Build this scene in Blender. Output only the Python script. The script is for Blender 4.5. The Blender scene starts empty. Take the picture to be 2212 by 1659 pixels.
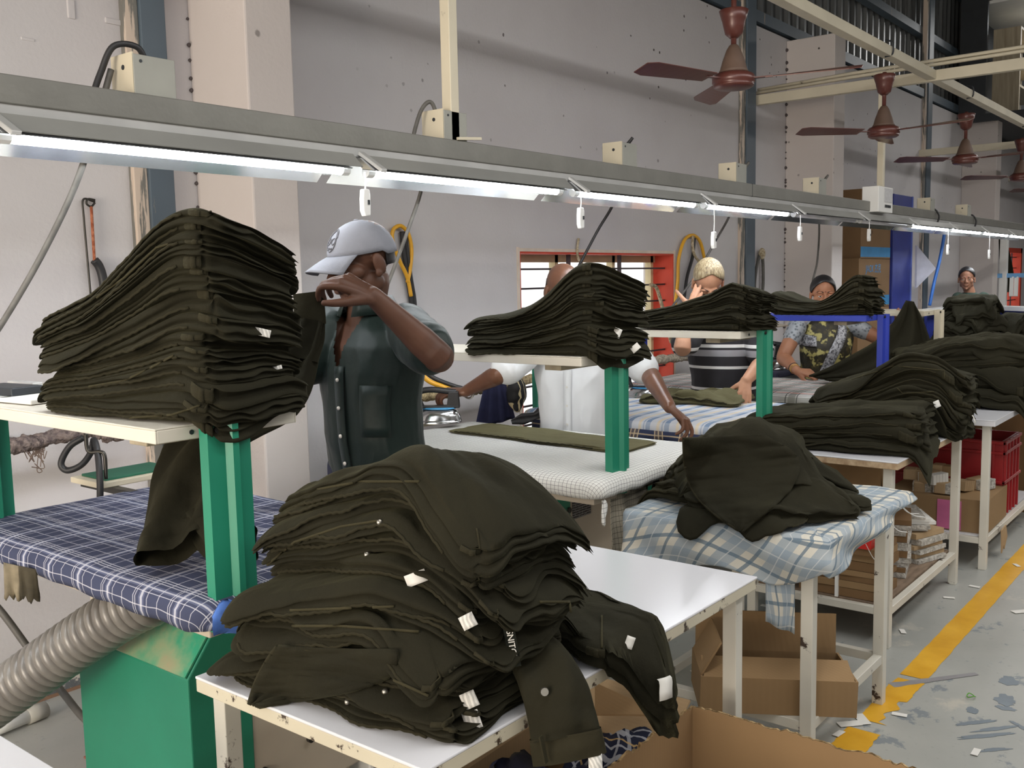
import bpy, bmesh, math, random
import numpy as np
from mathutils import Vector, Matrix, noise
R_ = random.Random(7)
S = bpy.context.scene
C = bpy.context.collection
PI = math.pi
# ---------------------------------------------------------------- camera
F_PX, W_PX, H_PX, CAM_H = 2100.0, 2212.0, 1659.0, 1.55
_g = np.array([1500 - W_PX/2, -19500.0, -F_PX]); UP = -_g/np.linalg.norm(_g)
_dx = 2790 - W_PX/2; _dy = -(_dx*UP[0] - F_PX*UP[2])/UP[1]
XD = np.array([_dx, _dy, -F_PX]); XD /= np.linalg.norm(XD)
YD = np.cross(UP, XD)
ROT = np.array([XD, YD, UP])
CAMP = np.array([0, 0, CAM_H])
cam = bpy.data.cameras.new('camera'); cam.sensor_width = 36; cam.lens = 36*F_PX/W_PX; cam.clip_start = .05
camo = bpy.data.objects.new('camera', cam); C.objects.link(camo)
_m = Matrix([list(ROT[i]) + [CAMP[i]] for i in range(3)] + [[0, 0, 0, 1]])
camo.matrix_world = _m
S.camera = camo
# ---------------------------------------------------------------- world, lamps, exposure
S.view_settings.view_transform = 'Standard'; S.view_settings.look = 'None'
S.view_settings.gamma = 1; S.view_settings.use_curve_mapping = False
S.view_settings.exposure = 0.97
S.cycles.use_denoising = True
S.cycles.max_bounces = 6; S.cycles.diffuse_bounces = 4; S.cycles.glossy_bounces = 3
S.cycles.sample_clamp_indirect = 6
wd = bpy.data.worlds.new('sky'); S.world = wd; wd.use_nodes = True
wd.node_tree.nodes['Background'].inputs[0].default_value = (1.0, 0.985, 0.96, 1)
wd.node_tree.nodes['Background'].inputs[1].default_value = 0.75
def area(name, loc, target, sx, sy, power, col):
    l = bpy.data.lights.new(name, 'AREA'); l.shape = 'RECTANGLE'; l.size = sx; l.size_y = sy
    l.energy = power; l.color = col
    o = bpy.data.objects.new(name, l); C.objects.link(o); o.location = loc
    o.rotation_euler = (Vector(target) - Vector(loc)).to_track_quat('-Z', 'Y').to_euler()
    return o
area('fill_light_over_aisle', (4, -1.2, 3.4), (4, -0.6, 0), 9, .25, 40, (1, .98, .95))  # added fill light out of view, standing for further tube rows
area('fill_light_over_tables', (3.6, .2, 3.3), (3.7, .75, 0), 7, .25, 38, (1, .99, .97))  # unseen area light added to brighten the table tops and floor
area('lamp_upper_office', (16.2, 1.9, 4.95), (16.2, 1.9, 0), 2.4, .5, 45, (1, .98, .95))
area('fill_light_far', (13, .2, 3.4), (13, .4, 0), 9, .25, 60, (1, .98, .95))  # added fill light, out of view, for the far end
area('doorway_daylight', (-4.2, 1.2, 1.6), (3, 2.2, 1.5), 2.6, 2.4, 140, (1, .86, .70))
# ---------------------------------------------------------------- materials
def srgb(r, g, b): return tuple(((c/255+.055)/1.055)**2.4 if c > 10.3 else c/255/12.92 for c in (r, g, b)) + (1,)
class MT:
    """small node-tree builder"""
    def __init__(s, name, rough=.6, metal=0, spec=.5):
        s.m = bpy.data.materials.new(name); s.m.use_nodes = True; s.t = s.m.node_tree; s.n = s.t.nodes; s.l = s.t.links
        s.b = s.n['Principled BSDF']; s.b.inputs['Roughness'].default_value = rough; s.b.inputs['Metallic'].default_value = metal
        s.b.inputs['Specular IOR Level'].default_value = spec; s._c = None
    def node(s, t, **k):
        n = s.n.new(t)
        for a, v in k.items():
            if a.startswith('i_'):
                key = a[2:]; key = int(key) if key.isdigit() else key
                n.inputs[key].default_value = v
            else: setattr(n, a, v)
        return n
    def co(s, scale=(1, 1, 1), loc=(0, 0, 0), rot=(0, 0, 0), kind='Object'):
        g = s.node('ShaderNodeTexCoord'); mp = s.node('ShaderNodeMapping')
        mp.inputs['Scale'].default_value = scale; mp.inputs['Location'].default_value = loc; mp.inputs['Rotation'].default_value = rot
        s.l.new(g.outputs[kind], mp.inputs[0]); return mp.outputs[0]
    def noise(s, scale, detail=3, vec=None, rough=.55):
        n = s.node('ShaderNodeTexNoise', i_Scale=scale, i_Detail=detail, i_Roughness=rough)
        s.l.new(vec if vec is not None else s.co(), n.inputs['Vector']); return n.outputs['Fac']
    def voro(s, scale, vec=None, feat='F1'):
        n = s.node('ShaderNodeTexVoronoi', i_Scale=scale, feature=feat)
        s.l.new(vec if vec is not None else s.co(), n.inputs['Vector']); return n.outputs['Distance']
    def ramp(s, fac, stops):
        r = s.node('ShaderNodeValToRGB'); e = r.color_ramp.elements
        while len(e) < len(stops): e.new(.5)
        for i, (p, c) in enumerate(stops):
            e[i].position = p; e[i].color = c if len(c) == 4 else tuple(c) + (1,)
        s.l.new(fac, r.inputs[0]); return r.outputs['Color']
    def math(s, op, a, b=None, clamp=False):
        n = s.node('ShaderNodeMath', operation=op, use_clamp=clamp)
        for i, x in enumerate((a, b)):
            if x is None: continue
            if isinstance(x, (int, float)): n.inputs[i].default_value = x
            else: s.l.new(x, n.inputs[i])
        return n.outputs[0]
    def mix(s, fac, a, b, mode='MIX'):
        n = s.node('ShaderNodeMix', data_type='RGBA', blend_type=mode)
        for i, x in ((0, fac), (6, a), (7, b)):
            if isinstance(x, (int, float)): n.inputs[i].default_value = x
            elif isinstance(x, tuple): n.inputs[i].default_value = x
            else: s.l.new(x, n.inputs[i])
        return n.outputs[2]
    def col(s, c):
        if isinstance(c, tuple): s.b.inputs['Base Color'].default_value = c
        else: s.l.new(c, s.b.inputs['Base Color'])
        return s
    def bump(s, h, strength=.3, dist=.01):
        n = s.node('ShaderNodeBump', i_Strength=strength, i_Distance=dist); s.l.new(h, n.inputs['Height'])
        s.l.new(n.outputs[0], s.b.inputs['Normal']); return s
    def rough(s, r): s.l.new(r, s.b.inputs['Roughness']); return s
def plain(name, c, rough=.6, metal=0, var=.12, scale=8, spec=.5, bump=0):
    t = MT(name, rough, metal, spec)
    lo = tuple(x*(1-var) for x in c[:3]) + (1,); hi = tuple(min(1, x*(1+var)) for x in c[:3]) + (1,)
    f = t.noise(scale, 4); t.col(t.ramp(f, [(.3, lo), (.7, hi)]))
    if bump: t.bump(t.noise(scale*12, 3), bump, .004)
    return t.m
def chipped(name, c, under, amount=.38, scale=9, rough=.45, stretch=(1, 1, 1), dirt=.15):
    """paint with worn chips showing what lies under it"""
    t = MT(name, rough)
    v = t.co(stretch)
    f = t.noise(scale, 6, v, .65); base = t.ramp(t.noise(3, 3), [(.3, tuple(x*(1-dirt) for x in c[:3])+(1,)), (.7, c)])
    k = t.ramp(f, [(amount-.02, (1, 1, 1, 1)), (amount+.02, (0, 0, 0, 1))])
    t.col(t.mix(k, base, under)); t.bump(f, .08, .004); return t.m
M = {}
def wall_mat(name, c1, c2):
    t = MT(name, .75, 0, .25)
    big = t.noise(.9, 4); base = t.ramp(big, [(.3, c1), (.7, c2)])
    d = t.voro(2.6, t.co((1, 1, 1))); sp = t.ramp(t.math('ADD', d, t.math('MULTIPLY', t.noise(40, 2), .03)), [(.040, (1, 1, 1, 1)), (.055, (0, 0, 0, 1))])
    d2 = t.voro(7.0, t.co((1, 1, 1.0), (3, 1, 2))); sp2 = t.ramp(t.math('ADD', d2, t.math('MULTIPLY', t.noise(60, 2), .08)), [(.095, (1, 1, 1, 1)), (.118, (0, 0, 0, 1))])
    # more specks high up and along the row, as on the old plaster
    g = t.node('ShaderNodeTexCoord'); sx = t.node('ShaderNodeSeparateXYZ'); t.l.new(g.outputs['Object'], sx.inputs[0])
    hi = t.math('MULTIPLY', t.math('SUBTRACT', sx.outputs['Z'], 2.0, True), .9, True)
    rt = t.math('MULTIPLY', t.math('SUBTRACT', sx.outputs['X'], 3.0, True), 1.0, True)
    w = t.math('MULTIPLY', t.math('MULTIPLY', hi, rt), t.math('MULTIPLY', t.noise(1.6, 2), 1.9), True)
    c = t.mix(t.math('MULTIPLY', sp, .55), base, srgb(70, 62, 58))
    c = t.mix(t.math('MULTIPLY', sp2, w), c, srgb(62, 54, 50))
    scr = t.ramp(t.noise(5, 5, t.co((9, 9, .7))), [(.70, (0, 0, 0, 1)), (.76, (1, 1, 1, 1))])
    c = t.mix(t.math('MULTIPLY', scr, .12), c, srgb(120, 112, 108))
    t.col(c); t.bump(t.math('ADD', t.noise(55, 4), t.math('MULTIPLY', t.noise(6, 3), 1.5)), .22, .006)
    return t.m
M['wall'] = wall_mat('whitewashed_plaster', srgb(196, 191, 192), srgb(208, 205, 206))
M['steel_blue'] = chipped('blue_grey_steel', srgb(84, 98, 110), srgb(150, 138, 122), .33, 3.5, .45, (6, 6, 1))
M['steel_flange'] = chipped('peeling_flange_paint', srgb(120, 118, 112), srgb(205, 188, 172), .5, 2.2, .5, (8, 8, .8))
M['rail'] = plain('grey_painted_steel', srgb(122, 121, 115), .38, .25, .1, 6, .5, .1)
M['rail_light'] = plain('light_grey_channel', srgb(176, 176, 174), .4, .2, .12, 5)
M['reflector'] = plain('grey_reflector_back', srgb(150, 150, 146), .45, .2, .08, 4)
M['reflector_in'] = plain('mirror_reflector', srgb(225, 228, 232), .12, .9, .05)
M['box_grey'] = plain('grey_junction_box', srgb(150, 150, 142), .5, .1, .1, 5)
M['cream'] = chipped('cream_steel', srgb(214, 205, 182), srgb(120, 112, 95), .3, 7, .5)
M['white_steel'] = chipped('white_enamel_chipped', srgb(216, 212, 200), srgb(62, 48, 40), .345, 14, .42)
M['white_plastic'] = plain('white_plastic', srgb(235, 235, 232), .4, 0, .03)
M['black_cable'] = plain('black_rubber', srgb(38, 38, 40), .5, 0, .15)
M['grey_cable'] = plain('dusty_grey_cable', srgb(92, 90, 86), .55, 0, .25, 20)
M['fan'] = plain('brown_fan_enamel', srgb(90, 48, 41), .32, .1, .08, 6, .6)
M['fan_dust'] = plain('dusty_brown_enamel', srgb(96, 76, 64), .6, 0, .15, 8)
M['red'] = chipped('red_window_paint', srgb(205, 68, 44), srgb(160, 110, 90), .3, 6, .55)
M['beige_frame'] = plain('beige_window_frame', srgb(206, 190, 150), .5)
M['iron_bar'] = plain('dark_iron_bar', srgb(70, 62, 66), .5, .4)
M['dark_steel'] = plain('dark_steel', srgb(48, 52, 56), .5, .3)
def tube_mat():
    m = bpy.data.materials.new('lit_tube'); m.use_nodes = True; nt = m.node_tree; nt.nodes.clear()
    e = nt.nodes.new('ShaderNodeEmission'); e.inputs[0].default_value = (.93, .97, 1, 1); e.inputs[1].default_value = 18
    o = nt.nodes.new('ShaderNodeOutputMaterial'); nt.links.new(e.outputs[0], o.inputs[0]); return m
M['tube'] = tube_mat()
M['tube_off'] = plain('unlit_tube', srgb(215, 215, 220), .3)
def clad_mat():
    t = MT('corrugated_sheet', .35, .55)
    t.col(t.ramp(t.noise(2, 3, t.co((4, 1, .4))), [(.3, srgb(104, 106, 106)), (.7, srgb(150, 152, 152))])); return t.m
M['clad'] = clad_mat()
def floor_mat():
    t = MT('painted_concrete', .42)
    n = t.noise(1.1, 5); n2 = t.noise(4.5, 7, None, .68); n3 = t.noise(30, 4)
    c = t.ramp(n, [(.3, srgb(150, 152, 148)), (.7, srgb(176, 176, 170))])
    k = t.ramp(n2, [(.60, (0, 0, 0, 1)), (.63, (1, 1, 1, 1))]); c = t.mix(t.math('MULTIPLY', k, .75), c, srgb(112, 122, 130))
    c = t.mix(t.math('MULTIPLY', t.ramp(t.noise(2.3, 6, t.co((1, 1, 1), (5, 2, 0)), .7), [(.58, (0, 0, 0, 1)), (.66, (1, 1, 1, 1))]), .5), c, srgb(206, 198, 182))
    c = t.mix(t.math('MULTIPLY', t.ramp(n3, [(.62, (0, 0, 0, 1)), (.72, (1, 1, 1, 1))]), .25), c, srgb(110, 106, 98))
    t.col(c); t.rough(t.math('ADD', t.math('MULTIPLY', n2, .35), .2)); t.bump(n3, .05, .004); return t.m
M['floor'] = floor_mat()
def yellow_mat():
    t = MT('worn_yellow_paint', .4)
    t.col(t.ramp(t.noise(6, 5), [(.3, srgb(206, 150, 24)), (.7, srgb(228, 176, 50))])); return t.m
M['yellow'] = yellow_mat()
# ---------------------------------------------------------------- mesh helpers
class MB:
    def __init__(s): s.v = []; s.f = []
    def add(s, v, f):
        o = len(s.v); s.v += [tuple(map(float, p)) for p in v]; s.f += [tuple(i+o for i in q) for q in f]; return s
    def box(s, x0, x1, y0, y1, z0, z1):
        return s.add([(x0,y0,z0),(x1,y0,z0),(x1,y1,z0),(x0,y1,z0),(x0,y0,z1),(x1,y0,z1),(x1,y1,z1),(x0,y1,z1)],
                     [(0,3,2,1),(4,5,6,7),(0,1,5,4),(1,2,6,5),(2,3,7,6),(3,0,4,7)])
    def cbox(s, c, d, rot=None):
        m = MB().box(-d[0]/2, d[0]/2, -d[1]/2, d[1]/2, -d[2]/2, d[2]/2)
        Rm = rot if rot is not None else Matrix.Identity(3)
        return s.add([tuple(Rm @ Vector(p) + Vector(c)) for p in m.v], m.f)
    def bar(s, a, b, w, h, up=(0, 0, 1)):
        a = Vector(a); b = Vector(b); d = (b-a).normalized(); sd = d.cross(Vector(up))
        if sd.length < 1e-4: sd = d.cross(Vector((1, 0, 0)))
        sd.normalize(); u = sd.cross(d)
        vs = [p + sd*(i*w/2) + u*(j*h/2) for p in (a, b) for i, j in ((-1,-1),(1,-1),(1,1),(-1,1))]
        return s.add(vs, [(0,1,2,3),(7,6,5,4),(0,4,5,1),(1,5,6,2),(2,6,7,3),(3,7,4,0)])
    def prism(s, poly, d):
        """poly: 3D points (ccw about d), extruded by the vector d"""
        n = len(poly); d = Vector(d)
        vs = [Vector(p) for p in poly] + [Vector(p)+d for p in poly]
        return s.add(vs, [tuple(range(n-1, -1, -1)), tuple(range(n, 2*n))] + [(i, (i+1) % n, (i+1) % n+n, i+n) for i in range(n)])
    def tube(s, pts, r, seg=8, caps=True):
        pts = [Vector(p) for p in pts]; n = len(pts)
        rr = r if isinstance(r, (list, tuple)) else [r]*n
        vs = []; u = None
        for i, p in enumerate(pts):
            d = (pts[min(i+1, n-1)] - pts[max(i-1, 0)]).normalized()
            if u is None:
                u = d.cross(Vector((0, 0, 1)));
                if u.length < 1e-3: u = d.cross(Vector((1, 0, 0)))
            u = (u - d*u.dot(d)).normalized(); w = d.cross(u)
            for k in range(seg):
                a = 2*PI*k/seg; vs.append(p + (u*math.cos(a) + w*math.sin(a))*rr[i])
        fs = [(i*seg+k, i*seg+(k+1) % seg, (i+1)*seg+(k+1) % seg, (i+1)*seg+k) for i in range(n-1) for k in range(seg)]
        if caps: fs += [tuple(range(seg-1, -1, -1)), tuple((n-1)*seg+k for k in range(seg))]
        return s.add(vs, fs)
    def lathe(s, prof, c=(0, 0, 0), seg=24, sx=1, sy=1):
        vs = []; n = len(prof)
        for r, z in prof:
            for k in range(seg):
                a = 2*PI*k/seg; vs.append((c[0]+r*math.cos(a)*sx, c[1]+r*math.sin(a)*sy, c[2]+z))
        fs = [(i*seg+k, i*seg+(k+1) % seg, (i+1)*seg+(k+1) % seg, (i+1)*seg+k) for i in range(n-1) for k in range(seg)]
        fs += [tuple(range(seg-1, -1, -1)), tuple((n-1)*seg+k for k in range(seg))]
        return s.add(vs, fs)
    def grid(s, P, closed_u=False):
        """P[i][j] points -> quads"""
        n = len(P); m = len(P[0]); vs = [p for r in P for p in r]
        fs = [(i*m+j, i*m+(j+1) % m, (i+1)*m+(j+1) % m, (i+1)*m+j) for i in range(n-1) for j in range(m if closed_u else m-1)]
        return s.add(vs, fs)
def catmull(pts, k=8):
    P = [Vector(p) for p in pts]; P = [P[0]*2-P[1]] + P + [P[-1]*2-P[-2]]; out = []
    for i in range(1, len(P)-2):
        for j in range(k):
            t = j/k; a, b, c, d = P[i-1:i+3]
            out.append(.5*((2*b) + (c-a)*t + (2*a-5*b+4*c-d)*t*t + (3*b-a-3*c+d)*t**3))
    out.append(P[-2]); return out
def obj(name, mb, mat, parent=None, smooth=False, bevel=0, solid=0, kind=None, label=None, sub=0):
    if isinstance(mb, MB):
        me = bpy.data.meshes.new(name); me.from_pydata(mb.v, [], mb.f); me.validate(); 
        bm = bmesh.new(); bm.from_mesh(me); bmesh.ops.recalc_face_normals(bm, faces=bm.faces); bm.to_mesh(me); bm.free()
    else: me = mb
    if isinstance(mat, str): mat = M[mat]
    me.materials.clear() if me.materials else None
    me.materials.append(mat)
    if smooth: me.polygons.foreach_set('use_smooth', [True]*len(me.polygons))
    o = bpy.data.objects.new(name, me); C.objects.link(o)
    if parent is not None:
        o.parent = parent; q = parent; off = Vector((0, 0, 0))
        while q is not None: off -= Vector(q.location); q = q.parent
        o.location = off
    if solid:
        m = o.modifiers.new('solid', 'SOLIDIFY'); m.thickness = solid; m.offset = 0
    if sub:
        m = o.modifiers.new('sub', 'SUBSURF'); m.levels = sub; m.render_levels = sub
    if bevel:
        m = o.modifiers.new('bevel', 'BEVEL'); m.width = bevel; m.segments = 2; m.limit_method = 'ANGLE'
    if kind: o['kind'] = kind
    if label: o['label'] = label
    return o
def thing(name, label, cat, loc=(0, 0, 0), group=None):
    o = bpy.data.objects.new(name, None); C.objects.link(o); o.location = loc; o.empty_display_size = .1
    o['label'] = label; o['category'] = cat
    if group: o['group'] = group
    return o
def tag(o, label, cat, group=None):
    o['label'] = label; o['category'] = cat
    if group: o['group'] = group
    return o
def struct(name, mb, mat, **k): return obj(name, mb, mat, kind='structure', **k)
def at(px, py, depth):
    """point seen at a photo position at a given distance along the view axis, for placing joints and cloth"""
    d = ROT @ np.array([px - W_PX/2, -(py - H_PX/2), -F_PX]); f = ROT @ np.array([0, 0, -1.0])
    return Vector(CAMP + d*depth/(d @ f))
def on_z(px, py, z):
    d = ROT @ np.array([px - W_PX/2, -(py - H_PX/2), -F_PX]); return Vector(CAMP + d*(z-CAM_H)/d[2])
def on_y(px, py, y):
    d = ROT @ np.array([px - W_PX/2, -(py - H_PX/2), -F_PX]); return Vector(CAMP + d*y/d[1])
def on_x(px, py, x):
    d = ROT @ np.array([px - W_PX/2, -(py - H_PX/2), -F_PX]); return Vector(CAMP + d*x/d[0])
def fbm(p, s, o=3): return noise.fractal(Vector(p)*s, 1.0, 2.0, o)
# ================================================================ the setting
WY = 3.62
struct('floor', MB().box(-5, 26, -7, WY+.3, -.1, 0), 'floor')
# back wall with the window hole
WX0, WX1, WZ0, WZ1 = 4.62, 6.49, .50, 1.715
wb = MB()
for b in ((-5, WX0, 0, 3.63), (WX0, WX1, 0, WZ0), (WX0, WX1, WZ1, 3.63), (WX1, 15.6, 0, 3.63)):
    wb.box(b[0], b[1], WY, WY+.26, b[2], b[3])
struct('wall_back', wb, 'wall')
# second stretch of wall beyond the white end post with its own window
wb2 = MB()
for b in ((15.6, 17.2, 0, 3.63), (17.2, 18.6, 0, .7), (17.2, 18.6, 1.9, 3.63), (18.6, 26, 0, 3.63)):
    wb2.box(b[0], b[1], WY, WY+.26, b[2], b[3])
struct('wall_back_far', wb2, 'wall')
M['pilaster'] = wall_mat('plaster_warm_tint', srgb(200, 191, 187), srgb(208, 201, 197))  # pink of the warm light on the side faces mixed into the plaster colour
struct('trim_1', MB().box(2.43, 2.66, 3.24, WY, 0, 3.61), 'pilaster', bevel=.008)
struct('trim_2', MB().box(8.54, 8.80, 3.18, WY, 0, 3.61), 'pilaster', bevel=.008)
struct('trim_3', MB().box(14.54, 14.80, 3.18, WY, 0, 3.61), 'pilaster', bevel=.008)
struct('wall_front', MB().box(-5, 26, -7.2, -7, 0, 5.6), 'wall')
struct('wall_far', MB().box(26, 26.2, -7, WY+.3, 0, 6), 'wall')
struct('wall_left', MB().box(-5.2, -5, 2.4, WY+.3, 0, 6), 'wall')
# steel columns
for i, (x, w) in enumerate(((2.125, .17), (7.58, .23), (12.66, .24))):
    struct('trim_%d' % (4+i*2), MB().box(x+.06, x+w, 3.57, WY+.02, 0, 5.4), 'steel_blue', bevel=.004)
    struct('trim_%d' % (5+i*2), MB().box(x, x+.06, 3.585, WY+.02, 0, 5.4), 'steel_flange', bevel=.004)
# dark seam with blobs of filler running up the recess beside each pilaster
for x, nm in ((2.43, 10), (8.54, 11)):
    mb = MB(); z = .6
    while z < 3.55:
        r = R_.uniform(.003, .011) * (1 if nm == 10 else 1.6)
        mb.lathe([(.0005, -r), (r*.8, -r*.5), (r, 0), (r*.7, r*.6), (.0005, r)], (x-.004, 3.614, z), 7)
        z += R_.uniform(.02, .11)
    o = struct('trim_%d' % nm, mb, plain('seam_filler_%d' % nm, srgb(82, 74, 74), .8))
# cladding above the wall: corrugated
mb = MB(); P = []
xs = np.arange(-5, 26, .032)
prof = [0, 0, .0, .03, .03]
row0 = []; row1 = []
for i, x in enumerate(xs):
    d = WY + .16 - (.028 if (i % 6) in (2, 3) else (.004 if (i % 6) == 5 else 0))
    row0.append((x, d, 3.55)); row1.append((x, d, 5.6))
mb.grid([row0, row1]); struct('wall_cladding', mb, 'clad')
mb = MB()
mb.box(-5, 26, WY-.02, WY+.10, 3.655, 3.75)
struct('trim_girt', mb, 'steel_blue')
mb = MB(); mb.box(-5, 26, WY+.02, WY+.12, 3.60, 3.66); struct('trim_gap', mb, 'dark_steel')
struct('ceiling', MB().box(-5, 26, -7, WY+.3, 5.6, 5.7), 'clad')
mb = MB()
for x in (2.2, 7.7, 12.8, 18):
    mb.bar((x, WY+.1, 5.35), (x, -7, 5.5), .12, .22)
struct('trim_rafters', mb, 'dark_steel')
for z in (4.4, 5.2):
    struct('trim_purlin', MB().box(-5, 26, WY+.02, WY+.12, z, z+.09), 'steel_blue')
# peeled skirting paint
def peel_mat():
    t = MT('peeled_skirting', .8)
    f = t.noise(14, 6, None, .7); t.col(t.ramp(f, [(.42, srgb(200, 195, 188)), (.46, srgb(96, 100, 104)), (.58, srgb(104, 110, 114)), (.62, srgb(190, 180, 168))])); t.bump(f, .4, .01); return t.m
struct('baseboard_back', MB().box(-5, 15.6, WY-.006, WY, 0, .13), peel_mat())
struct('baseboard_seam', MB().box(-5, 15.6, WY-.012, WY-.0005, 0, .012), plain('rusty_seam', srgb(140, 110, 90), .9))
# ---------------------------------------------------------------- window_1
w = bpy.data.objects.new('window_1', None); C.objects.link(w); w['kind'] = 'structure'; w.location = (WX0, WY, WZ0)
mb = MB(); t = .012
mb.box(WX0, WX0+t, WY-.002, WY+.2, WZ0, WZ1).box(WX1-t, WX1, WY-.002, WY+.2, WZ0, WZ1).box(WX0+t, WX1-t, WY-.002, WY+.2, WZ1-t, WZ1).box(WX0+t, WX1-t, WY-.002, WY+.2, WZ0, WZ0+t)
obj('reveal', mb, 'red', w)
mb = MB(); e = .006
mb.box(WX0-.025, WX0, WY-e, WY+.0, WZ0, WZ1+.025).box(WX1, WX1+.02, WY-e, WY, WZ0, WZ1+.025).box(WX0, WX1, WY-e, WY, WZ1, WZ1+.02)
obj('edge_line', mb, plain('bare_plaster_edge', srgb(215, 200, 185), .8), w)
mb = MB(); y0, y1 = WY+.15, WY+.2
for x in (WX0+.012, 5.19, 5.88, WX1-.075): mb.box(x, x+.035, y0, y1, WZ0+.012, WZ1-.012)
mb.box(WX0+.012, WX1-.012, y0, y1, WZ1-.06, WZ1-.012); mb.box(WX0+.012, WX1-.012, y0, y1, WZ0+.012, WZ0+.06)
obj('frame', mb, 'beige_frame', w)
def glass_mat():
    t = MT('window_glass', .02); t.b.inputs['Transmission Weight'].default_value = 1; t.b.inputs['IOR'].default_value = 1.02; t.col((1, 1, 1, 1)); return t.m
M['glass'] = glass_mat()
for a, b in ((WX0+.07, 5.2), (5.225, 5.89), (5.915, WX1-.07)):
    obj('pane', MB().box(a, b, WY+.172, WY+.176, WZ0+.05, WZ1-.05), 'glass', w)
for z in (1.61, 1.49, 1.37, 1.24, 1.12, 1.0, .88, .76, .64):
    obj('bar', MB().bar((WX0, WY+.07, z), (WX1, WY+.07, z), .012, .012), 'iron_bar', w)
for x in (5.25, 5.87):
    obj('bar', MB().bar((x, WY+.085, WZ0), (x, WY+.085, WZ1), .03, .008), 'iron_bar', w)
# far window of the second stretch of wall
w = bpy.data.objects.new('window_2', None); C.objects.link(w); w['kind'] = 'structure'; w.location = (17.2, WY, .7)
mb = MB().box(17.2, 17.22, WY-.002, WY+.2, .7, 1.9).box(18.5, 18.6, WY-.002, WY+.2, .7, 1.9).box(17.2, 18.6, WY-.002, WY+.2, 1.82, 1.9)
obj('frame', mb, 'red', w)
for k in range(6): obj('bar', MB().bar((17.2, WY+.07, .85+.18*k), (18.6, WY+.07, .85+.18*k), .014, .014), 'iron_bar', w)
for k in range(3): obj('bar', MB().bar((17.5+.35*k, WY+.08, .7), (17.5+.35*k, WY+.08, 1.9), .02, .014), 'iron_bar', w)
obj('pane', MB().box(17.22, 18.5, WY+.172, WY+.176, .7, 1.82), 'glass', w)
# dents and stuck bits on the plaster
for px, py, k in ((153, 20, 0), (250, 48, 1), (60, 85, 2)):
    p = on_y(px, py, WY); mb = MB()
    if k == 0: mb.cbox(p, (.03, .012, .07))
    elif k == 1: mb.cbox(p, (.09, .012, .022))
    else: mb.cbox(p, (.05, .006, .012))
    struct('trim_plaster_patch', mb, 'wall', bevel=.004)
# ---------------------------------------------------------------- yellow aisle line, with worn edge
def worn_strip(x0, x1, yc, hw, seed, holes=(), rg=1.0):
    rr = random.Random(seed); xs = np.arange(x0, x1+.001, .012); a = []; b = []
    for x in xs:
        n1 = noise.noise(Vector((x*9, seed, 0)))*.012*rg + noise.noise(Vector((x*40, seed, 2)))*.006*rg
        n2 = noise.noise(Vector((x*9, seed, 5)))*.012*rg + noise.noise(Vector((x*40, seed, 8)))*.006*rg
        k = 1.0
        for h0, h1, d in holes:
            if h0 < x < h1: n1 += d*(.6+noise.noise(Vector((x*15, 3, 1)))*.8)
        a.append((x, yc-hw+n1, .0015)); b.append((x, max(yc+hw+n2, yc-hw+n1+.004), .0015))
    return MB().grid([a, b])
YL = 1.055
s1 = worn_strip(2.55, 3.2, YL, .055, 3, ((2.55, 2.75, .03),)); s2 = worn_strip(3.28, 3.72, YL, .05, 5, ((3.28, 3.5, .04),))
s3 = worn_strip(3.75, 22, YL, .050, 4, (), .3)
struct('floor_marking', s1, 'yellow'); struct('floor_marking', s2, 'yellow'); struct('floor_marking', s3, 'yellow')
# grey paint smear and scuffs on the floor
def blot(cx, cy, sx, sy, rot, seed, n=40):
    pts = []
    for i in range(n):
        a = 2*PI*i/n; r = 1 + .45*noise.noise(Vector((math.cos(a)*1.5, math.sin(a)*1.5, seed))) + .3*noise.noise(Vector((math.cos(a)*5, math.sin(a)*5, seed)))
        x, y = sx*r*math.cos(a), sy*r*math.sin(a)
        pts.append((cx + x*math.cos(rot)-y*math.sin(rot), cy + x*math.sin(rot)+y*math.cos(rot), .001))
    return MB().add(pts, [tuple(range(n))])
M['grey_smear'] = plain('grey_floor_paint', srgb(140, 138, 140), .4); M['blue_smear'] = plain('blue_grey_floor_paint', srgb(118, 128, 136), .4)
for p, q, wd_ in (((1925, 1480), (2110, 1455), .02),):
    a = on_z(*p, .0018); b = on_z(*q, .0018); d = (b-a); nrm = Vector((-d.y, d.x, 0)).normalized()*wd_
    L = []; Rr = []
    for i in range(30):
        t_ = i/29; c_ = a+d*t_; k = (1-.4*t_)*(1+.25*noise.noise(Vector((t_*9, 0, 0))))
        L.append(c_+nrm*k); Rr.append(c_-nrm*k)
    struct('floor_smear', MB().grid([L, Rr]), 'grey_smear')
for i, (px, py, sx, sy, ro) in enumerate(((2110, 1560, .012, .07, .9), (2128, 1590, .014, .10, .8), (2145, 1575, .01, .08, .9), (2100, 1535, .03, .02, 0), (2175, 1515, .05, .035, .5), (2180, 1470, .05, .03, 0), (2170, 1530, .02, .03, .2), (2205, 1570, .05, .012, 1), (2150, 1620, .01, .05, .8))):
    p = on_z(px, py, 0); struct('floor_smear', blot(p.x, p.y, sx, sy, ro, i+.5), 'blue_smear')
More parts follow.
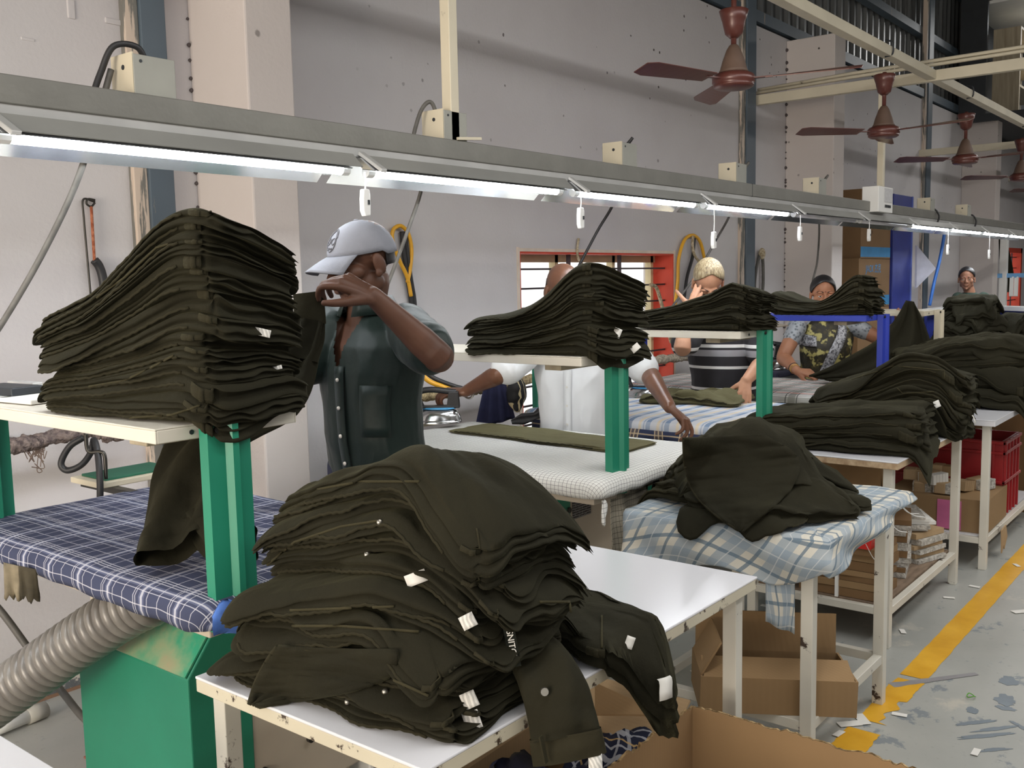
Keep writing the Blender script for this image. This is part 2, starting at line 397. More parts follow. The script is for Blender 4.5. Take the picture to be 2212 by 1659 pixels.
# ---------------------------------------------------------------- light rail
RY = 2.42
rail = thing('light_rail', 'long grey steel trunking carrying the fluorescent tubes above the ironing tables', 'light rail', (4, RY, 2.03))
RX0, RX1 = -2.2, 14.5
obj('channel', MB().box(RX0, RX1, RY, RY+.055, 1.992, 2.062), 'rail', rail, bevel=.003)
obj('lower_channel', MB().box(RX0, RX1, RY+.006, RY+.05, 1.965, 1.992), 'rail_light', rail)
for k in range(6):
    x = 2.05+2.4*k+.8
    if k in (1, 4): obj('joint', MB().box(x, x+.003, RY-.001, RY+.056, 1.99, 2.063), 'dark_steel', rail)
for x, top in ((2.735, 5.4), (7.55, 2.99)):
    p = thing('hanging_post', 'cream square steel post holding up the light rail ' + ('in front of the white wall' if top > 5 else 'below the fan beam'), 'post', (x, RY+.02, 2.06))
    obj('post', MB().box(x-.025, x+.02, RY+.005, RY+.05, 2.06, top), 'cream', p, bevel=.003)
    obj('cleat', MB().bar((x, RY+.0, 2.068), (x+.12, RY-.01, 2.078), .012, .01), 'cream', p)
# tube lights
def tube_light(x0, lit, label):
    t_ = thing('tube_light', label, 'lamp', (x0+.55, RY, 1.93), 'tube lights under the rail')
    L = 1.14
    y = RY-.045
    # sloping reflector hood
    A = [(x0, RY+.03, 1.965), (x0, RY-.02, 1.972), (x0, RY-.075, 1.925), (x0, RY-.115, 1.900)]
    B = [(x0, RY+.045, 1.93), (x0, RY+.07, 1.90)]
    prof = [(RY-.075, 1.918), (RY-.03, 1.962), (RY+.03, 1.962), (RY+.085, 1.905)]
    obj('hood', MB().grid([[(x0+.03, a, b) for a, b in prof], [(x0+L, a, b) for a, b in prof]]), 'reflector', t_, solid=.003)
    prof2 = [(RY-.070, 1.914), (RY-.027, 1.956), (RY+.028, 1.956), (RY+.105, 1.884)]
    obj('mirror', MB().grid([[(x0-.04, a, b-.003) for a, b in prof2], [(x0+L-.04, a, b-.003) for a, b in prof2]]), 'reflector_in', t_, solid=.002)
    obj('tube', MB().tube([(x0+.06, RY-.012, 1.912), (x0+L-.04, RY-.012, 1.912)], .0165, 10), 'tube' if lit else 'tube_off', t_, smooth=True)
    for a in (x0+.03, x0+L-.04):
        obj('end_cap', MB().tube([(a, RY-.012, 1.912), (a+.03, RY-.012, 1.912)], .018, 10), 'white_plastic', t_)
    mb = MB(); mb.box(x0-.02, x0+.02, RY-.012, RY+.04, 1.958, 1.9645)
    mb.prism([(x0-.005, RY-.015, 1.965), (x0+.02, RY-.015, 1.965), (x0+.055, RY-.085, 1.905), (x0+.03, RY-.085, 1.905)], (.004, 0, .012))
    obj('bracket', mb, 'rail_light', t_, bevel=.002)
    return t_
TX = [-1.31, -.13, 1.05, 2.23, 3.42, 4.60, 5.78, 6.95, 8.12, 9.28, 10.45, 11.6]
NM = {1: 'lit fluorescent tube above the tall stack, cut by the picture edge', 2: 'lit fluorescent tube over the tall stack of trousers', 3: 'lit fluorescent tube over the man in the grey cap',
      4: 'lit fluorescent tube over the bald man', 5: 'lit fluorescent tube above the striped shirt man', 6: 'unlit tube before the stacked cartons', 7: 'unlit tube beside the white meter box',
      8: 'lit wide tube at the end of the dark stretch', 9: 'lit tube above the far woman', 10: 'small lit tube near the far end of the rail', 11: 'last tube of the rail, far end', 0: 'first tube of the rail, behind the photographer'}
for i, x in enumerate(TX): tube_light(x, i not in (6, 7), NM[i])
# pull switches
SX = [2.21, 3.44, 4.66, 5.80, 7.05, 9.1, 10.6]
swl = ['white cord switch hanging above the grey cap', 'white cord switch hanging over the bald man', 'white cord switch hanging left of the blue steel column', 'white cord switch hanging above the woman in the sari',
       'white cord switch hanging before the stacked cartons', 'white cord switch hanging left of the far woman', 'white cord switch hanging right of the far woman']
for i, x in enumerate(SX):
    L = (.055, .06, .13, .07, .05, .13, .16)[i]; y = RY-.06; z0 = 1.905
    s_ = thing('pull_switch', swl[i], 'switch', (x, y, z0-L), 'cord switches under the rail')
    obj('cord', MB().tube([(x, y, z0), (x+.004, y, z0-L*.6), (x, y, z0-L)], .0028, 6), 'white_plastic', s_)
    z = z0-L
    obj('body', MB().prism([(x-.014, y-.009, z), (x+.012, y-.009, z), (x+.016, y-.009, z-.02), (x+.014, y-.009, z-.085), (x-.010, y-.009, z-.088), (x-.018, y-.009, z-.07), (x-.018, y-.009, z-.03)], (0, .02, 0)), 'white_plastic', s_, bevel=.004)
    obj('rocker', MB().box(x+.001, x+.008, y-.013, y-.009, z-.05, z-.035), 'dark_steel', s_)
# junction boxes standing on the rail, each with a black cable looping out of the top
BX = [1.455, 2.67, 3.88, 5.06, 6.27, 7.62, 8.78, 10.0]
bl = ['grey junction box on the rail before the first steel column', 'grey junction box behind the cream hanging post', 'grey junction box above the window', 'grey junction box before the second steel column',
      'grey junction box left of the second pilaster', 'grey junction box beside the white meter box', 'small grey junction box beside the third column', 'farthest grey junction box on the rail']
for i, x in enumerate(BX):
    y = RY+.005; b = thing('junction_box', bl[i], 'junction box', (x, y, 2.06), 'junction boxes on the rail')
    obj('cover', MB().box(x, x+.125, y, y+.004, 2.055, 2.165), 'box_grey', b, bevel=.002)
    obj('side', MB().box(x, x+.004, y+.004, y+.11, 2.055, 2.17), 'cream', b)  # box is grey; this left side is coloured cream for the warm light
    obj('back', MB().box(x+.004, x+.125, y+.11, y+.114, 2.055, 2.16), 'box_grey', b)
    obj('knockout', MB().tube([(x+.022, y-.0015, 2.148), (x+.022, y+.002, 2.148)], .0045, 8), 'dark_steel', b)
    obj('knockout', MB().tube([(x-.0015, y+.05, 2.135), (x+.002, y+.05, 2.135)], .007, 8), 'dark_steel', b)
def cable(name, label, pts, r, mat='black_cable', cat='cable', k=8, seg=8, group=None):
    return tag(obj(name, MB().tube(catmull(pts, k), r, seg), mat, smooth=True), label, cat, group)
# cables: box top -> over -> down behind the rail -> across to the wall side
cable('power_cable', 'thick black cable looping out of the first junction box', [(1.53, RY+.06, 2.15), (1.50, RY+.055, 2.195), (1.44, RY+.07, 2.19), (1.41, RY+.09, 2.12), (1.385, RY+.1, 2.05)], .0085)
cable('power_cable', 'grey dusty cable slanting down the wall at the left edge', [on_y(240, 150, 2.51), on_y(218, 230, 2.52), on_y(192, 318, 2.53), on_y(150, 430, 2.6), on_y(80, 570, 2.7), on_y(0, 705, 2.8), on_y(-60, 790, 2.85)], .0085, 'grey_cable')
def dcable(i, label, pts, mat): cable('power_cable', label, pts, .0075, mat)
x = 2.70
dcable(1, 'black cable from the second junction box to behind the capped man', [(x, RY+.06, 2.14), (x-.03, RY+.07, 2.2), (x-.07, RY+.09, 2.15), (x-.09, RY+.12, 2.0), at(912, 395, 3.75), at(880, 500, 3.8), at(835, 620, 3.85), at(800, 700, 3.85)], 'grey_cable')
x = 3.91
dcable(2, 'dark cable from the third junction box down to the window', [(x+.05, RY+.04, 2.15), (x+.06, RY+.01, 2.19), (x+.03, RY+.12, 2.05), at(1328, 430, 4.9), at(1290, 500, 5.0), at(1245, 585, 5.05), at(1240, 600, 5.05)], 'black_cable')
x = 5.10
dcable(3, 'pale cable sloping down left of the second steel column', [(x+.12, RY+.04, 2.14), (x+.14, RY+.02, 2.18), (x+.1, RY+.12, 2.05), at(1580, 455, 6.2), at(1540, 530, 6.2), at(1500, 600, 6.2), at(1450, 665, 6.2), at(1440, 690, 6.2)], 'grey_cable')
x = 6.30
dcable(4, 'greenish cable hanging behind the woman in the sari', [(x+.12, RY+.04, 2.14), (x+.15, RY+.02, 2.19), (x+.14, RY+.12, 2.05), at(1769, 475, 7.3), at(1766, 560, 7.3), at(1755, 610, 7.3), at(1745, 680, 7.3)], 'grey_cable')
for x_ in (8.93, 10.2):
    cable('power_cable', 'short black loop tied round the rail %s' % ('beside the third column' if x_ < 9 else 'above the far woman'), [(x_, RY-.01, 1.95), (x_+.02, RY-.02, 2.02), (x_, RY+.01, 2.075), (x_-.02, RY+.05, 2.07)], .008)
# meter box
mb_ = thing('distribution_box', 'white metal distribution box on the rail before the second pilaster', 'distribution box', (7.35, RY, 2.02))
obj('case', MB().box(7.24, 7.56, RY-.06, RY+.06, 1.985, 2.17), 'white_plastic', mb_, bevel=.004)
obj('label_sheet', MB().box(7.36, 7.54, RY-.064, RY-.0605, 2.06, 2.16), plain('printed_sheet', srgb(196, 196, 198), .6, 0, .1, 60), mb_)
for k in range(4): obj('terminal', MB().box(7.38+.035*k, 7.40+.035*k, RY-.065, RY-.0605, 2.02, 2.04), 'dark_steel', mb_)
# ---------------------------------------------------------------- fans and beams
FY = 2.2
bm_ = thing('ceiling_beam', 'cream steel beam running lengthwise that the fans hang from', 'beam', (8, FY, 3.02))
obj('angle', MB().box(1, 20, FY-.035, FY+.035, 2.985, 3.05), 'cream', bm_, bevel=.003)
for i, (x, zz) in enumerate(((7.93, 3.02), (12.58, 2.98), (17.4, 3.0))):
    b = thing('cross_beam', ['cream cross beam from the wall over the second pilaster', 'cream cross beam from the wall past the third fan', 'farthest cream cross beam'][i], 'beam', (x, 1, zz))
    obj('bar', MB().box(x-.03, x+.03, -4, WY, zz-.045, zz+.035), 'cream', b, bevel=.003)
    if i == 0:
        pp = thing('conduit', 'pale conduit pipes lying along the first cross beam', 'pipe', (x, 1, zz+.06))
        for k, dz in enumerate((.055, .085)):
            obj('pipe', MB().tube([(x-.01+.03*k, WY, zz+dz), (x, 2.8, zz+dz+.02), (x, 1.5, zz+dz+.03), (x, -3, zz+dz)], .014, 8), 'cream', pp, smooth=True)
def fan(i, x, spin, zt, zm, label):
    f = thing('ceiling_fan', label, 'ceiling fan', (x, FY, zm), 'ceiling fans under the cream beam')
    r = .105
    obj('rod', MB().tube([(x, FY, zm+.16), (x, FY, 3.0 if zt is None else zt)], .014, 8), 'fan', f, smooth=True)
    cp = zm+.34 if zt is None else zt-.02
    obj('canopy', MB().lathe([(.02, -.13), (.042, -.11), (.052, -.07), (.056, -.05), (.060, -.04), (.072, 0), (.066, .004)], (x, FY, cp), 24), 'fan', f, smooth=True)
    obj('cone', MB().lathe([(.075, .045), (.066, .06), (.055, .10), (.035, .155), (.022, .175), (.015, .18)], (x, FY, zm), 24), 'fan_dust', f, smooth=True)
    obj('motor', MB().lathe([(.03, -.035), (.085, -.03), (r*.93, -.022), (r*.95, -.014), (r*.92, -.010), (r, -.002), (r, .022), (r*.9, .036), (.075, .044), (.03, .05)], (x, FY, zm), 32), 'fan', f, smooth=True)
    for k in range(3):
        a = spin + k*2*PI/3; d = Vector((math.cos(a), math.sin(a), 0)); n = Vector((-d.y, d.x, 0))
        c0 = Vector((x, FY, zm+.01))
        arm = MB().bar(c0+d*.09, c0+d*.19, .03, .005)
        br = obj('blade_arm', arm, 'fan', f)
        pts_a = []; pts_b = []
        for j in range(9):
            t_ = j/8; rr = .16 + .44*t_; w_ = .05+.014*t_ - (.02 if j == 8 else 0)
            tw = .14 + .05*t_
            pts_a.append(c0 + d*rr + n*w_ + Vector((0, 0, w_*tw*1.5))); pts_b.append(c0 + d*(rr+.006) - n*w_ - Vector((0, 0, w_*tw*1.5)))
        obj('blade', MB().grid([pts_a, pts_b]), 'fan', f, solid=.004)
    # suspension hook
    h = catmull([(x, FY, 2.98), (x+.03, FY-.04, 3.0), (x+.02, FY-.04, 3.07), (x, FY, 3.09)], 5)
    if zt is not None: obj('hook', MB().tube(h, .006, 6), 'dark_steel', f)
fan(0, 4.55, -1.36, None, 2.495, 'nearest brown ceiling fan, high before the white wall')
fan(1, 6.82, -1.8, 2.88, 2.48, 'second brown ceiling fan, before the second pilaster')
fan(2, 8.93, -1.85, 2.87, 2.47, 'third brown ceiling fan, beside the third column')
fan(3, 11.1, -1.9, 2.87, 2.47, 'fourth brown ceiling fan, cut by the picture edge')
fan(4, 13.3, .2, 2.87, 2.47, 'farthest brown ceiling fan')
# mezzanine office above, lit inside
o = struct('wall_mezzanine', MB().box(14.2, 14.26, 3.27, 3.56, 3.5, 5.5).box(14.2, 14.26, .2, 3.27, 3.5, 3.60).box(14.2, 19, 3.56, 3.6, 3.5, 5.5), 'dark_steel')
struct('ceiling_mezzanine', MB().box(14.3, 19, .2, 3.56, 5.02, 5.06).box(18.9, 19, .2, 3.56, 3.6, 5.02), 'white_plastic')
struct('floor_mezzanine', MB().box(14.26, 19, .2, 3.56, 3.54, 3.60), 'dark_steel')
lp = thing('office_lamp', 'round lit lamp on the ceiling of the upper office', 'lamp', (15.2, 2.72, 5.0))
obj('disc', MB().lathe([(.09, 0), (.09, .025)], (15.2, 2.72, 4.994), 16), 'tube', lp)
wood = MT('pale_wood_panel', .5); wood.col(wood.ramp(wood.noise(3, 4, wood.co((8, 8, .6))), [(.3, srgb(150, 138, 115)), (.7, srgb(184, 172, 148))])); M['wood_panel'] = wood.m
cb = thing('office_cabinet', 'pale wooden cabinet standing in the lit upper office', 'cabinet', (14.9, 3, 3.60))
obj('side', MB().box(14.5, 14.55, 2.93, 3.26, 3.60, 4.72), 'wood_panel', cb)
obj('back', MB().box(14.55, 16.2, 3.24, 3.26, 3.60, 4.72), 'wood_panel', cb)
for z in (4.69, 4.3, 3.95): obj('shelf', MB().box(14.55, 16.2, 2.93, 3.24, z, z+.03), 'wood_panel', cb)
# ================================================================ ironing tables
def uvmesh(name, rings, uvs, closed=True):
    """rings: list of point loops (same length), uvs alike -> mesh with a uv layer, last ring filled"""
    n = len(rings[0]); vs = [p for r in rings for p in r]; uu = [u for r in uvs for u in r]; fs = []
    for i in range(len(rings)-1):
        for k in range(n if closed else n-1): fs.append((i*n+k, i*n+(k+1) % n, (i+1)*n+(k+1) % n, (i+1)*n+k))
    if closed: fs.append(tuple((len(rings)-1)*n+k for k in range(n)))
    me = bpy.data.meshes.new(name); me.from_pydata([tuple(p) for p in vs], [], fs)
    lay = me.uv_layers.new(name='uv')
    for l in me.loops: lay.data[l.index].uv = uu[l.vertex_index]
    bm = bmesh.new(); bm.from_mesh(me); bmesh.ops.recalc_face_normals(bm, faces=bm.faces); bm.to_mesh(me); bm.free()
    return me
def plaid(name, base, layers, rough=.85, bumpw=.15, var=.06):
    """layers: (axis 0/1, period, [(pos, halfwidth)], colour, opacity); works on the cloth's own uv in metres"""
    t = MT(name, rough, 0, .2)
    g = t.node('ShaderNodeTexCoord'); sp = t.node('ShaderNodeSeparateXYZ'); t.l.new(g.outputs['UV'], sp.inputs[0])
    wob = t.math('MULTIPLY', t.math('SUBTRACT', t.noise(7, 2), .5), .012)
    ax = [t.math('ADD', sp.outputs[0], wob), t.math('ADD', sp.outputs[1], wob)]
    c = t.ramp(t.noise(5, 4), [(.3, tuple(x*(1-var) for x in base[:3])+(1,)), (.7, tuple(min(1, x*(1+var)) for x in base[:3])+(1,))])
    for a, per, st, colr, op in layers:
        m = t.math('PINGPONG', ax[a], per/2) if False else t.math('SUBTRACT', ax[a], t.math('MULTIPLY', t.math('FLOOR', t.math('DIVIDE', ax[a], per)), per))
        tot = None
        for pos, hw in st:
            k = t.math('LESS_THAN', t.math('ABSOLUTE', t.math('SUBTRACT', m, pos)), hw)
            tot = k if tot is None else t.math('MAXIMUM', tot, k)
        c = t.mix(t.math('MULTIPLY', tot, op), c, colr)
    t.col(c); t.bump(t.noise(180, 2), bumpw, .002); return t.m
WHT = srgb(206, 206, 214)
M['cover1'] = plaid('navy_plaid_cloth', srgb(64, 69, 92), [
    (0, .14, [(.03, .010)], srgb(104, 110, 136), .6), (1, .14, [(.03, .010)], srgb(104, 110, 136), .6),
    (0, .14, [(.008, .0016), (.052, .0016), (.060, .0016), (.068, .0016), (.105, .0014), (.030, .003)], WHT, .6), (1, .14, [(.008, .0014), (.052, .0014), (.060, .0014), (.105, .0014), (.030, .004)], WHT, .6)])
M['cover2'] = plaid('white_check_cloth', srgb(222, 222, 218), [(0, .017, [(.008, .0009)], srgb(98, 94, 96), .75), (1, .017, [(.008, .0009)], srgb(98, 94, 96), .75)])
M['cover2_dull'] = plaid('dull_check_cloth', srgb(150, 144, 130), [(0, .02, [(.01, .001)], srgb(70, 66, 60), .8), (1, .02, [(.01, .001)], srgb(70, 66, 60), .8)])
M['cover3'] = plaid('blue_striped_cloth', srgb(206, 208, 214), [(1, .10, [(.025, .012)], srgb(108, 136, 172), .85), (1, .10, [(.07, .008)], srgb(228, 208, 170), .8), (1, .10, [(.048, .004)], srgb(120, 146, 178), .7), (0, .16, [(.05, .03)], srgb(236, 236, 236), .25)])
M['cover3_edge'] = plaid('navy_tan_plaid_cloth', srgb(52, 58, 82), [(0, .13, [(.05, .02)], srgb(110, 98, 90), .6), (0, .13, [(.03, .003), (.05, .003), (.07, .003)], srgb(206, 184, 150), .85), (1, .1, [(.02, .003)], srgb(206, 184, 150), .7)])
M['cover4'] = plaid('white_tartan_cloth', srgb(216, 214, 210), [(0, .15, [(.05, .022)], srgb(120, 122, 112), .6), (1, .15, [(.05, .02)], srgb(120, 122, 112), .55), (0, .15, [(.02, .003), (.085, .003), (.11, .004)], srgb(44, 48, 44), .9), (0, .15, [(.135, .007)], srgb(176, 84, 66), .8), (1, .15, [(.02, .003), (.085, .003)], srgb(60, 62, 60), .8)])
M['cover5'] = plaid('grey_cloth', srgb(180, 180, 178), [(0, .1, [(.05, .02)], srgb(120, 124, 130), .6)])
M['green'] = chipped('green_machine_enamel', srgb(40, 132, 104), srgb(28, 84, 68), .27, 6, .38)
M['green_hood'] = None
def hood_mat():
    t = MT('green_hood_faded', .38)
    f = t.noise(5, 5, None, .6); t.col(t.ramp(f, [(.40, srgb(58, 156, 122)), (.56, srgb(140, 160, 126)), (.70, srgb(168, 150, 122))])); return t.m
M['green_hood'] = hood_mat()
M['cabinet'] = chipped('cream_cabinet_enamel', srgb(196, 184, 166), srgb(110, 92, 78), .27, 9, .5)
M['blue_post'] = chipped('blue_enamel', srgb(44, 62, 168), srgb(70, 60, 60), .27, 8, .42)
M['shelf_white'] = plain('white_stove_enamel', srgb(212, 206, 192), .4, 0, .05, 5)
M['bolt'] = plain('steel_bolt', srgb(70, 68, 64), .4, .8)
def plate_mat():
    t = MT('black_name_plate', .35)
    v = t.co((1, 1, 1)); b = t.node('ShaderNodeTexBrick', i_Scale=1.0); b.inputs['Color1'].default_value = srgb(24, 24, 26); b.inputs['Color2'].default_value = srgb(30, 30, 32); b.inputs['Mortar'].default_value = srgb(150, 150, 150)
    b.inputs['Mortar Size'].default_value = .0011; b.inputs['Brick Width'].default_value = .05; b.inputs['Row Height'].default_value = .0095
    mp = t.node('ShaderNodeMapping'); mp.inputs['Rotation'].default_value = (PI/2, 0, 0); g = t.node('ShaderNodeTexCoord'); t.l.new(g.outputs['Object'], mp.inputs[0]); t.l.new(mp.outputs[0], b.inputs['Vector'])
    n = t.noise(120, 2, t.co((1, 1, 3)))
    t.col(t.mix(t.ramp(n, [(.58, (0, 0, 0, 1)), (.62, (.5, .5, .5, 1))]), b.outputs['Color'], srgb(160, 160, 160))); return t.m
M['plate'] = plate_mat()
def pad_mesh(x0, x1, y0, y1, z1, th, seed, r=.07, tuck=.02):
    n = 120; rings = []; uvs = []
    def outline(ins):
        out = []; rr = max(r-ins, .012); a0, a1, b0, b1 = x0+ins, x1-ins, y0+ins, y1-ins
        per = []
        segs = [((a1-rr, b0+rr), -PI/2), ((a1-rr, b1-rr), 0), ((a0+rr, b1-rr), PI/2), ((a0+rr, b0+rr), PI)]
        pts = []
        for (cx, cy), a in segs:
            for k in range(9):
                t = a + PI/2*k/8; pts.append((cx+rr*math.cos(t), cy+rr*math.sin(t), math.cos(t), math.sin(t)))
        # densify the straight runs
        L = []
        for i, p in enumerate(pts):
            q = pts[(i+1) % len(pts)]; L.append(p)
            if (i+1) % 9 == 0:
                for k in range(1, 21): L.append(tuple(p[j]+(q[j]-p[j])*k/21 for j in range(4)))
        return L
    prof = [(.45, 0, 0), (.3, 0, 0), (.15, .0, .0), (.06, -.002, 0), (.03, -.006, .0), (.012, -.014, .012), (.002, -.028, .03), (0, -.045, .05), (.001, -th*.8, th*.95), (.006, -th, th*1.15), (.03, -th+.004, th*1.3)]
    w = min(x1-x0, y1-y0)/2
    for ins, dz, dr in prof:
        ins = min(ins, w-.02) if ins > .1 else ins
        R1 = []; U1 = []
        for (px, py, nx, ny) in outline(ins):
            z = z1 + dz + .004*noise.noise(Vector((px*4, py*4, seed))) - (.010*abs(noise.noise(Vector((px*14, py*14, seed+3)))) if dz < -.04 else 0)
            wv = .006*noise.noise(Vector((px*9, py*9, seed+5)))*(1 if dz < -.02 else 0)
            R1.append((px+nx*wv, py+ny*wv, z)); U1.append((px+nx*dr, py+ny*dr))
        rings.append(R1); uvs.append(U1)
    # inner cap ring first
    return uvmesh('cover', rings[::-1], uvs[::-1])
def post_mb(x, y, z0, z1, sgn=1):
    """pressed channel post, wide face to the aisle with a raised rib"""
    w = .105; prof = [(0, .028), (0, 0), (.042, 0), (.052, -.014*sgn), (.066, -.014*sgn), (.074, 0), (w, 0), (w, .028)]
    a = [(x+p, y+q, z0) for p, q in prof]; b = [(x+p, y+q, z1) for p, q in prof]
    m = MB().grid([a, b]); return m
def station(i, label, x0, x1, y0, y1, cover, post, shelf, sz, sx0, sx1, sy0, sy1, post_y, post_x, far_y=None, tz=.885, cab=True, wood=False):
    t = thing('ironing_table', label, 'ironing table', ((x0+x1)/2, (y0+y1)/2, 0), 'vacuum ironing tables along the wall')
    obj('cover', pad_mesh(x0, x1, y0, y1, tz, .068, i), cover, t, smooth=True)
    obj('frame', MB().box(x0+.05, x1-.05, y0+.05, y1-.05, tz-.10, tz-.064), 'cabinet', t, bevel=.004)
    # pedestal: cream cabinet and green hood
    cx = x0+.22; cy0, cy1 = y0+.39, y0+.95
    obj('cabinet', MB().box(cx+.13, cx+.62, cy0, cy1+.2, .1, tz-.1), 'cabinet', t, bevel=.006)
    hd = MB().prism([(cx-.02, cy0-.004, .14), (cx+.17, cy0-.004, .14), (cx+.17, cy0-.004, .74), (cx+.125, cy0-.004, .74), (cx-.02, cy0-.004, .555)], (0, cy1-cy0, 0))
    h = obj('hood', hd, 'green', t, bevel=.004)
    slope = obj('hood_top', MB().prism([(cx-.021, cy0+.002, .558), (cx+.125, cy0+.002, .744), (cx+.122, cy0+.002, .748), (cx-.024, cy0+.002, .562)], (0, cy1-cy0-.012, 0)), 'green_hood', t)
    for bx, bz in ((cx+.155, .66), (cx+.34, .46), (cx+.36, .25), (cx+.2, .22)):
        obj('bolt', MB().tube([(bx, cy0-.012, bz), (bx, cy0, bz)], .011, 10), 'bolt', t)
    obj('foot', MB().box(cx+.15, cx+.2, cy0+.05, cy0+.1, 0, .1).box(cx+.5, cx+.55, cy0+.05, cy0+.1, 0, .1).box(cx+.15, cx+.2, cy1, cy1+.05, 0, .1).box(cx+.5, cx+.55, cy1, cy1+.05, 0, .1), 'cabinet', t)
    obj('name_plate', MB().box(cx+.185, cx+.31, cy0-.004, cy0-.0005, .615, .715), 'plate', t)
    # posts and shelf
    fy = far_y if far_y else y1+.0
    for k, yy in enumerate((post_y, fy)):
        p = obj('post', post_mb(post_x, yy, tz-.085 if k == 0 else tz-.02, sz-.002), post, t, solid=.004, bevel=.0)
        obj('bolt', MB().tube([(post_x+.02, yy-.008, sz-.014), (post_x+.02, yy, sz-.014)], .007, 8), 'bolt', t)
        obj('bolt', MB().tube([(post_x+.09, yy-.010, tz-.06), (post_x+.09, yy, tz-.06)], .007, 8), 'bolt', t) if k == 0 else None
    s = MB(); th = .032
    s.box(sx0, sx1, sy0, sy1, sz-.004, sz); s.box(sx0, sx0+.004, sy0, sy1, sz-th, sz-.004); s.box(sx1-.004, sx1, sy0, sy1, sz-th, sz-.004)
    s.box(sx0+.004, sx1-.004, sy0, sy0+.004, sz-th, sz-.004); s.box(sx0+.004, sx1-.004, sy1-.004, sy1, sz-th, sz-.004)
    sh = obj('shelf', s, shelf, t, bevel=.002)
    obj('hole', MB().tube([(sx0+.085, sy0-.0015, sz-.017), (sx0+.085, sy0+.002, sz-.017)], .0055, 10), 'dark_steel', sh)
    obj('crossbar', MB().box(sx0+.05, sx1+.06, sy0+.12, sy0+.19, sz-.055, sz-.034), 'wood_panel', t, bevel=.003)
    return t
st1 = station(1, 'nearest ironing table, navy plaid cover, green posts and white shelf', 1.13, 1.90, 1.75, 3.0, 'cover1', 'green', 'shelf_white', 1.258, 1.085, 1.45, 1.81, 3.05, 1.775, 1.185, 2.94)
st2 = station(2, 'ironing table with white checked cover beside the bald man', 2.63, 3.50, 1.75, 3.06, 'cover2', 'green', 'shelf_white', 1.288, 2.66, 3.0, 1.83, 3.1, 1.795, 2.79, 3.0)
st3 = station(3, 'ironing table with blue striped cover before the striped shirt man', 3.92, 4.84, 1.88, 3.1, 'cover3', 'green', 'shelf_white', 1.307, 3.86, 4.17, 1.83, 3.1, 1.80, 4.02, 3.05)
st4 = station(4, 'ironing table with white tartan cover, blue posts and blue shelf', 5.18, 6.02, 1.90, 3.3, 'cover4', 'blue_post', 'blue_post', 1.325, 5.12, 5.40, 1.72, 3.3, 1.69, 5.29, 3.2)
st5 = station(5, 'farthest ironing table, cream post and cream shelf', 6.50, 7.3, 1.9, 3.2, 'cover5', 'cream', 'cream', 1.30, 6.38, 6.72, 1.78, 3.2, 1.75, 6.58, 3.15)
# navy edge valance and wooden tray under the striped cover
vp = []; 
for k in range(60):
    y = 1.95+ (3.0-1.95)*k/59; vp.append(y)
r0 = [(3.915+.004*math.sin(y*30), y, .835) for y in vp]; r1 = [(3.905+.008*math.sin(y*23), y, .785) for y in vp]
me = uvmesh('valance', [r0, r1], [[(y, .0) for y in vp], [(y, .05) for y in vp]], False)
obj('valance', me, 'cover3_edge', st3, smooth=True, solid=.003)
# the shelf's dark board end over the third post, folded paper strip
tag(obj('cardboard_sheet', MB().prism([(4.0, 1.80, 1.311), (4.28, 1.79, 1.311), (4.31, 1.86, 1.317), (4.27, 1.97, 1.312), (4.0, 1.97, 1.312)], (0, 0, .004)), plain('grey_board', srgb(120, 108, 92), .8)), 'thin brown board lying on the third shelf above its green post', 'cardboard')
# blue cloth knot on the first table's corner, white knot tail on the second
mb = MB(); P = []
for i in range(9):
    t_ = i/8; c_ = Vector((1.145, 1.745, .835)).lerp(Vector((1.235, 1.735, .80)), t_) + Vector((0, 0, .03*math.sin(t_*PI)))
    w_ = .022+.016*math.sin(t_*PI)
    P.append([c_+Vector((.004*math.cos(a*2+i), -.012*abs(math.sin(a)) - .004, w_*math.cos(a))) for a in np.linspace(0, 2*PI, 12, endpoint=False)])
obj('cloth_knot', MB().grid(P, True), plain('blue_cotton', srgb(74, 112, 186), .85, 0, .2, 20), st1, smooth=True, label='bright blue knotted cloth corner')
def knot_tail():
    P = []
    for i in range(14):
        t_ = i/13; c_ = Vector((2.655, 1.755, .815)) + Vector((.004*math.sin(t_*6), -.012, -.085*t_)); w_ = .009+.010*math.sin(min(1, t_*1.4)*PI)*(1-t_*.4) if t_ < .95 else .002
        P.append([(c_.x+w_*math.cos(a), c_.y+.005*math.sin(a), c_.z+.003*math.sin(a*3+i)) for a in np.linspace(0, 2*PI, 10, endpoint=False)])
    return P
P = knot_tail(); obj('cover_knot', uvmesh('cover_knot', P, [[(p[0]+.3*p[1], p[2]) for p in r] for r in P]), 'cover2', st2, smooth=True)
# checked cloth hanging below the second table, black strap beside it
def drape(name, top_pts, drop, nv, fold, seed, uvs=1.0):
    """cloth hanging from a polyline: top_pts list of Vector, drop list of lengths; fold: amplitude across"""
    rings = []; uv = []; n = len(top_pts)
    for j in range(nv+1):
        v = j/nv; R1 = []; U1 = []
        for i, p in enumerate(top_pts):
            q = top_pts[min(i+1, n-1)] - top_pts[max(i-1, 0)]; nn = Vector((q.y, -q.x, 0)).normalized()
            d = drop[i]*v; s_ = fold*v*(math.sin(i*.9+seed) + .8*noise.noise(Vector((i*.35, v*2.2, seed)))*1.6)
            R1.append(p + nn*s_ + Vector((0, 0, -d))); U1.append((i*.028*uvs + .02*math.sin(v*4+i*.4), d))
        rings.append(R1); uv.append(U1)
    return uvmesh(name, rings, uv, False)
tp = [Vector((2.78+.0145*i, 1.80+.004*math.sin(i), .81)) for i in range(18)]
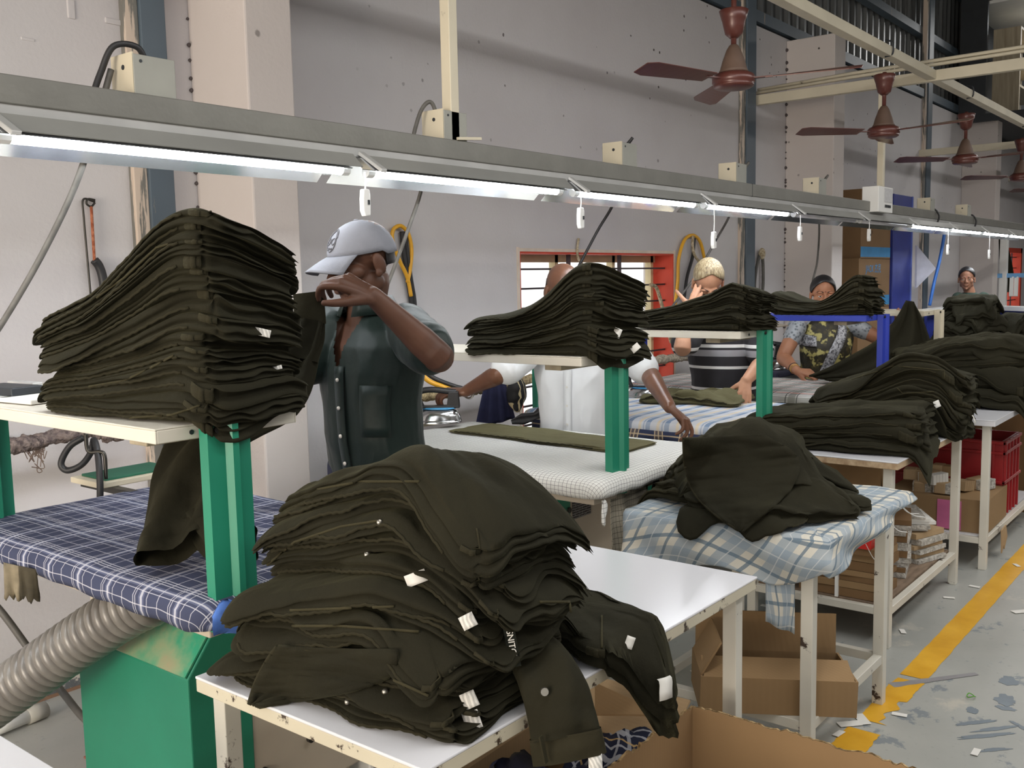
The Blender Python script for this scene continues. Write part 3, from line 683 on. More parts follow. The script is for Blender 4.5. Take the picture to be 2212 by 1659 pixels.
cl = tag(obj('hanging_cloth', drape('hanging_cloth', tp, [.30+.015*math.sin(i*.7)+.02*(i > 9) for i in range(18)], 14, .009, 2.2), 'cover2_dull', smooth=True, solid=.002), 'dull checked cloth hanging below the white checked ironing table', 'cloth')
tag(obj('strap', MB().prism([(3.06, 1.79, .80), (3.10, 1.79, .80), (3.155, 1.77, .38), (3.10, 1.77, .38)], (0, .004, 0)), plain('black_webbing', srgb(30, 31, 34), .8)), 'black strap hanging between the checked cloth and the plaid table cloth', 'strap')
# hose from the first table
hp = catmull([at(330, 1290, 2.50), at(262, 1325, 2.54), at(160, 1392, 2.60), at(60, 1462, 2.66), at(-40, 1535, 2.72), at(-160, 1630, 2.8)], 60)
L = [0]; 
for a, b in zip(hp, hp[1:]): L.append(L[-1]+(b-a).length)
rr = [.064 + .0095*math.copysign(abs(math.sin(PI*l/.030))**.7, 1) - .006*(1 if (l/.030) % 1 > .86 else 0) for l in L]
hm = MT('grey_ribbed_hose', .32, 0, .6); hm.col(hm.ramp(hm.noise(12, 3), [(.3, srgb(98, 94, 90)), (.7, srgb(128, 124, 118))])); M['hose'] = hm.m
tag(obj('suction_hose', MB().tube(hp, rr, 28), 'hose', smooth=True), 'thick ribbed grey hose running from the nearest ironing table to the left', 'hose')
# rags hanging under the first table
rm = plain('dirty_rag', srgb(126, 116, 96), .95, 0, .4, 14); rm2 = plain('oily_rag', srgb(66, 60, 46), .95, 0, .4, 14)
for (pxs, pys, d, m_, lab, k) in (((8, 42), (1215, 1305), 2.55, rm, 'pale dirty rag hanging below the navy plaid table, leftmost', 1), ((40, 78), (1222, 1308), 2.5, rm2, 'dark oily rag hanging below the navy plaid table', 3)):
    a = at(pxs[0], pys[0], d); b = at(pxs[1], pys[0]+8, d); n_ = 10; tp = [a.lerp(b, i/(n_-1)) for i in range(n_)]; ln = (at(pxs[0], pys[1], d)-at(pxs[0], pys[0], d)).length
    tag(obj('rag', drape('rag', tp, [ln*(.85+.2*noise.noise(Vector((i*.8, k, 0)))) for i in range(n_)], 8, .010, k), m_, smooth=True, solid=.003), lab, 'rag', 'rags under the first table')
# cables and pipe on the floor near the wall
cable('floor_cable', 'thick grey cable sagging behind the ribbed hose to the floor', [at(-60, 1260, 3.0), at(0, 1318, 3.0), at(70, 1412, 3.0), at(135, 1495, 2.98), at(185, 1555, 2.9), at(240, 1592, 2.8), at(300, 1612, 2.75)], .011, 'grey_cable')
p0 = on_z(70, 1543, .03); p1 = on_z(-60, 1596, .03)
pp = thing('drain_pipe', 'white plastic pipe lying on the floor under the ribbed hose', 'pipe', p0)
obj('pipe', MB().tube([p1, p0], .024, 14), 'white_plastic', pp, smooth=True); obj('socket', MB().tube([p0+(p1-p0).normalized()*.02, p0-(p1-p0).normalized()*.05], .03, 14), plain('grey_pvc', srgb(170, 168, 160), .5), pp, smooth=True)
mt = on_z(265, 1650, .006)
struct('floor_mat', MB().box(1.50, 2.0, 2.62, 3.05, .0, .006), plain('red_ribbed_mat', srgb(150, 92, 80), .9, 0, .3, 60))
# lagged steam pipe along the wall
def lag(name, label, pts, r, m_, seed):
    P = catmull(pts, 14); rr_ = [r*(1+.35*noise.noise(p*16+Vector((seed, 0, 0)))) for p in P]
    mb = MB().tube(P, rr_, 14); mb.v = [tuple(Vector(v)+Vector((noise.noise(Vector(v)*60), noise.noise(Vector(v)*60+Vector((9, 0, 0))), noise.noise(Vector(v)*60+Vector((0, 9, 0)))))*.012) for v in mb.v]
    t = thing(name, label, 'pipe', tuple(P[0])); obj('lagging', mb, m_, t, smooth=True)
    for q in (len(P)//4, 3*len(P)//4): obj('bracket', MB().bar(P[q], (P[q].x, WY+.01, P[q].z), .02, .02), 'bolt', t)
    return t
def fuzz(name, a, b):
    t = MT(name, .95, 0, .1); t.col(t.ramp(t.noise(60, 4), [(.35, a), (.65, b)])); t.bump(t.noise(90, 3), .8, .01); return t.m
lag('steam_pipe', 'lint covered steam pipe along the wall left of the nearest stack', [on_y(-60, 975, 3.42), on_y(40, 962, 3.42), on_y(110, 945, 3.42), on_y(190, 932, 3.42), on_y(235, 940, 3.42), on_y(300, 920, 3.42)], .026, fuzz('grey_lint', srgb(88, 78, 78), srgb(140, 126, 120)), 1)
lag('steam_pipe', 'lint covered steam pipe behind the iron and the bald man', [on_y(860, 858, 3.42), on_y(900, 856, 3.42), on_y(1000, 846, 3.42), on_y(1080, 832, 3.42), on_y(1150, 818, 3.42), on_y(1180, 812, 3.42)], .028, fuzz('tan_lint', srgb(120, 104, 80), srgb(196, 178, 140)), 4)
lag('steam_pipe', 'pale lagged pipe in front of the window behind the striped shirt man', [on_y(1375, 785, 3.42), on_y(1420, 778, 3.42), on_y(1480, 772, 3.42), on_y(1540, 768, 3.42)], .028, fuzz('pale_lint', srgb(140, 132, 118), srgb(200, 190, 172)), 7)
# loose lint and cable loop under the left pipe
cable('cable_loop', 'black cable loop tied up below the left steam pipe', [at(180, 945, 3.25), at(150, 965, 3.25), at(132, 1000, 3.24), at(145, 1016, 3.24), at(175, 1005, 3.24), at(196, 978, 3.25), at(203, 950, 3.25), at(212, 985, 3.22), at(216, 1040, 3.2), at(216, 1100, 3.2)], .011)
cable('steel_hook', 'bent steel rod hook beside the cable loop', [at(185, 935, 3.22), at(188, 968, 3.22), at(196, 977, 3.22), at(215, 976, 3.22), at(226, 985, 3.22), at(229, 1035, 3.22)], .0065, 'bolt', 'hook')
rr9 = random.Random(3); mb = MB()
for k in range(16):
    c_ = on_y(75+rr9.uniform(-14, 14), 970+rr9.uniform(-14, 26), 3.41)
    mb.tube(catmull([c_+Vector((rr9.uniform(-.03, .03), 0, rr9.uniform(-.04, .04))) for _ in range(4)], 5), .0016, 4)
o = tag(obj('lint_strands', mb, fuzz('lint_strands', srgb(90, 76, 70), srgb(130, 112, 100)), kind='stuff'), 'tangled threads hanging from the left steam pipe', 'lint')
# iron rests
def rest(label, x0, x1, y0, y1, z, m_top):
    t = thing('iron_rest', label, 'iron rest', (x0, y0, z)); 
    obj('tray', MB().box(x0, x1, y0, y1, z-.02, z), 'cream', t, bevel=.003); obj('pad', MB().box(x0+.03, x1-.01, y0+.02, y1-.02, z, z+.008), m_top, t, bevel=.002)
    obj('arm', MB().bar((x0+.05, y0-.12, z-.03), (x0+.05, y1, z-.03), .03, .02), 'bolt', t); return t
gp = plain('green_rubber', srgb(34, 96, 74), .7)
rest('cream iron rest with green pad behind the nearest ironing table', 1.62, 1.92, 3.05, 3.25, .905, gp)
r2 = rest('cream iron rest with green pad under the steam iron', 3.08, 3.5, 3.12, 3.34, .895, gp)
obj('bracket', MB().tube(catmull([at(890, 925, 4.35), at(889, 880, 4.35), at(895, 876, 4.35), at(899, 880, 4.35), at(900, 918, 4.35)], 5), .006, 8), 'bolt', r2, smooth=True)
# ================================================================ white tables
def table(label, x0, x1, y0, y1, z, edge, legs, th=.026, bar=.19, shelf=None, lw=.038, wood=False):
    t = thing('work_table', label, 'table', ((x0+x1)/2, (y0+y1)/2, 0), 'white work tables along the aisle')
    obj('top', MB().box(x0, x1, y0, y1, z-.006, z), 'table_top', t, bevel=.002)
    obj('edge', MB().box(x0+.001, x1-.001, y0+.001, y1-.001, z-.006-th, z-.006), edge, t, bevel=.002)
    ys = (y0+.03, y1-.05); xs = (x0+.03, x1-.06)
    if legs:
        for a in xs:
            for b in ys: obj('leg', MB().box(a, a+lw, b, b+lw, 0, z-th-.006), 'white_steel', t, bevel=.002)
    if bar:
        for b in ys: obj('rail', MB().box(xs[0]+lw, xs[1], b+.004, b+lw-.004, bar-.016, bar+.016), 'white_steel', t, bevel=.002)
        for a in xs: obj('rail', MB().box(a+.004, a+lw-.004, ys[0]+lw, ys[1], bar-.016, bar+.016), 'white_steel', t, bevel=.002)
    if shelf: obj('shelf', MB().box(xs[0]+lw, xs[1], ys[0]+lw, ys[1], bar+.004, bar+.022), shelf, t)
    return t
def top_mat():
    t = MT('white_laminate', .28, 0, .5)
    s = t.ramp(t.noise(3, 6, None, .7), [(.66, (0, 0, 0, 1)), (.72, (1, 1, 1, 1))])
    t.col(t.mix(t.math('MULTIPLY', s, .04), srgb(222, 222, 226), srgb(150, 140, 130))); t.rough(t.math('ADD', t.math('MULTIPLY', t.noise(30, 3), .03), .17)); return t.m
M['table_top'] = top_mat()
M['edge_chip'] = chipped('chipped_cream_edge', srgb(208, 200, 178), srgb(64, 50, 38), .40, 22, .5)
M['edge_cream'] = chipped('cream_edge_band', srgb(212, 204, 178), srgb(150, 132, 100), .34, 14, .5)
wd_ = MT('worn_wood_edge', .6); wd_.col(wd_.ramp(wd_.noise(6, 5, wd_.co((1, 6, 6))), [(.3, srgb(150, 122, 92)), (.7, srgb(196, 172, 140))])); M['wood_edge'] = wd_.m
brd = MT('brown_board', .7); brd.col(brd.ramp(brd.noise(5, 5, brd.co((2, 9, 2))), [(.3, srgb(104, 86, 70)), (.7, srgb(142, 122, 102))])); M['board'] = brd.m
T1 = table('white work table under the largest heap, chipped front edge', 1.05, 2.28, 1.03, 1.66, .78, 'edge_chip', True)
TC = table('square white work table hidden under the blue plaid cloth', 2.73, 3.49, 1.04, 1.67, .765, 'edge_cream', True, bar=.17)
T4 = table('white work table with brown lower shelf and paper bundles', 3.95, 5.07, 1.19, 1.86, .79, 'wood_edge', True, bar=.15, shelf='board')
T5 = table('far white work table over the red crate and paper bundles', 5.32, 6.7, 1.13, 1.86, .79, 'table_top', True, bar=.15, shelf='table_top')
T6 = table('farthest wooden edged table under the dark heaps', 9.6, 11.1, 1.7, 2.75, .80, 'wood_edge', True, bar=None)
obj('panel', MB().box(9.7, 11.0, 2.0, 2.02, 0, .76).box(9.7, 9.72, 2.0, 2.7, 0, .76), 'dark_steel', T6)
T0 = table('white work table corner at the lower left', -.5, .70, .9, 1.72, .78, 'edge_chip', True)
# worn scratch on the first table
tag(obj('tape_strip', MB().box(1.86, 1.94, 1.37, 1.385, .7803, .7807), plain('torn_tape', srgb(170, 160, 146), .8, 0, .4, 90)), 'torn scrap of tape stuck on the white table top', 'tape')
# ---------------------------------------------------------------- plaid cloth on the square table
M['plaid_blue'] = plaid('pale_blue_plaid_cloth', srgb(204, 200, 188), [
    (0, .135, [(.033, .033)], srgb(140, 156, 170), .7), (1, .135, [(.033, .033)], srgb(140, 156, 170), .65),
    (0, .135, [(.10, .006)], srgb(96, 116, 132), .8), (1, .135, [(.10, .006)], srgb(96, 116, 132), .8), (0, .135, [(.033, .002)], srgb(206, 208, 206), .6), (1, .135, [(.033, .002)], srgb(206, 208, 206), .6)])
def plaid_cloth():
    X0, X1, Y0, Y1, Z = 2.715, 3.505, 1.012, 1.70, .778
    # u runs along -> perimeter from back-left to front-left corner to front-right; v from the top inward edge down
    rings = []; uv = []; nu = 90; nv = 34
    L1 = Y1-Y0; L2 = X1-X0; tot = L1+L2
    for j in range(nv+1):
        R1 = []; U1 = []
        for i in range(nu+1):
            s = tot*i/nu
            if s < L1:
                p = Vector((X0, Y1-s, Z)); n = Vector((-1, 0, 0)); a = s/L1; D = .150 + .025*math.sin(a*9) - .075*max(0, a-.75)/.25
            else:
                a = (s-L1)/L2; p = Vector((X0+s-L1, Y0, Z)); n = Vector((0, -1, 0)); D = .075*max(0, 1-a)**1.6 + .030 + .02*math.sin(a*PI)
            # round the corner
            cd = (s-L1)
            if abs(cd) < .07: n = (Vector((-1, 0, 0))*(.5-cd/.14) + Vector((0, -1, 0))*(.5+cd/.14)).normalized()
            v = j/nv
            if v < .3:      # part lying on the table top
                q = p - n*(.3-v)/.3*.28; z = Z + .002 + .006*noise.noise(q*9)
                R1.append((q.x, q.y, z)); U1.append((s, -(.3-v)/.3*.28))
            else:
                w = (v-.3)/.7; d = D*w
                diag = math.sin(s*16 - w*4.5) ; f = (.005 + .012*w)*diag*w**.6 + .012*w*noise.noise(Vector((s*4, w*2, 3))) + .008 + .008*math.sin(w*PI)
                q = p + n*f; R1.append((q.x, q.y, Z - d - .004*(w > 0))); U1.append((s + .10*w + .02*math.sin(s*9), d + .05*math.sin(s*7)))
        rings.append(R1); uv.append(U1)
    return uvmesh('plaid_cloth', rings, uv, False)
tag(obj('plaid_cloth', plaid_cloth(), 'plaid_blue', smooth=True, solid=.002), 'pale blue plaid cloth draped over the square table under a dark heap', 'cloth')
tail = [Vector((2.715+.003*i, 1.20-.009*i, .655)) for i in range(10)]
me = drape('cloth_tail', tail, [.16+.03*i/9 for i in range(10)], 8, .008, 4.0)
tag(obj('cloth_tail', me, 'plaid_blue', smooth=True, solid=.002), 'loose tail of blue plaid cloth hanging by the chipped front leg', 'cloth')
rr9 = random.Random(5)
for k, (a, b) in enumerate((((1936, 1080), (1985, 1110)), ((1936, 1080), (2000, 1118)), ((1915, 1115), (1960, 1150)), ((1870, 1175), (1905, 1215)))):
    p = at(*a, 3.55); q = at(*b, 3.75 if k < 2 else 3.6); mid = (p+q)/2 - Vector((0, 0, .02))
    cable('hanging_thread', 'white loose thread trailing from the plaid cloth, %s' % ['upper pair, shorter', 'upper pair, longer', 'middle one', 'lowest one'][k], catmull([p, mid, q], 6), .0016, 'white_plastic', 'thread', 2, 4, 'threads on the plaid cloth')
# ================================================================ cartons
def card_mat(name, c, stripe=.0):
    t = MT(name, .8, 0, .2); base = t.ramp(t.noise(4, 4), [(.3, tuple(x*.88 for x in c[:3])+(1,)), (.7, c)])
    w = t.node('ShaderNodeTexWave', i_Scale=28.0, i_Distortion=.4); t.l.new(t.co((1, 1, .02)), w.inputs['Vector'])
    t.col(t.mix(t.math('MULTIPLY', w.outputs['Fac'], .12), base, tuple(x*.75 for x in c[:3])+(1,))); t.bump(w.outputs['Fac'], .12, .002); return t.m
M['card'] = card_mat('kraft_cardboard', srgb(152, 124, 90)); M['card_dark'] = card_mat('brown_cardboard', srgb(128, 100, 70)); M['card_pale'] = card_mat('pale_cardboard', srgb(176, 150, 116))
M['card_edge'] = fuzz('corrugated_edge', srgb(96, 76, 50), srgb(186, 160, 118))
M['tape_clear'] = plain('brown_tape', srgb(190, 160, 118), .15)
def carton(label, c, dx, dy, h, rot=0, tilt=(0, 0), mat='card', flaps=(), t_=.006, cat='carton', tape=True, group=None, closed=False):
    """c = centre of the base; walls, floor, flaps as parts"""
    t = thing('carton', label, cat, (0, 0, 0), group)
    Rm = Matrix.Rotation(rot, 3, 'Z') @ Matrix.Rotation(tilt[0], 3, 'X') @ Matrix.Rotation(tilt[1], 3, 'Y'); c = Vector(c)
    def B(x0, x1, y0, y1, z0, z1): m = MB().box(x0, x1, y0, y1, z0, z1); m.v = [tuple(Rm @ Vector(v) + c) for v in m.v]; return m
    X, Y = dx/2, dy/2
    obj('base', B(-X, X, -Y, Y, 0, t_), mat, t)
    for a in ((-X, -X+t_, -Y, Y), (X-t_, X, -Y, Y), (-X+t_, X-t_, -Y, -Y+t_), (-X+t_, X-t_, Y-t_, Y)): obj('side', B(*a, t_, h), mat, t)
    if closed: obj('top', B(-X, X, -Y, Y, h, h+t_), mat, t)
    for side, ln, ang in flaps:     # flap hinged at the top edge, angle from straight up, outward positive
        if side[0] == 'x':
            s = 1 if side[1] == '+' else -1; hx = s*X; m = MB().box(0, t_, -Y+.01, Y-.01, 0, ln); Rf = Matrix.Rotation(s*ang, 3, 'Y'); off = Vector((hx-(t_ if s > 0 else 0), 0, h))
        else:
            s = 1 if side[1] == '+' else -1; m = MB().box(-X+.01, X-.01, 0, t_, 0, ln); Rf = Matrix.Rotation(-s*ang, 3, 'X'); off = Vector((0, s*Y-(t_ if s > 0 else 0), h))
        m.v = [tuple(Rm @ (Rf @ Vector(v) + off) + c) for v in m.v]; obj('flap', m, mat, t)
    if tape: obj('tape', B(-.025, .025, -Y-.0012, -Y-.0004, h*.2, h), 'tape_clear', t); obj('tape', B(X+.0004, X+.0012, -.025, .025, h*.2, h), 'tape_clear', t)
    return t
# big near carton with ragged top edges: two long inner faces towards the camera
def ragged_wall(name, a, b, z0, z1, seed, parent, thick, amp=.018):
    a = Vector(a); b = Vector(b); n = 90; d = (b-a); nn = Vector((-d.y, d.x, 0)).normalized()*thick
    lo = []; hi = []
    for i in range(n+1):
        p = a + d*i/n; e = amp*(noise.noise(Vector((i*.13, seed, 0))) + .5*noise.noise(Vector((i*.6, seed, 1)))) - .004
        lo.append(Vector((p.x, p.y, z0))); hi.append(Vector((p.x, p.y, z1+e)))
    g = MB().grid([[p for p in lo], [p for p in hi], [p+nn for p in hi], [p+nn for p in lo]])
    w = obj(name, g, 'card', parent)
    obj('torn_edge', MB().grid([[p+nn*.15+Vector((0, 0, .0008)) for p in hi], [p+nn*.85+Vector((0, 0, .0008)) for p in hi]]), 'card_edge', w)
    return w
bc = thing('carton', 'large open carton with torn rim at the front of the aisle', 'carton', (1.8, .85, 0))
cx1, cy1, cz = 2.07, 1.10, .50
ragged_wall('side', (1.35, cy1, 0), (cx1, cy1, 0), .0, cz-.005, 1, bc, .008, .028)
ragged_wall('side', (cx1, .40, 0), (cx1, cy1, 0), .0, cz-.0, 2, bc, .008, .012)
ragged_wall('side', (1.35, .40, 0), (1.35, cy1, 0), .0, cz-.03, 3, bc, .008)
ragged_wall('side', (1.35, .40, 0), (cx1, .40, 0), .0, cz-.05, 4, bc, .008)
obj('base', MB().box(1.35, cx1, .40, cy1, 0, .006), 'card', bc)
carton('open kraft carton lying tilted on the rail of the square table', (2.86, 1.245, .188), .24, .48, .115, .60, (.03, .0), 'card', (('x+', .13, .12), ('x-', .10, -1.25), ('y+', .12, -.5)), group='cartons')
carton('brown carton of clothes standing under the white table', (1.78, 1.36, .0), .62, .38, .34, .05, (0, 0), 'card_pale', (('x+', .17, 1.1), ('y+', .2, .5)), tape=False, group='cartons')
# ================================================================ things on the lower shelves
M['paper'] = plain('white_paper', srgb(222, 220, 214), .7, 0, .04); M['paper_grey'] = fuzz('grey_paper_edges', srgb(150, 146, 138), srgb(206, 202, 194)); M['pink'] = plain('pink_film', srgb(206, 112, 156), .4, 0, .12)
def flat_stack(label, c, dx, dy, n, hh, rot, group, mat, strap=False, jig=.012, seed=1, name='cardboard_bundle', cat='bundle'):
    rr = random.Random(seed); t = thing(name, label, cat, c, group); z = c[2]
    for k in range(n):
        a = rot + rr.uniform(-.05, .05); Rm = Matrix.Rotation(a, 3, 'Z'); h = hh*rr.uniform(.7, 1.25)
        m = MB().cbox((c[0]+rr.uniform(-jig, jig), c[1]+rr.uniform(-jig, jig), z+h/2), (dx, dy, h*.94), Rm); z += h
        obj('sheet_pack', m, mat if isinstance(mat, str) else mat[k % len(mat)], t)
    if strap:
        Rm = Matrix.Rotation(rot, 3, 'Z'); obj('strap', MB().cbox((c[0], c[1], (c[2]+z)/2), (dx+.012, .014, z-c[2]+.006), Rm).cbox((c[0], c[1], (c[2]+z)/2), (.014, dy+.02, z-c[2]+.006), Rm), 'white_plastic', t)
    return z
zt = flat_stack('strapped bundle of flat brown cartons under the red clip box', (4.15, 1.46, .173), .26, .34, 7, .034, .04, 'bundles on the lower shelves', ['card_dark', 'card'], True)
cbx = thing('clip_box', 'small red carton lid full of white plastic clips', 'box', (4.08, 1.40, zt))
obj('tray', MB().prism([(4.0, 1.31, zt), (4.17, 1.31, zt), (4.18, 1.30, zt+.05), (3.99, 1.30, zt+.05)], (0, .20, 0)), plain('red_card', srgb(206, 44, 40), .45), cbx)
obj('inner', MB().box(4.005, 4.165, 1.315, 1.49, zt+.049, zt+.052), 'card_pale', cbx)
obj('lid', MB().bar((4.0, 1.51, zt+.02), (4.17, 1.54, zt+.06), .006, .07), plain('grey_card', srgb(178, 164, 146), .7), cbx)
rr9 = random.Random(8); mb = MB()
for k in range(70):
    c_ = Vector((rr9.uniform(4.015, 4.155), rr9.uniform(1.32, 1.48), zt+.052+abs(rr9.gauss(0, .010)))); Rm = Matrix.Rotation(rr9.uniform(0, 6.3), 3, 'Z') @ Matrix.Rotation(rr9.uniform(-.6, .6), 3, 'X')
    for sx in (-.006, .006): mb.cbox(c_ + Rm @ Vector((sx, 0, 0)), (.0028, .04, .003), Rm)
    mb.cbox(c_ + Rm @ Vector((0, .02, 0)), (.014, .0028, .003), Rm)
obj('clips', mb, 'white_plastic', cbx, kind='stuff')
M['grey_lint'] = fuzz('dark_lint', srgb(54, 52, 54), srgb(84, 80, 80))
mb = MB().lathe([(.0, -.01), (.03, -.006), (.036, .004), (.02, .014), (.0, .016)], (4.10, 1.40, zt+.066), 14, 1.4, .8)
tag(obj('lint_clump', mb, 'grey_lint', smooth=True), 'dark fluffy lint clump on the white clips', 'lint')
flat_stack('tall stack of grey paper tickets right of the red clip box', (4.52, 1.46, .173), .26, .30, 11, .026, .25, 'bundles on the lower shelves', ['paper_grey', 'card_dark', 'paper_grey'], seed=3)
z2 = flat_stack('low stack of printed card sheets at the middle of the lower shelf', (4.82, 1.40, .173), .22, .26, 6, .026, -.3, 'bundles on the lower shelves', ['paper_grey', 'card_pale'], seed=4)
flat_stack('stack of paper topped by white sheets on the lower shelf', (4.80, 1.47, z2), .26, .30, 5, .015, .5, 'bundles on the lower shelves', ['paper', 'paper_grey', 'paper'], seed=5, jig=.02)
carton('open brown carton standing on the paper stacks', (4.47, 1.56, .46), .24, .34, .13, .1, (0, 0), 'card', (('y-', .11, -.15), ('x-', .14, .1)), group='cartons', tape=False)
tag(obj('paper_sheet', MB().prism([(4.85, 1.27, .175), (4.93, 1.29, .175), (4.92, 1.35, .2), (4.84, 1.33, .2)], (.0, 0, .0015)), 'paper'), 'loose white sheet leaning at the end of the lower shelf', 'paper')
# table five: bundles, carton with pink wrap, crate
carton('kraft carton with pink wrapping under the far white table', (5.66, 1.44, .173), .5, .52, .17, .02, (0, 0), 'card', (), tape=False, group='cartons', closed=True)
pk = tag(obj('pink_wrap', MB().box(5.404, 5.409, 1.30, 1.42, .18, .335), 'pink'), 'pink plastic sheet taped on the kraft carton side', 'wrapping')
rr9 = random.Random(12); tk = 0
for k, (x, y, z, m_) in enumerate(((5.50, 1.40, .35, 'paper_grey'), (5.52, 1.52, .35, 'paper_grey'), (5.50, 1.47, .40, 'paper'), (5.62, 1.36, .35, 'card_pale'), (5.55, 1.58, .40, 'card_pale'), (5.64, 1.46, .42, 'card'), (5.72, 1.28, .35, 'paper_grey'))):
    t = thing('paper_bundle', ['grey ticket bundle on the pink wrapped carton, lowest right', 'grey ticket bundle on the pink wrapped carton, lowest left', 'white paper bundle lying uppermost on the ticket bundles', 'torn kraft parcel at the right of the ticket bundles', 'pale kraft parcel behind the ticket bundles', 'brown kraft parcel on top of the ticket bundles', 'small ticket bundle by the table leg'][k], 'bundle', (x, y, z), 'paper parcels on the pink wrapped carton')
    Rm = Matrix.Rotation(rr9.uniform(-.5, .5), 3, 'Z') @ Matrix.Rotation(rr9.uniform(-.2, .2), 3, 'Y')
    for q in range(5): obj('sheet_pack', MB().cbox(Vector((x, y, z+.03)) + Rm @ Vector(((q-2)*.022, 0, 0)), (.02, .11, .055), Rm), m_, t, bevel=.003)
    obj('wrap', MB().cbox(Vector((x, y, z+.03)) + Rm @ Vector((0, .02, .001)), (.114, .06, .06), Rm), 'card_pale', t, bevel=.006)
mb = MB().prism([(5.60, 1.14, .16), (5.70, 1.14, .17), (5.74, 1.14, .10), (5.68, 1.14, -.0+.04), (5.66, 1.14, .07), (5.62, 1.14, .03)], (0, .006, 0))
tag(obj('torn_paper', mb, 'card_pale'), 'torn brown paper hanging off the far table shelf', 'paper')
cr = thing('crate', 'deep red ribbed plastic crate behind the far table leg', 'crate', (6.05, 1.52, .18)); rm = plain('red_plastic', srgb(150, 30, 34), .4, 0, .08)
x0, x1, y0, y1, z0, z1 = 5.86, 6.26, 1.20, 1.86, .175, .60
for b_ in ((x0, x0+.01, y0, y1), (x1-.01, x1, y0, y1), (x0+.01, x1-.01, y0, y0+.01), (x0+.01, x1-.01, y1-.01, y1)): obj('wall', MB().box(*b_, z0, z1), rm, cr)
obj('base', MB().box(x0+.01, x1-.01, y0+.01, y1-.01, z0, z0+.01), rm, cr)
for z in (z1-.018, z1-.075, z1-.24): obj('rim', MB().box(x0-.016, x0, y0-.016, y1, z, z+.016).box(x0-.016, x1, y0-.016, y0, z, z+.016), rm, cr, bevel=.003)
for k in range(4): obj('rib', MB().box(x0-.013, x0, y0+.04+.19*k, y0+.052+.19*k, z0, z1), rm, cr)
for k in range(5): obj('rib', MB().box(x0+.03+.08*k, x0+.042+.08*k, y0-.013, y0, z0, z1), rm, cr)
carton('brown carton standing on the floor at the right edge', (7.05, 1.45, 0), .5, .5, .72, 0, (0, 0), 'card_dark', (), tape=False, group='cartons', closed=True)
# papers and tablets on the first shelf
for k, (px, py, dx, dy, rot, m_, h_, lab) in enumerate(((15, 858, .15, .22, .1, 'paper', .012, 'white paper pad at the far end of the first shelf'), (18, 850, .09, .17, .15, 'dark_steel', .022, 'black device lying on the white paper pad'), (62, 868, .08, .15, .1, 'paper', .012, 'small white pad beside the stack on the first shelf'), (55, 846, .03, .14, .05, 'rail_light', .03, 'pale grey tin at the back of the first shelf'))):
    p = on_z(px, py, 1.26+(.012 if k == 1 else 0)); Rm = Matrix.Rotation(rot, 3, 'Z')
    p.x = min(max(p.x, 1.085+dx/2+.01), 1.45-dx/2)
    tag(obj(['paper_pad', 'tablet', 'paper_pad', 'tin'][k], MB().cbox(p+Vector((0, 0, h_/2)), (dx, dy, h_), Rm), m_, bevel=.003), lab, ['paper', 'device', 'paper', 'tin'][k])
# litter on the floor
rr9 = random.Random(21)
LIT = [((1950, 1365), 'white ticket before the shelf table leg'), ((2050, 1292), 'white ticket beside the yellow line, middle'), ((2196, 1222), 'white ticket lying on the yellow line'), ((2205, 1322), 'long paper strip at the right edge'), ((2105, 1268), 'white ticket by the shelf table foot'), ((2108, 1626), 'white ticket at the lower right'), ((1943, 1545), 'white ticket at the foot of the square table'), ((1835, 1565), 'torn grey card on the worn yellow line'), ((1862, 1555), 'pale torn card right of the worn line'), ((1812, 1586), 'white plastic clip on the floor'), ((1505, 1450), 'white ticket behind the near leg'), ((1500, 1505), 'white ticket under the white table'), ((1655, 1310), 'white strip under the shelf table')]
for k, ((px, py), lab) in enumerate(LIT):
    p = on_z(px, py, .001); a = rr9.uniform(0, 3); Rm = Matrix.Rotation(a, 3, 'Z') @ Matrix.Rotation(rr9.uniform(-.05, .05), 3, 'X')
    s_ = 1.6 if k in (7, 8, 3) else 1
    tag(obj('paper_scrap', MB().cbox(p+Vector((0, 0, .003)), (.05*s_, .022*s_, .0015), Rm), 'paper'), lab, 'scrap', 'scraps on the floor')
p = on_z(2098, 1503, .01); tag(obj('green_ring', MB().tube(catmull([p+Vector((.014*math.cos(a), .014*math.sin(a), .004*math.sin(2*a))) for a in np.linspace(0, 2*PI, 9)], 4), .002, 5), plain('green_plastic', srgb(96, 160, 60), .5)), 'small green plastic ring on the floor', 'ring')
# ================================================================ trousers
def cloth_mat(name, a, b, sheen=.14, fuzz_=.10):
    t = MT(name, .92, 0, .12)
    n = t.noise(5, 4, None, .6); c = t.ramp(n, [(.3, a), (.72, b)])
    tw = t.noise(420, 2); t.col(t.mix(t.math('MULTIPLY', tw, .22), c, tuple(x*2.0 for x in b[:3])+(1,)))
    t.b.inputs['Sheen Weight'].default_value = sheen; t.b.inputs['Sheen Roughness'].default_value = .45; t.b.inputs['Sheen Tint'].default_value = srgb(150, 146, 110)
    h = t.math('ADD', t.math('MULTIPLY', t.noise(26, 4, None, .6), 1.0), t.math('MULTIPLY', tw, .18))
    t.bump(h, .45, .006); return t.m
M['olive'] = cloth_mat('dark_olive_twill', srgb(28, 27, 20), srgb(38, 36, 26))
M['olive_edge'] = cloth_mat('olive_seam', srgb(35, 33, 24), srgb(46, 43, 31))
M['olive_lit'] = cloth_mat('olive_twill_lit', srgb(80, 76, 54), srgb(96, 92, 68))  # brighter copy of the olive twill, the light on it painted in
M['inside'] = cloth_mat('dark_lining', srgb(20, 22, 19), srgb(30, 32, 27), .1)
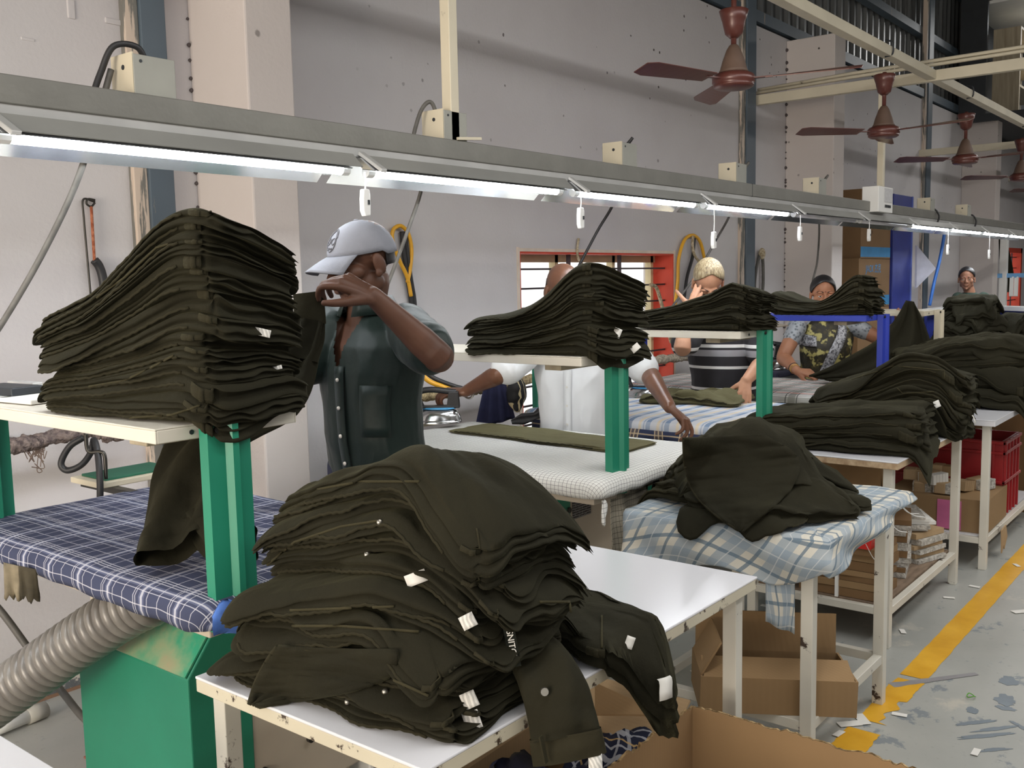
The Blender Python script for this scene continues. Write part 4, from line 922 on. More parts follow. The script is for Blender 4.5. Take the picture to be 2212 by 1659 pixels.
def tagmat():
    t = MT('white_care_tag', .6); v = t.co((1, 1, 1))
    w = t.node('ShaderNodeTexWave', i_Scale=70.0, i_Distortion=3.0); t.l.new(v, w.inputs['Vector'])
    t.col(t.mix(t.math('MULTIPLY', t.ramp(w.outputs['Fac'], [(.45, (0, 0, 0, 1)), (.5, (1, 1, 1, 1))]), .35), srgb(214, 212, 206), srgb(60, 60, 60))); return t.m
M['tag'] = tagmat(); M['tag_plain'] = plain('white_tape_tag', srgb(218, 216, 210), .6, 0, .04)
M['metal'] = plain('nickel_button', srgb(150, 146, 136), .3, .9)
class Field:
    """height of whatever already lies there, on a 1 cm grid; garments are draped over it"""
    def __init__(s, x0, x1, y0, y1, floor, sup):
        s.x0, s.y0, s.h = x0, y0, .01; s.nx = int((x1-x0)/s.h)+1; s.ny = int((y1-y0)/s.h)+1
        s.a = np.full((s.nx, s.ny), floor, float)
        X, Y = np.meshgrid(x0+np.arange(s.nx)*s.h, y0+np.arange(s.ny)*s.h, indexing='ij'); s.X, s.Y = X, Y
        for (a, b, c, d, z) in sup: s.a[(X >= a) & (X <= b) & (Y >= c) & (Y <= d)] = z
    def smooth(s, mx, bl, droop=.03):
        a = s.a.copy(); d = a.copy()
        for q in range(8):
            p = np.pad(d, 1, mode='edge'); d = np.maximum.reduce([p[1:-1, 1:-1], p[2:, 1:-1], p[:-2, 1:-1], p[1:-1, 2:], p[1:-1, :-2]])
            a = np.maximum(a, d - droop*((q+1)/4)**1.5)
        for _ in range(mx):
            p = np.pad(a, 1, mode='edge'); a = np.maximum.reduce([p[1:-1, 1:-1], p[2:, 1:-1], p[:-2, 1:-1], p[1:-1, 2:], p[1:-1, :-2]])
        for _ in range(bl):
            p = np.pad(a, 1, mode='edge'); a = (p[1:-1, 1:-1]*2 + p[2:, 1:-1] + p[:-2, 1:-1] + p[1:-1, 2:] + p[1:-1, :-2])/6
        return a
    def sample(s, a, x, y):
        fx = np.clip((x-s.x0)/s.h, 0, s.nx-1.001); fy = np.clip((y-s.y0)/s.h, 0, s.ny-1.001); i = fx.astype(int); j = fy.astype(int); u = fx-i; v = fy-j
        return a[i, j]*(1-u)*(1-v) + a[i+1, j]*u*(1-v) + a[i, j+1]*(1-u)*v + a[i+1, j+1]*u*v
def vnoise(P, sc, off):
    return np.array([noise.noise(Vector((p[0]*sc[0]+off, p[1]*sc[1]+off*.7, p[2]*sc[2]))) for p in P])
def garment(fld, cx, cy, rot, L, W, th, seed, lobes=3, waist=True, label='', group='', prof=None, tilt=0., wr=.004, tags=(), button=False, seam=True, nu=26, nv=8, mx=2, bl=5, loops=True, mat='olive', sub=0, wav=.013, cav=.024, ruck=0., droop=.03):
    """one folded pair of trousers draped over what lies below; u runs to the waistband end, v across; rot = heading of u"""
    rr = random.Random(seed); off = seed*3.17 % 50
    A = np.array([math.cos(rot), math.sin(rot)]); B = np.array([-A[1], A[0]])
    base = fld.smooth(mx, bl, droop)
    if prof is None: prof = [(0, .75), (.5, 1), (.85, 1.1), (1, 1)]
    pu, pv = zip(*prof)
    thk = lambda u, v: th*np.interp(u, pu, pv)*(1+tilt*v)
    O = np.array([cx, cy])
    # perimeter of the footprint: near side (v=-1) u 0->1, waist end v -1->1, far side, fold end
    per = []; 
    nuu, nvv = nu, nv
    for i in range(nuu): per.append((i/nuu, -1., 0, -1))
    for j in range(nvv*2): per.append((1., -1+j/nvv, 1, 0))
    for i in range(nuu): per.append((1-i/nuu, 1., 0, 1))
    for j in range(nvv*2): per.append((0., 1-j/nvv, -1, 0))
    per = np.array(per); NP = len(per)
    # rounded corners + wandering outline
    ctr = np.array([.5, 0.]); s_ = np.arange(NP)/NP
    wob = np.array([noise.noise(Vector((math.cos(2*PI*q)*2.2, math.sin(2*PI*q)*2.2, off))) for q in s_])*wav*1.6
    u = per[:, 0]; v = per[:, 1]
    cu = np.clip((np.abs(u-.5)-.42)/.08, 0, 1); cv = np.clip((np.abs(v)-.8)/.2, 0, 1); crn = cu*cv
    nx = per[:, 2] + np.sign(u-.5)*crn*.7*(per[:, 2] == 0); ny = per[:, 3] + np.sign(v)*crn*.7*(per[:, 3] == 0)
    ln = np.hypot(nx, ny); nx /= ln; ny /= ln
    inset = -crn**2*.022
    rows = []; waist_w = np.clip((u-.93)/.06, 0, 1)*(1 if waist else 0)   # 1 on the open waistband end
    edge_w = np.where(per[:, 2] > 0, 1.0, waist_w*.6) if waist else np.zeros(NP)
    RN = lobes*6+1
    bound = []
    for k in range(lobes+1):
        w_ = np.array([noise.noise(Vector((math.cos(2*PI*q)*3.5+k*7.3, math.sin(2*PI*q)*3.5, off+k)))+.55*ew*noise.noise(Vector((q*38, k*5.1, off))) for q, ew in zip(s_, edge_w)])
        bound.append((k/lobes) + (w_*(.11+.20*edge_w) if 0 < k < lobes else 0))
    lobe_out = [np.array([noise.noise(Vector((math.cos(2*PI*q)*1.6+k*3.3, math.sin(2*PI*q)*1.6, off+9+k))) for q in s_])*wav for k in range(lobes)]
    wave = np.array([noise.noise(Vector((q*70, off, 2))) for q in s_])
    for r in range(RN):
        k = min(r//6, lobes-1); f = (r-k*6)/6
        t = bound[k]*(1-f) + bound[k+1]*f
        g = abs(2*f-1)
        closed = -(.017*g**4) + lobe_out[k]
        openp = -cav*(1-g**3.2)*(.7+.5*((k*37+seed) % 3)/2) + lobe_out[k]*.6 + .006*wave*(1 if g > .9 else .3)
        nose = np.where(per[:, 2] < 0, 1.0, np.clip((.06-u)/.06, 0, 1)*.7)
        closed = closed*(1-nose*.45) + nose*(.030*(1-(2*t-1)**2) - .008)
        o = closed*(1-edge_w) + openp*edge_w + wob + inset
        if not (0 < r < RN-1): o = o - .004
        rows.append((t, o))
    V = []
    def world(u, v, t, o=0, nx=0, ny=0, wz=0):
        xy = O + np.outer((u-.5)*L, A) + np.outer(v*W/2, B) + np.outer(nx*o, A) + np.outer(ny*o, B)
        z = fld.sample(base, xy[:, 0], xy[:, 1]) + thk(u, v)*t + wz + .0015
        return np.column_stack([xy, z])
    for t, o in rows:
        P = world(u, v, t, o, nx, ny)
        V.append(P)
    # top rings going inward
    K = 7
    topr = []
    for q in range(1, K+1):
        f = 1-q/K
        uu = .5+(u-.5)*(1-(1-f)*.96); vv = v*(1-(1-f)*.96) if True else v
        P = world(uu, vv, np.ones(NP), (wob+inset)*f, nx, ny)
        topr.append((P, uu, vv))
    KB = 5; botr = []
    for q in range(KB, 0, -1):
        f = 1-q/KB; uu = .5+(u-.5)*(1-(1-f)*.96); vv = v*(1-(1-f)*.96)
        botr.append((world(uu, vv, np.zeros(NP), (wob+inset)*f, nx, ny), uu, vv))
    allV = [p[0] for p in botr] + V + [p[0] for p in topr]
    ringU = [p[1] for p in botr] + [u]*len(V) + [p[1] for p in topr]; ringV = [p[2] for p in botr] + [v]*len(V) + [p[2] for p in topr]
    pts = np.vstack(allV); UU = np.concatenate(ringU); VV = np.concatenate(ringV); TT = np.concatenate([np.zeros(NP)]*KB + [np.full(NP, t if np.isscalar(t) else 0) if np.isscalar(t) else t for t, o in rows] + [np.ones(NP)]*K)
    # wrinkles: long folds along u plus slanting drag lines
    loc = np.column_stack([UU*L, VV*W/2, TT*th])
    w1 = vnoise(loc, (7, 22, 30), off); w2 = vnoise(loc@np.array([[.8, .6, 0], [-.6, .8, 0], [0, 0, 1]]), (9, 30, 14), off+20)
    ridge = 1-2*np.abs(w2)
    wz = wr*(w1*1.2 + ridge*.5)*np.clip(TT*1.6, 0, 1)
    if ruck: wz = wz + ruck*(np.abs(vnoise(loc, (5, 8, 8), off+31))*1.6 + .5*vnoise(loc, (14, 18, 8), off+40))*np.clip(TT*1.2, 0, 1)
    pts[:, 2] += wz
    n_r = len(allV); F = []
    for r in range(n_r-1):
        for i in range(NP): F.append((r*NP+i, r*NP+(i+1) % NP, (r+1)*NP+(i+1) % NP, (r+1)*NP+i))
    F.append(tuple((n_r-1)*NP+i for i in range(NP))); F.append(tuple(range(NP-1, -1, -1)))
    mb = MB(); mb.v = [tuple(p) for p in pts]; mb.f = F
    zc = float(pts[:, 2].min())
    T = thing('folded_trousers', label, 'trousers', (cx, cy, zc), group)
    body = obj('legs', mb, mat, T, smooth=True, sub=sub)
    # ---- parts
    R0 = lambda r: np.asarray(allV[r])
    def wall_pt(i, r, out=.0):
        r += KB
        p = pts[r*NP+i % NP]; n = (A*nx[i % NP] + B*ny[i % NP]); return Vector((p[0]+n[0]*out, p[1]+n[1]*out, p[2]))
    if waist:
        kk = lobes-1; r0, r1 = kk*6+1, kk*6+5
        i0, i1 = int(nuu*.92), nuu
        rs = [r0, r0+1, (r0+r1)//2, r1-1, r1]
        g = [[wall_pt(i, r, .0015) for i in range(i0, i1+1)] for r in rs]
        wb_ = obj('waistband', MB().grid(g), 'olive_edge', T, smooth=True, solid=.0035)
        if loops:
            i = i0+1 if i1-i0 > 2 else i0
            a = [wall_pt(i, r, .0045) for r in rs]; bvec = (pts[(r0+KB)*NP+i+1]-pts[(r0+KB)*NP+i]); bvec = Vector(bvec).normalized()*.011
            obj('belt_loop', MB().grid([a, [p+bvec for p in a]]), 'olive_edge', T, smooth=True, solid=.003)
    if seam:
        kk = rr.randrange(lobes); r = kk*6+rr.choice((2, 3)); pts_ = [wall_pt(i, r, .0005) for i in range(1, int(nuu*.9))]
        pts_ = [p+Vector((0, 0, .0012*math.sin(i*2.4))) for i, p in enumerate(catmull(pts_, 2))]
        obj('side_seam', MB().tube(pts_, .0032, 5), 'olive_edge', T, smooth=True)
    if button:
        i = int(nuu*.86); p = wall_pt(i, (lobes-1)*6+3, .003); n = A*nx[i]+B*ny[i]; n = Vector((n[0], n[1], .15)).normalized()
        obj('button', MB().tube([p, p+n*.004], [.009, .0075], 12), 'metal', T, smooth=True)
    for (fi, kind) in tags:
        i = nuu + int(nvv*2*fi) if fi >= 0 else int(nuu*.93); k = rr.randrange(lobes); r = k*6+3
        p = wall_pt(i, r, .028 if fi >= 0 else .006); n = A*nx[i % NP]+B*ny[i % NP]; n = Vector((n[0], n[1], 0)); sd = Vector((-n.y, n.x, 0)); w_ = .017
        g = []
        for q in range(5):
            f = q/4; c_ = p + n*(.014*f if fi >= 0 else .01*f) - Vector((0, 0, .034*f*f+.006*f)) + sd*.004*math.sin(f*4+seed); g.append([c_-sd*w_, c_+n*.002, c_+sd*w_])
        obj('care_tag', MB().grid(g), 'tag' if kind else 'tag_plain', T, smooth=True, solid=.0008, label='white care tag')
    # ---- settle: raise the field
    rel = np.stack([fld.X-cx, fld.Y-cy], -1); uu = rel@A/L+.5; vv = rel@B/(W/2)
    ins = (uu > -.01) & (uu < 1.01) & (np.abs(vv) < 1.02)
    tt = np.where(ins, base + thk(uu.ravel(), vv.ravel()).reshape(uu.shape), -9)
    fld.a = np.maximum(fld.a, tt - .001)
    return T
ORD = ['lowest', 'second', 'third', 'fourth', 'fifth', 'sixth', 'seventh', 'eighth', 'ninth', 'tenth', 'eleventh', 'twelfth', 'thirteenth', 'fourteenth', 'fifteenth', 'sixteenth', 'seventeenth', 'eighteenth']
def ordlab(i, n, where):
    if i == n-1: return 'folded dark olive trousers, topmost of ' + where
    if i == 0: return 'folded dark olive trousers, lowest of ' + where
    return 'folded dark olive trousers, %s from the bottom of %s' % (ORD[i], where)
# ---- tall stack on the first shelf
def shelf_stack(fld, n, cx, cy, L, W, th, where, group, seed, prof, tilt, tags={}, buttons=(), rot=-PI/2, jx=.010, jy=.022, lob=(1, 2, 2, 2, 3), **k):
    rr = random.Random(seed)
    for i in range(n):
        dl = rr.uniform(-.02, .02)
        garment(fld, cx+rr.uniform(-jx, jx), cy+rr.uniform(-jy, jy)*.6, rot+rr.uniform(-.05, .05), L+dl, W+rr.uniform(-.02, .012), th*rr.uniform(.7, 1.3), seed*40+i, rr.choice(lob), True, ordlab(i, n, where), group, prof, tilt, tags=tags.get(i, ()), button=i in buttons, **k)
f1 = Field(.75, 1.75, 1.35, 2.75, 1.10, [(1.085, 1.45, 1.81, 3.05, 1.258)])
shelf_stack(f1, 13, 1.285, 2.04, .56, .31, .0285, 'the tall stack on the nearest shelf', 'tall stack on the nearest shelf', 3, [(0, .62), (.35, .78), (.6, 1.0), (.8, 1.2), (1, 1.3)], -.15, {}, (), rot=-PI/2+.17, sub=1, mx=0, bl=3)
f2 = Field(2.3, 3.4, 1.45, 2.8, 1.17, [(2.66, 3.0, 1.83, 3.1, 1.288)])
shelf_stack(f2, 10, 2.84, 2.05, .58, .35, .0222, 'the stack on the second shelf', 'stack on the second shelf', 5, [(0, .55), (.3, .62), (.5, .74), (.7, .98), (.86, 1.34), (1, 1.4)], -.15, {}, mx=0, bl=3, nu=22, nv=7, sub=1)
f3 = Field(3.5, 4.6, 1.45, 2.8, 1.2, [(3.86, 4.17, 1.83, 3.1, 1.312)])
shelf_stack(f3, 8, 4.03, 2.09, .58, .31, .0195, 'the stack on the third shelf', 'stack on the third shelf', 7, [(0, .5), (.35, .7), (.7, 1.05), (.86, 1.35), (1, 1.05)], -.1, {}, mx=0, bl=3, nu=20, nv=6)
f4 = Field(4.8, 5.9, 1.35, 2.6, 1.2, [(5.12, 5.40, 1.72, 3.1, 1.326)])
shelf_stack(f4, 7, 5.27, 1.985, .53, .30, .0195, 'the stack on the blue shelf', 'stack on the blue shelf', 9, [(0, 1.0), (.25, .6), (.5, .5), (.7, .9), (.88, 1.6), (1, 1.35)], -.04, {}, mx=0, bl=3, nu=20, nv=6)
# ---- the big heap on the nearest white table
fh = Field(.7, 2.5, .6, 2.0, .60, [(1.05, 2.28, 1.03, 1.66, .781)])
rr9 = random.Random(77)
NH = 15
for i in range(NH):
    k = i/(NH-1)
    cx = 1.25 + .17*k + rr9.uniform(-.025, .025); cy = 1.335 + .0*k + rr9.uniform(-.025, .025)
    garment(fh, cx, cy, -PI/2 + .18 + rr9.uniform(-.16, .16) - .1*k, .56+rr9.uniform(-.05, .04), .37+rr9.uniform(-.04, .04) - .03*k, .0245*rr9.uniform(.65, 1.4), 700+i, rr9.choice((2, 2, 3)), True,
            ordlab(i, NH, 'the large heap on the white table'), 'large heap on the white table', [(0, .85), (.3, 1.0), (.6, 1.15), (.85, 1.0), (1, .75)], 0.0, .007 if i < NH-1 else .012, ruck=.004 if i < NH-1 else .016, tags=(), button=False, sub=1, nu=36, nv=10, mx=0, bl=3, wav=.018, cav=.034)
# ================================================================ people
def ball(mb, c, r, rot=None, n=14):
    """ellipsoid; r = (along rot x, y, z)"""
    vs = []; c = Vector(c); Rm = rot if rot is not None else Matrix.Identity(3)
    for i in range(n+1):
        th = PI*i/n
        for k in range(n*2):
            a = PI*k/n; vs.append(c + Rm @ Vector((r[0]*math.sin(th)*math.cos(a), r[1]*math.sin(th)*math.sin(a), r[2]*math.cos(th))))
    m = n*2; return mb.add(vs, [(i*m+k, i*m+(k+1) % m, (i+1)*m+(k+1) % m, (i+1)*m+k) for i in range(n) for k in range(m)])
def limb(mb, pts, rad, seg=18, k=4):
    """tapered rounded chain through the joints"""
    P = catmull(pts, k); n = len(pts)-1
    rr = [float(np.interp(i/k, range(n+1), rad)) for i in range(len(P))]
    d0 = (P[0]-P[1]).normalized(); d1 = (P[-1]-P[-2]).normalized()
    A = [P[0]+d0*rr[0]*s for s in (.97, .8, .5)]; Ar = [rr[0]*x for x in (.2, .6, .87)]
    B = [P[-1]+d1*rr[-1]*s for s in (.5, .8, .97)]; Br = [rr[-1]*x for x in (.87, .6, .2)]
    return mb.tube(A+P+B, Ar+rr+Br, seg)
def loft(mb, rings, seg=32):
    """rings: (centre, side vector*a, front vector*b)"""
    vs = []
    for c, a, b in rings:
        for k in range(seg):
            t = 2*PI*k/seg; vs.append(Vector(c)+Vector(a)*math.cos(t)+Vector(b)*math.sin(t))
    n = len(rings); f = [(i*seg+k, i*seg+(k+1) % seg, (i+1)*seg+(k+1) % seg, (i+1)*seg+k) for i in range(n-1) for k in range(seg)]
    return mb.add(vs, f+[tuple(range(seg-1, -1, -1)), tuple((n-1)*seg+k for k in range(seg))])
def fuse(mb, voxel, smooth=4, fac=.5):
    me = bpy.data.meshes.new('tmp'); me.from_pydata(mb.v, [], mb.f)
    bm = bmesh.new(); bm.from_mesh(me); bmesh.ops.recalc_face_normals(bm, faces=bm.faces); bm.to_mesh(me); bm.free()
    o = bpy.data.objects.new('tmp', me); C.objects.link(o)
    r = o.modifiers.new('r', 'REMESH'); r.mode = 'VOXEL'; r.voxel_size = voxel
    if smooth: s = o.modifiers.new('s', 'SMOOTH'); s.iterations = smooth; s.factor = fac
    dg = bpy.context.evaluated_depsgraph_get(); out = bpy.data.meshes.new_from_object(o.evaluated_get(dg))
    bpy.data.objects.remove(o); bpy.data.meshes.remove(me); return out
def wrinkle(me, amp, sc, seed, dirv=None, cut=None):
    """push the cloth in and out along its normals; cut: faces to drop"""
    bm = bmesh.new(); bm.from_mesh(me); bm.normal_update()
    for v in bm.verts:
        p = v.co; q = Vector((p.x*sc[0], p.y*sc[1], p.z*sc[2]))
        w = noise.noise(q+Vector((seed, 0, 0))); w2 = 1-2*abs(noise.noise(q*1.9+Vector((0, seed, 0))))
        v.co = p + v.normal*amp*(w + .6*w2)
    if cut: 
        ds = [f for f in bm.faces if cut(f.calc_center_median())]; bmesh.ops.delete(bm, geom=ds, context='FACES')
    bm.to_mesh(me); bm.free(); return me
def hand(mb, wrist, d, n, side, curl, sc=1.0, spread=.09, thumb=(.5, .35), thumb_out=.7):
    """d: towards the fingers, n: out of the back of the hand; side +1 puts the thumb along d x n"""
    w = Vector(wrist); d = Vector(d).normalized(); n = Vector(n); n = (n-d*n.dot(d)).normalized(); t = d.cross(n)*side
    L = [(.044, .027, .021), (.049, .031, .022), (.045, .029, .021), (.035, .022, .018)]; offs = [.029, .010, -.010, -.028]; plen = [.088, .090, .085, .077]
    for i in range(4):
        kn = w + d*plen[i]*sc + t*offs[i]*sc + n*(.004 - .004*abs(i-1.3))*sc
        limb(mb, [w + t*offs[i]*.55*sc, (w+kn)/2 + t*offs[i]*.12*sc, kn], [.016*sc, .0145*sc, .0115*sc], 10, 2)
        a = 0; p = kn; dd = (d + t*spread*(1.4-i)*.8).normalized(); pts = [p]; ax = dd.cross(n).normalized()
        for j, l in enumerate(L[i]):
            a += curl[i][j]; v = (dd*math.cos(a) - n*math.sin(a)); p = p + v*l*sc; pts.append(p)
        limb(mb, pts, [.0102*sc, .0093*sc, .0085*sc, .0072*sc], 10, 3)
    b = w + d*.022*sc + t*.024*sc - n*.006*sc
    v1 = (d*(1-thumb_out*.55) + t*thumb_out - n*.25).normalized(); p1 = b + v1*.042*sc
    v2 = (v1 + d*thumb[0] - n*thumb[0]*.6).normalized(); p2 = p1 + v2*.033*sc
    v3 = (v2 + d*thumb[1] - n*thumb[1]*.7 - t*.3*thumb[1]).normalized(); p3 = p2 + v3*.025*sc
    limb(mb, [w+t*.012*sc, b, p1, p2, p3], [.016*sc, .0165*sc, .0125*sc, .0105*sc, .0085*sc], 10, 3)
CURL0 = [(.35, .45, .3)]*4
def head(mb, c, f, u, s=1.0, jaw=1.0):
    f = Vector(f).normalized(); u = Vector(u); u = (u-f*u.dot(f)).normalized(); r = f.cross(u); Rm = Matrix((r, f, u)).transposed()
    W = lambda x, y, z: Vector(c) + (r*x + f*y + u*z)*s
    B = lambda p, q: ball(mb, W(*p), tuple(x*s for x in q), Rm)
    B((0, -.014, .036), (.074, .094, .083)); B((0, .028, -.030), (.058, .060, .084)); B((0, .036, -.078), (.046*jaw, .048, .036)); B((0, .074, -.101), (.019, .018, .014))
    for q in (-1, 1):
        B((.043*q, .050, -.022), (.026, .030, .024)); B((.050*q, .0, -.060), (.018, .034, .030))
        e = ball(mb, W(.078*q, -.012, -.008), (.009*s, .020*s, .033*s), Rm @ Matrix.Rotation(-.25, 3, 'X')); B((.080*q, -.004, -.034), (.008, .011, .013))
        B((.013*q, .098, -.034), (.010, .011, .009)); B((.030*q, .083, .018), (.024, .010, .008))
        B((.032*q, .073, -.003), (.0165, .0125, .0125))
    limb(mb, [W(0, .086, .010), W(0, .099, -.014), W(0, .108, -.030)], [.009*s, .0105*s, .0125*s], 10)
    B((0, .090, -.0595), (.024, .013, .0062)); B((0, .088, -.0705), (.020, .013, .0072)); B((0, .076, -.047), (.034, .018, .024))
    return W, Rm
def eyes(W, Rm, s, par, closed=0.2):
    for q in (-1, 1):
        m = MB(); ball(m, W(.032*q, .0775, -.003), (.0118*s,)*3, None, 10); e = obj('eye', m, 'sclera', par, smooth=True)
        m = MB(); ball(m, W(.032*q, .0872, -.0035), (.0052*s, .003*s, .0052*s), Rm, 8); obj('iris', m, 'iris', e, smooth=True)
        m = MB(); P = []
        for i in range(7):
            a = -PI/2+PI*i/6; P.append([W(.032*q+.0135*math.sin(a)*1.0, .0775+.0128*math.cos(a)*math.cos(b), -.003+.0128*math.sin(b)) for b in np.linspace(.12, 1.3, 5)])
        obj('eyelid', MB().grid(P), e_skin[0], par, smooth=True, solid=.0012*s)
        P = []
        for i in range(8):
            t = i/7; x = .013+.040*t; z = .0195+.007*math.sin(t*PI*.8)-.004*t; y = .0915-.030*t**1.8
            P.append([W(x*q, y, z-.0028*(1-t*.6)), W(x*q, y+.0022, z), W(x*q, y-.001, z+.0028*(1-t*.6))])
        obj('eyebrow', MB().grid(P), 'hair_black', par, smooth=True, solid=.0012*s)
e_skin = ['']
def skin(name, a, b, rough=.5):
    t = MT(name, rough, 0, .3); t.col(t.ramp(t.noise(9, 4), [(.3, a), (.7, b)])); t.bump(t.noise(240, 2), .08, .001)
    t.b.inputs['Subsurface Weight'].default_value = .08; t.b.inputs['Subsurface Radius'].default_value = (.02, .008, .004); t.b.inputs['Subsurface Scale'].default_value = .3; return t.m
M['sclera'] = plain('eye_white', srgb(206, 196, 186), .2, 0, .02); M['iris'] = plain('dark_iris', srgb(26, 18, 14), .12, 0, .05)
M['hair_black'] = plain('black_hair', srgb(26, 24, 26), .45, 0, .3, 60)
def grey_hair():
    t = MT('greying_fair_hair', .5); t.col(t.ramp(t.noise(40, 4, t.co((3, 3, .5))), [(.3, srgb(96, 80, 60)), (.5, srgb(150, 132, 100)), (.7, srgb(190, 178, 148))])); t.bump(t.noise(90, 3, t.co((3, 3, .4))), .5, .004); return t.m
M['hair_grey'] = grey_hair()
M['skin1'] = skin('dark_brown_skin', srgb(78, 52, 40), srgb(98, 67, 52)); M['skin2'] = skin('brown_skin', srgb(92, 62, 48), srgb(112, 78, 60), .34)
M['skin3'] = skin('light_brown_skin', srgb(176, 128, 100), srgb(196, 148, 120)); M['skin4'] = skin('warm_brown_skin', srgb(150, 102, 76), srgb(170, 120, 92)); M['skin5'] = skin('deep_brown_skin', srgb(134, 94, 74), srgb(152, 110, 88))
def torso_rings(pel, neck, side, front, prof):
    """prof: (t along pelvis->neck, half width, half depth, forward shift)"""
    pel = Vector(pel); neck = Vector(neck); out = []
    for t, a, b, sh in prof: out.append((pel.lerp(neck, t)+front*sh, side*a, front*b))
    return out
TP = [(-.12, .155, .105, 0), (.0, .165, .118, .0), (.2, .158, .118, .01), (.42, .160, .118, .008), (.62, .178, .122, 0), (.78, .188, .112, -.006), (.88, .165, .088, -.012), (.95, .10, .066, -.012), (1.0, .062, .058, -.008)]
def person(label, pel, neck, fwd, hc, hf, hu, hs, arms, skinm, voxel, legs=True, prof=TP, w=1.0, leg_m=None, shirt=None, sleeve=.5, neck_cut=None, shirt_r=.014, wr=(.006, (9, 9, 5)), seed=1, jaw=1.0, slv_r=(.068, .062), mat_shirt=None, shirt_name='shirt'):
    """arms: list of (shoulder, elbow, wrist, handargs or None)"""
    fwd = Vector(fwd).normalized(); up = Vector((0, 0, 1)); side = fwd.cross(up).normalized()
    fr = up.cross(side) * 1
    root = thing('person', label, 'person', (pel[0], pel[1], 0))
    mb = MB(); W, Rm = head(mb, hc, hf, hu, hs, jaw)
    e_skin[0] = skinm
    P2 = [(t, a*w*.93, b*w*.92, sh) for t, a, b, sh in prof]
    loft(mb, torso_rings(pel, neck, side, fr, P2))
    limb(mb, [Vector(neck)-up*.05, Vector(neck)+up*.015, W(0, -.022, -.06)], [.062*w, .056*hs, .054*hs], 20)
    for sh, el, wr_, hd in arms:
        el = Vector(el); sh = Vector(sh); wr_ = Vector(wr_); m1 = sh.lerp(el, .45); m2 = el.lerp(wr_, .28)
        limb(mb, [sh, m1, el, m2, wr_], [.054*w, .051*w, .044*w, .043*w, .0265*w], 20)
        ball(mb, sh, (.06*w,)*3)
        if hd: hand(mb, wr_, **hd)
    pv = Vector(pel)
    for q in (-1, 1):
        hip = pv + side*.085*q*w - up*.05
        limb(mb, [hip, Vector((hip.x, hip.y, .48))+fr*.02, Vector((hip.x, hip.y, .07))], [.088*w, .056*w, .038*w], 18)
        limb(mb, [Vector((hip.x, hip.y, .045)), Vector((hip.x, hip.y, .03))+fr*.12], [.038, .028], 12)
    obj('body', fuse(mb, voxel, 3, .5), skinm, root, smooth=True)
    # trousers or skirt
    if leg_m:
        mb = MB()
        for q in (-1, 1):
            hip = pv + side*.085*q*w - up*.04
            limb(mb, [hip+up*.03, Vector((hip.x, hip.y, .48))+fr*.02, Vector((hip.x, hip.y, .06))], [.108*w, .085*w, .075*w], 18)
        loft(mb, torso_rings(pel, neck, side, fr, [(t, a*w*1.03, b*w*1.03, s_) for t, a, b, s_ in prof[:2]] + [(.06, .164*w, .117*w, 0)]))
        obj('trousers', wrinkle(fuse(mb, .011, 2), .005, (7, 7, 5), seed+3), leg_m, root, smooth=True)
    if mat_shirt:
        mb = MB(); e = shirt_r
        loft(mb, torso_rings(pel, neck, side, fr, [(t, a*w+e, b*w+e, sh) for t, a, b, sh in prof]))
        for sh, el, wr_, hd in arms:
            el = Vector(el); sh = Vector(sh); end = sh.lerp(el, sleeve)
            limb(mb, [sh, sh.lerp(end, .5), end], [slv_r[0]*w, (slv_r[0]+slv_r[1])/2*w, slv_r[1]*w], 20)
        me = wrinkle(fuse(mb, max(.006, voxel*1.5), 3), wr[0], wr[1], seed, None, neck_cut)
        obj(shirt_name, me, mat_shirt, root, smooth=True)
    return root, W, Rm, side, fr
def satin(name, c, rough=.5):
    t = MT(name, rough, 0, .35); t.col(t.ramp(t.noise(4, 3), [(.3, tuple(x*.85 for x in c[:3])+(1,)), (.7, c)])); t.b.inputs['Sheen Weight'].default_value = .1; t.bump(t.noise(14, 4), .25, .01); return t.m
M['shirt_green'] = satin('bottle_green_satin', srgb(9, 30, 25)); M['navy_trousers'] = plain('navy_trousers', srgb(34, 38, 62), .8); M['shirt_white'] = plain('white_cotton_shirt', srgb(222, 224, 226), .75, 0, .03)
M['cap_grey'] = plain('grey_cap_cotton', srgb(132, 134, 142), .8, 0, .06, 20, .3, .2); M['cap_line'] = plain('embroidery_thread', srgb(92, 92, 98), .7)
# ---------------------------------------------------------------- man in the grey cap
D = 3.0
hc = at(780, 566, D-.02); hf = (-.93, .20, -.17); fwd = Vector((-.99, .02, 0))
right = Vector((.62, -.785, 0)); tov = Vector((-.785, -.62, 0))     # picture right / towards the viewer, in the room
nk = at(792, 672, D); pel = at(786, 1010, D); pel.x = nk.x+.02; pel.y = nk.y-.01
shL = at(872, 712, D-.03); elL = at(948, 772, D-.26); wrL = at(806, 640, D-.36)
shR = at(712, 712, D+.04); elR = at(655, 800, D-.02); wrR = at(560, 745, D-.10)
hL = dict(d=at(738, 604, D-.38)-wrL, n=(-.45, -.35, .8), side=-1, curl=[(.55, .95, .5), (.75, 1.0, .5), (.85, .95, .5), (.95, .95, .5)], spread=.07, thumb=(.6, .5), thumb_out=.55, sc=1.04)
p1, W, Rm, sd, fr = person('man in a grey baseball cap and dark green shirt raising his forearm before his face', pel, nk, fwd, hc, hf, (0, 0, 1), 1.06, [(shL, elL, wrL, hL), (shR, elR, wrR, None)], 'skin1', .0036,
    leg_m='navy_trousers', mat_shirt='shirt_green', sleeve=.74, slv_r=(.080, .074), wr=(.006, (8, 8, 4)), seed=3,
    neck_cut=lambda c: (lambda q: q.dot(Vector((-.99, .02, 0))) > .015 and c.z > nk.z-.17 and abs(q.dot(Vector((.02, .99, 0)))) < .05*(c.z-(nk.z-.17))/.17+.004)(c-nk))
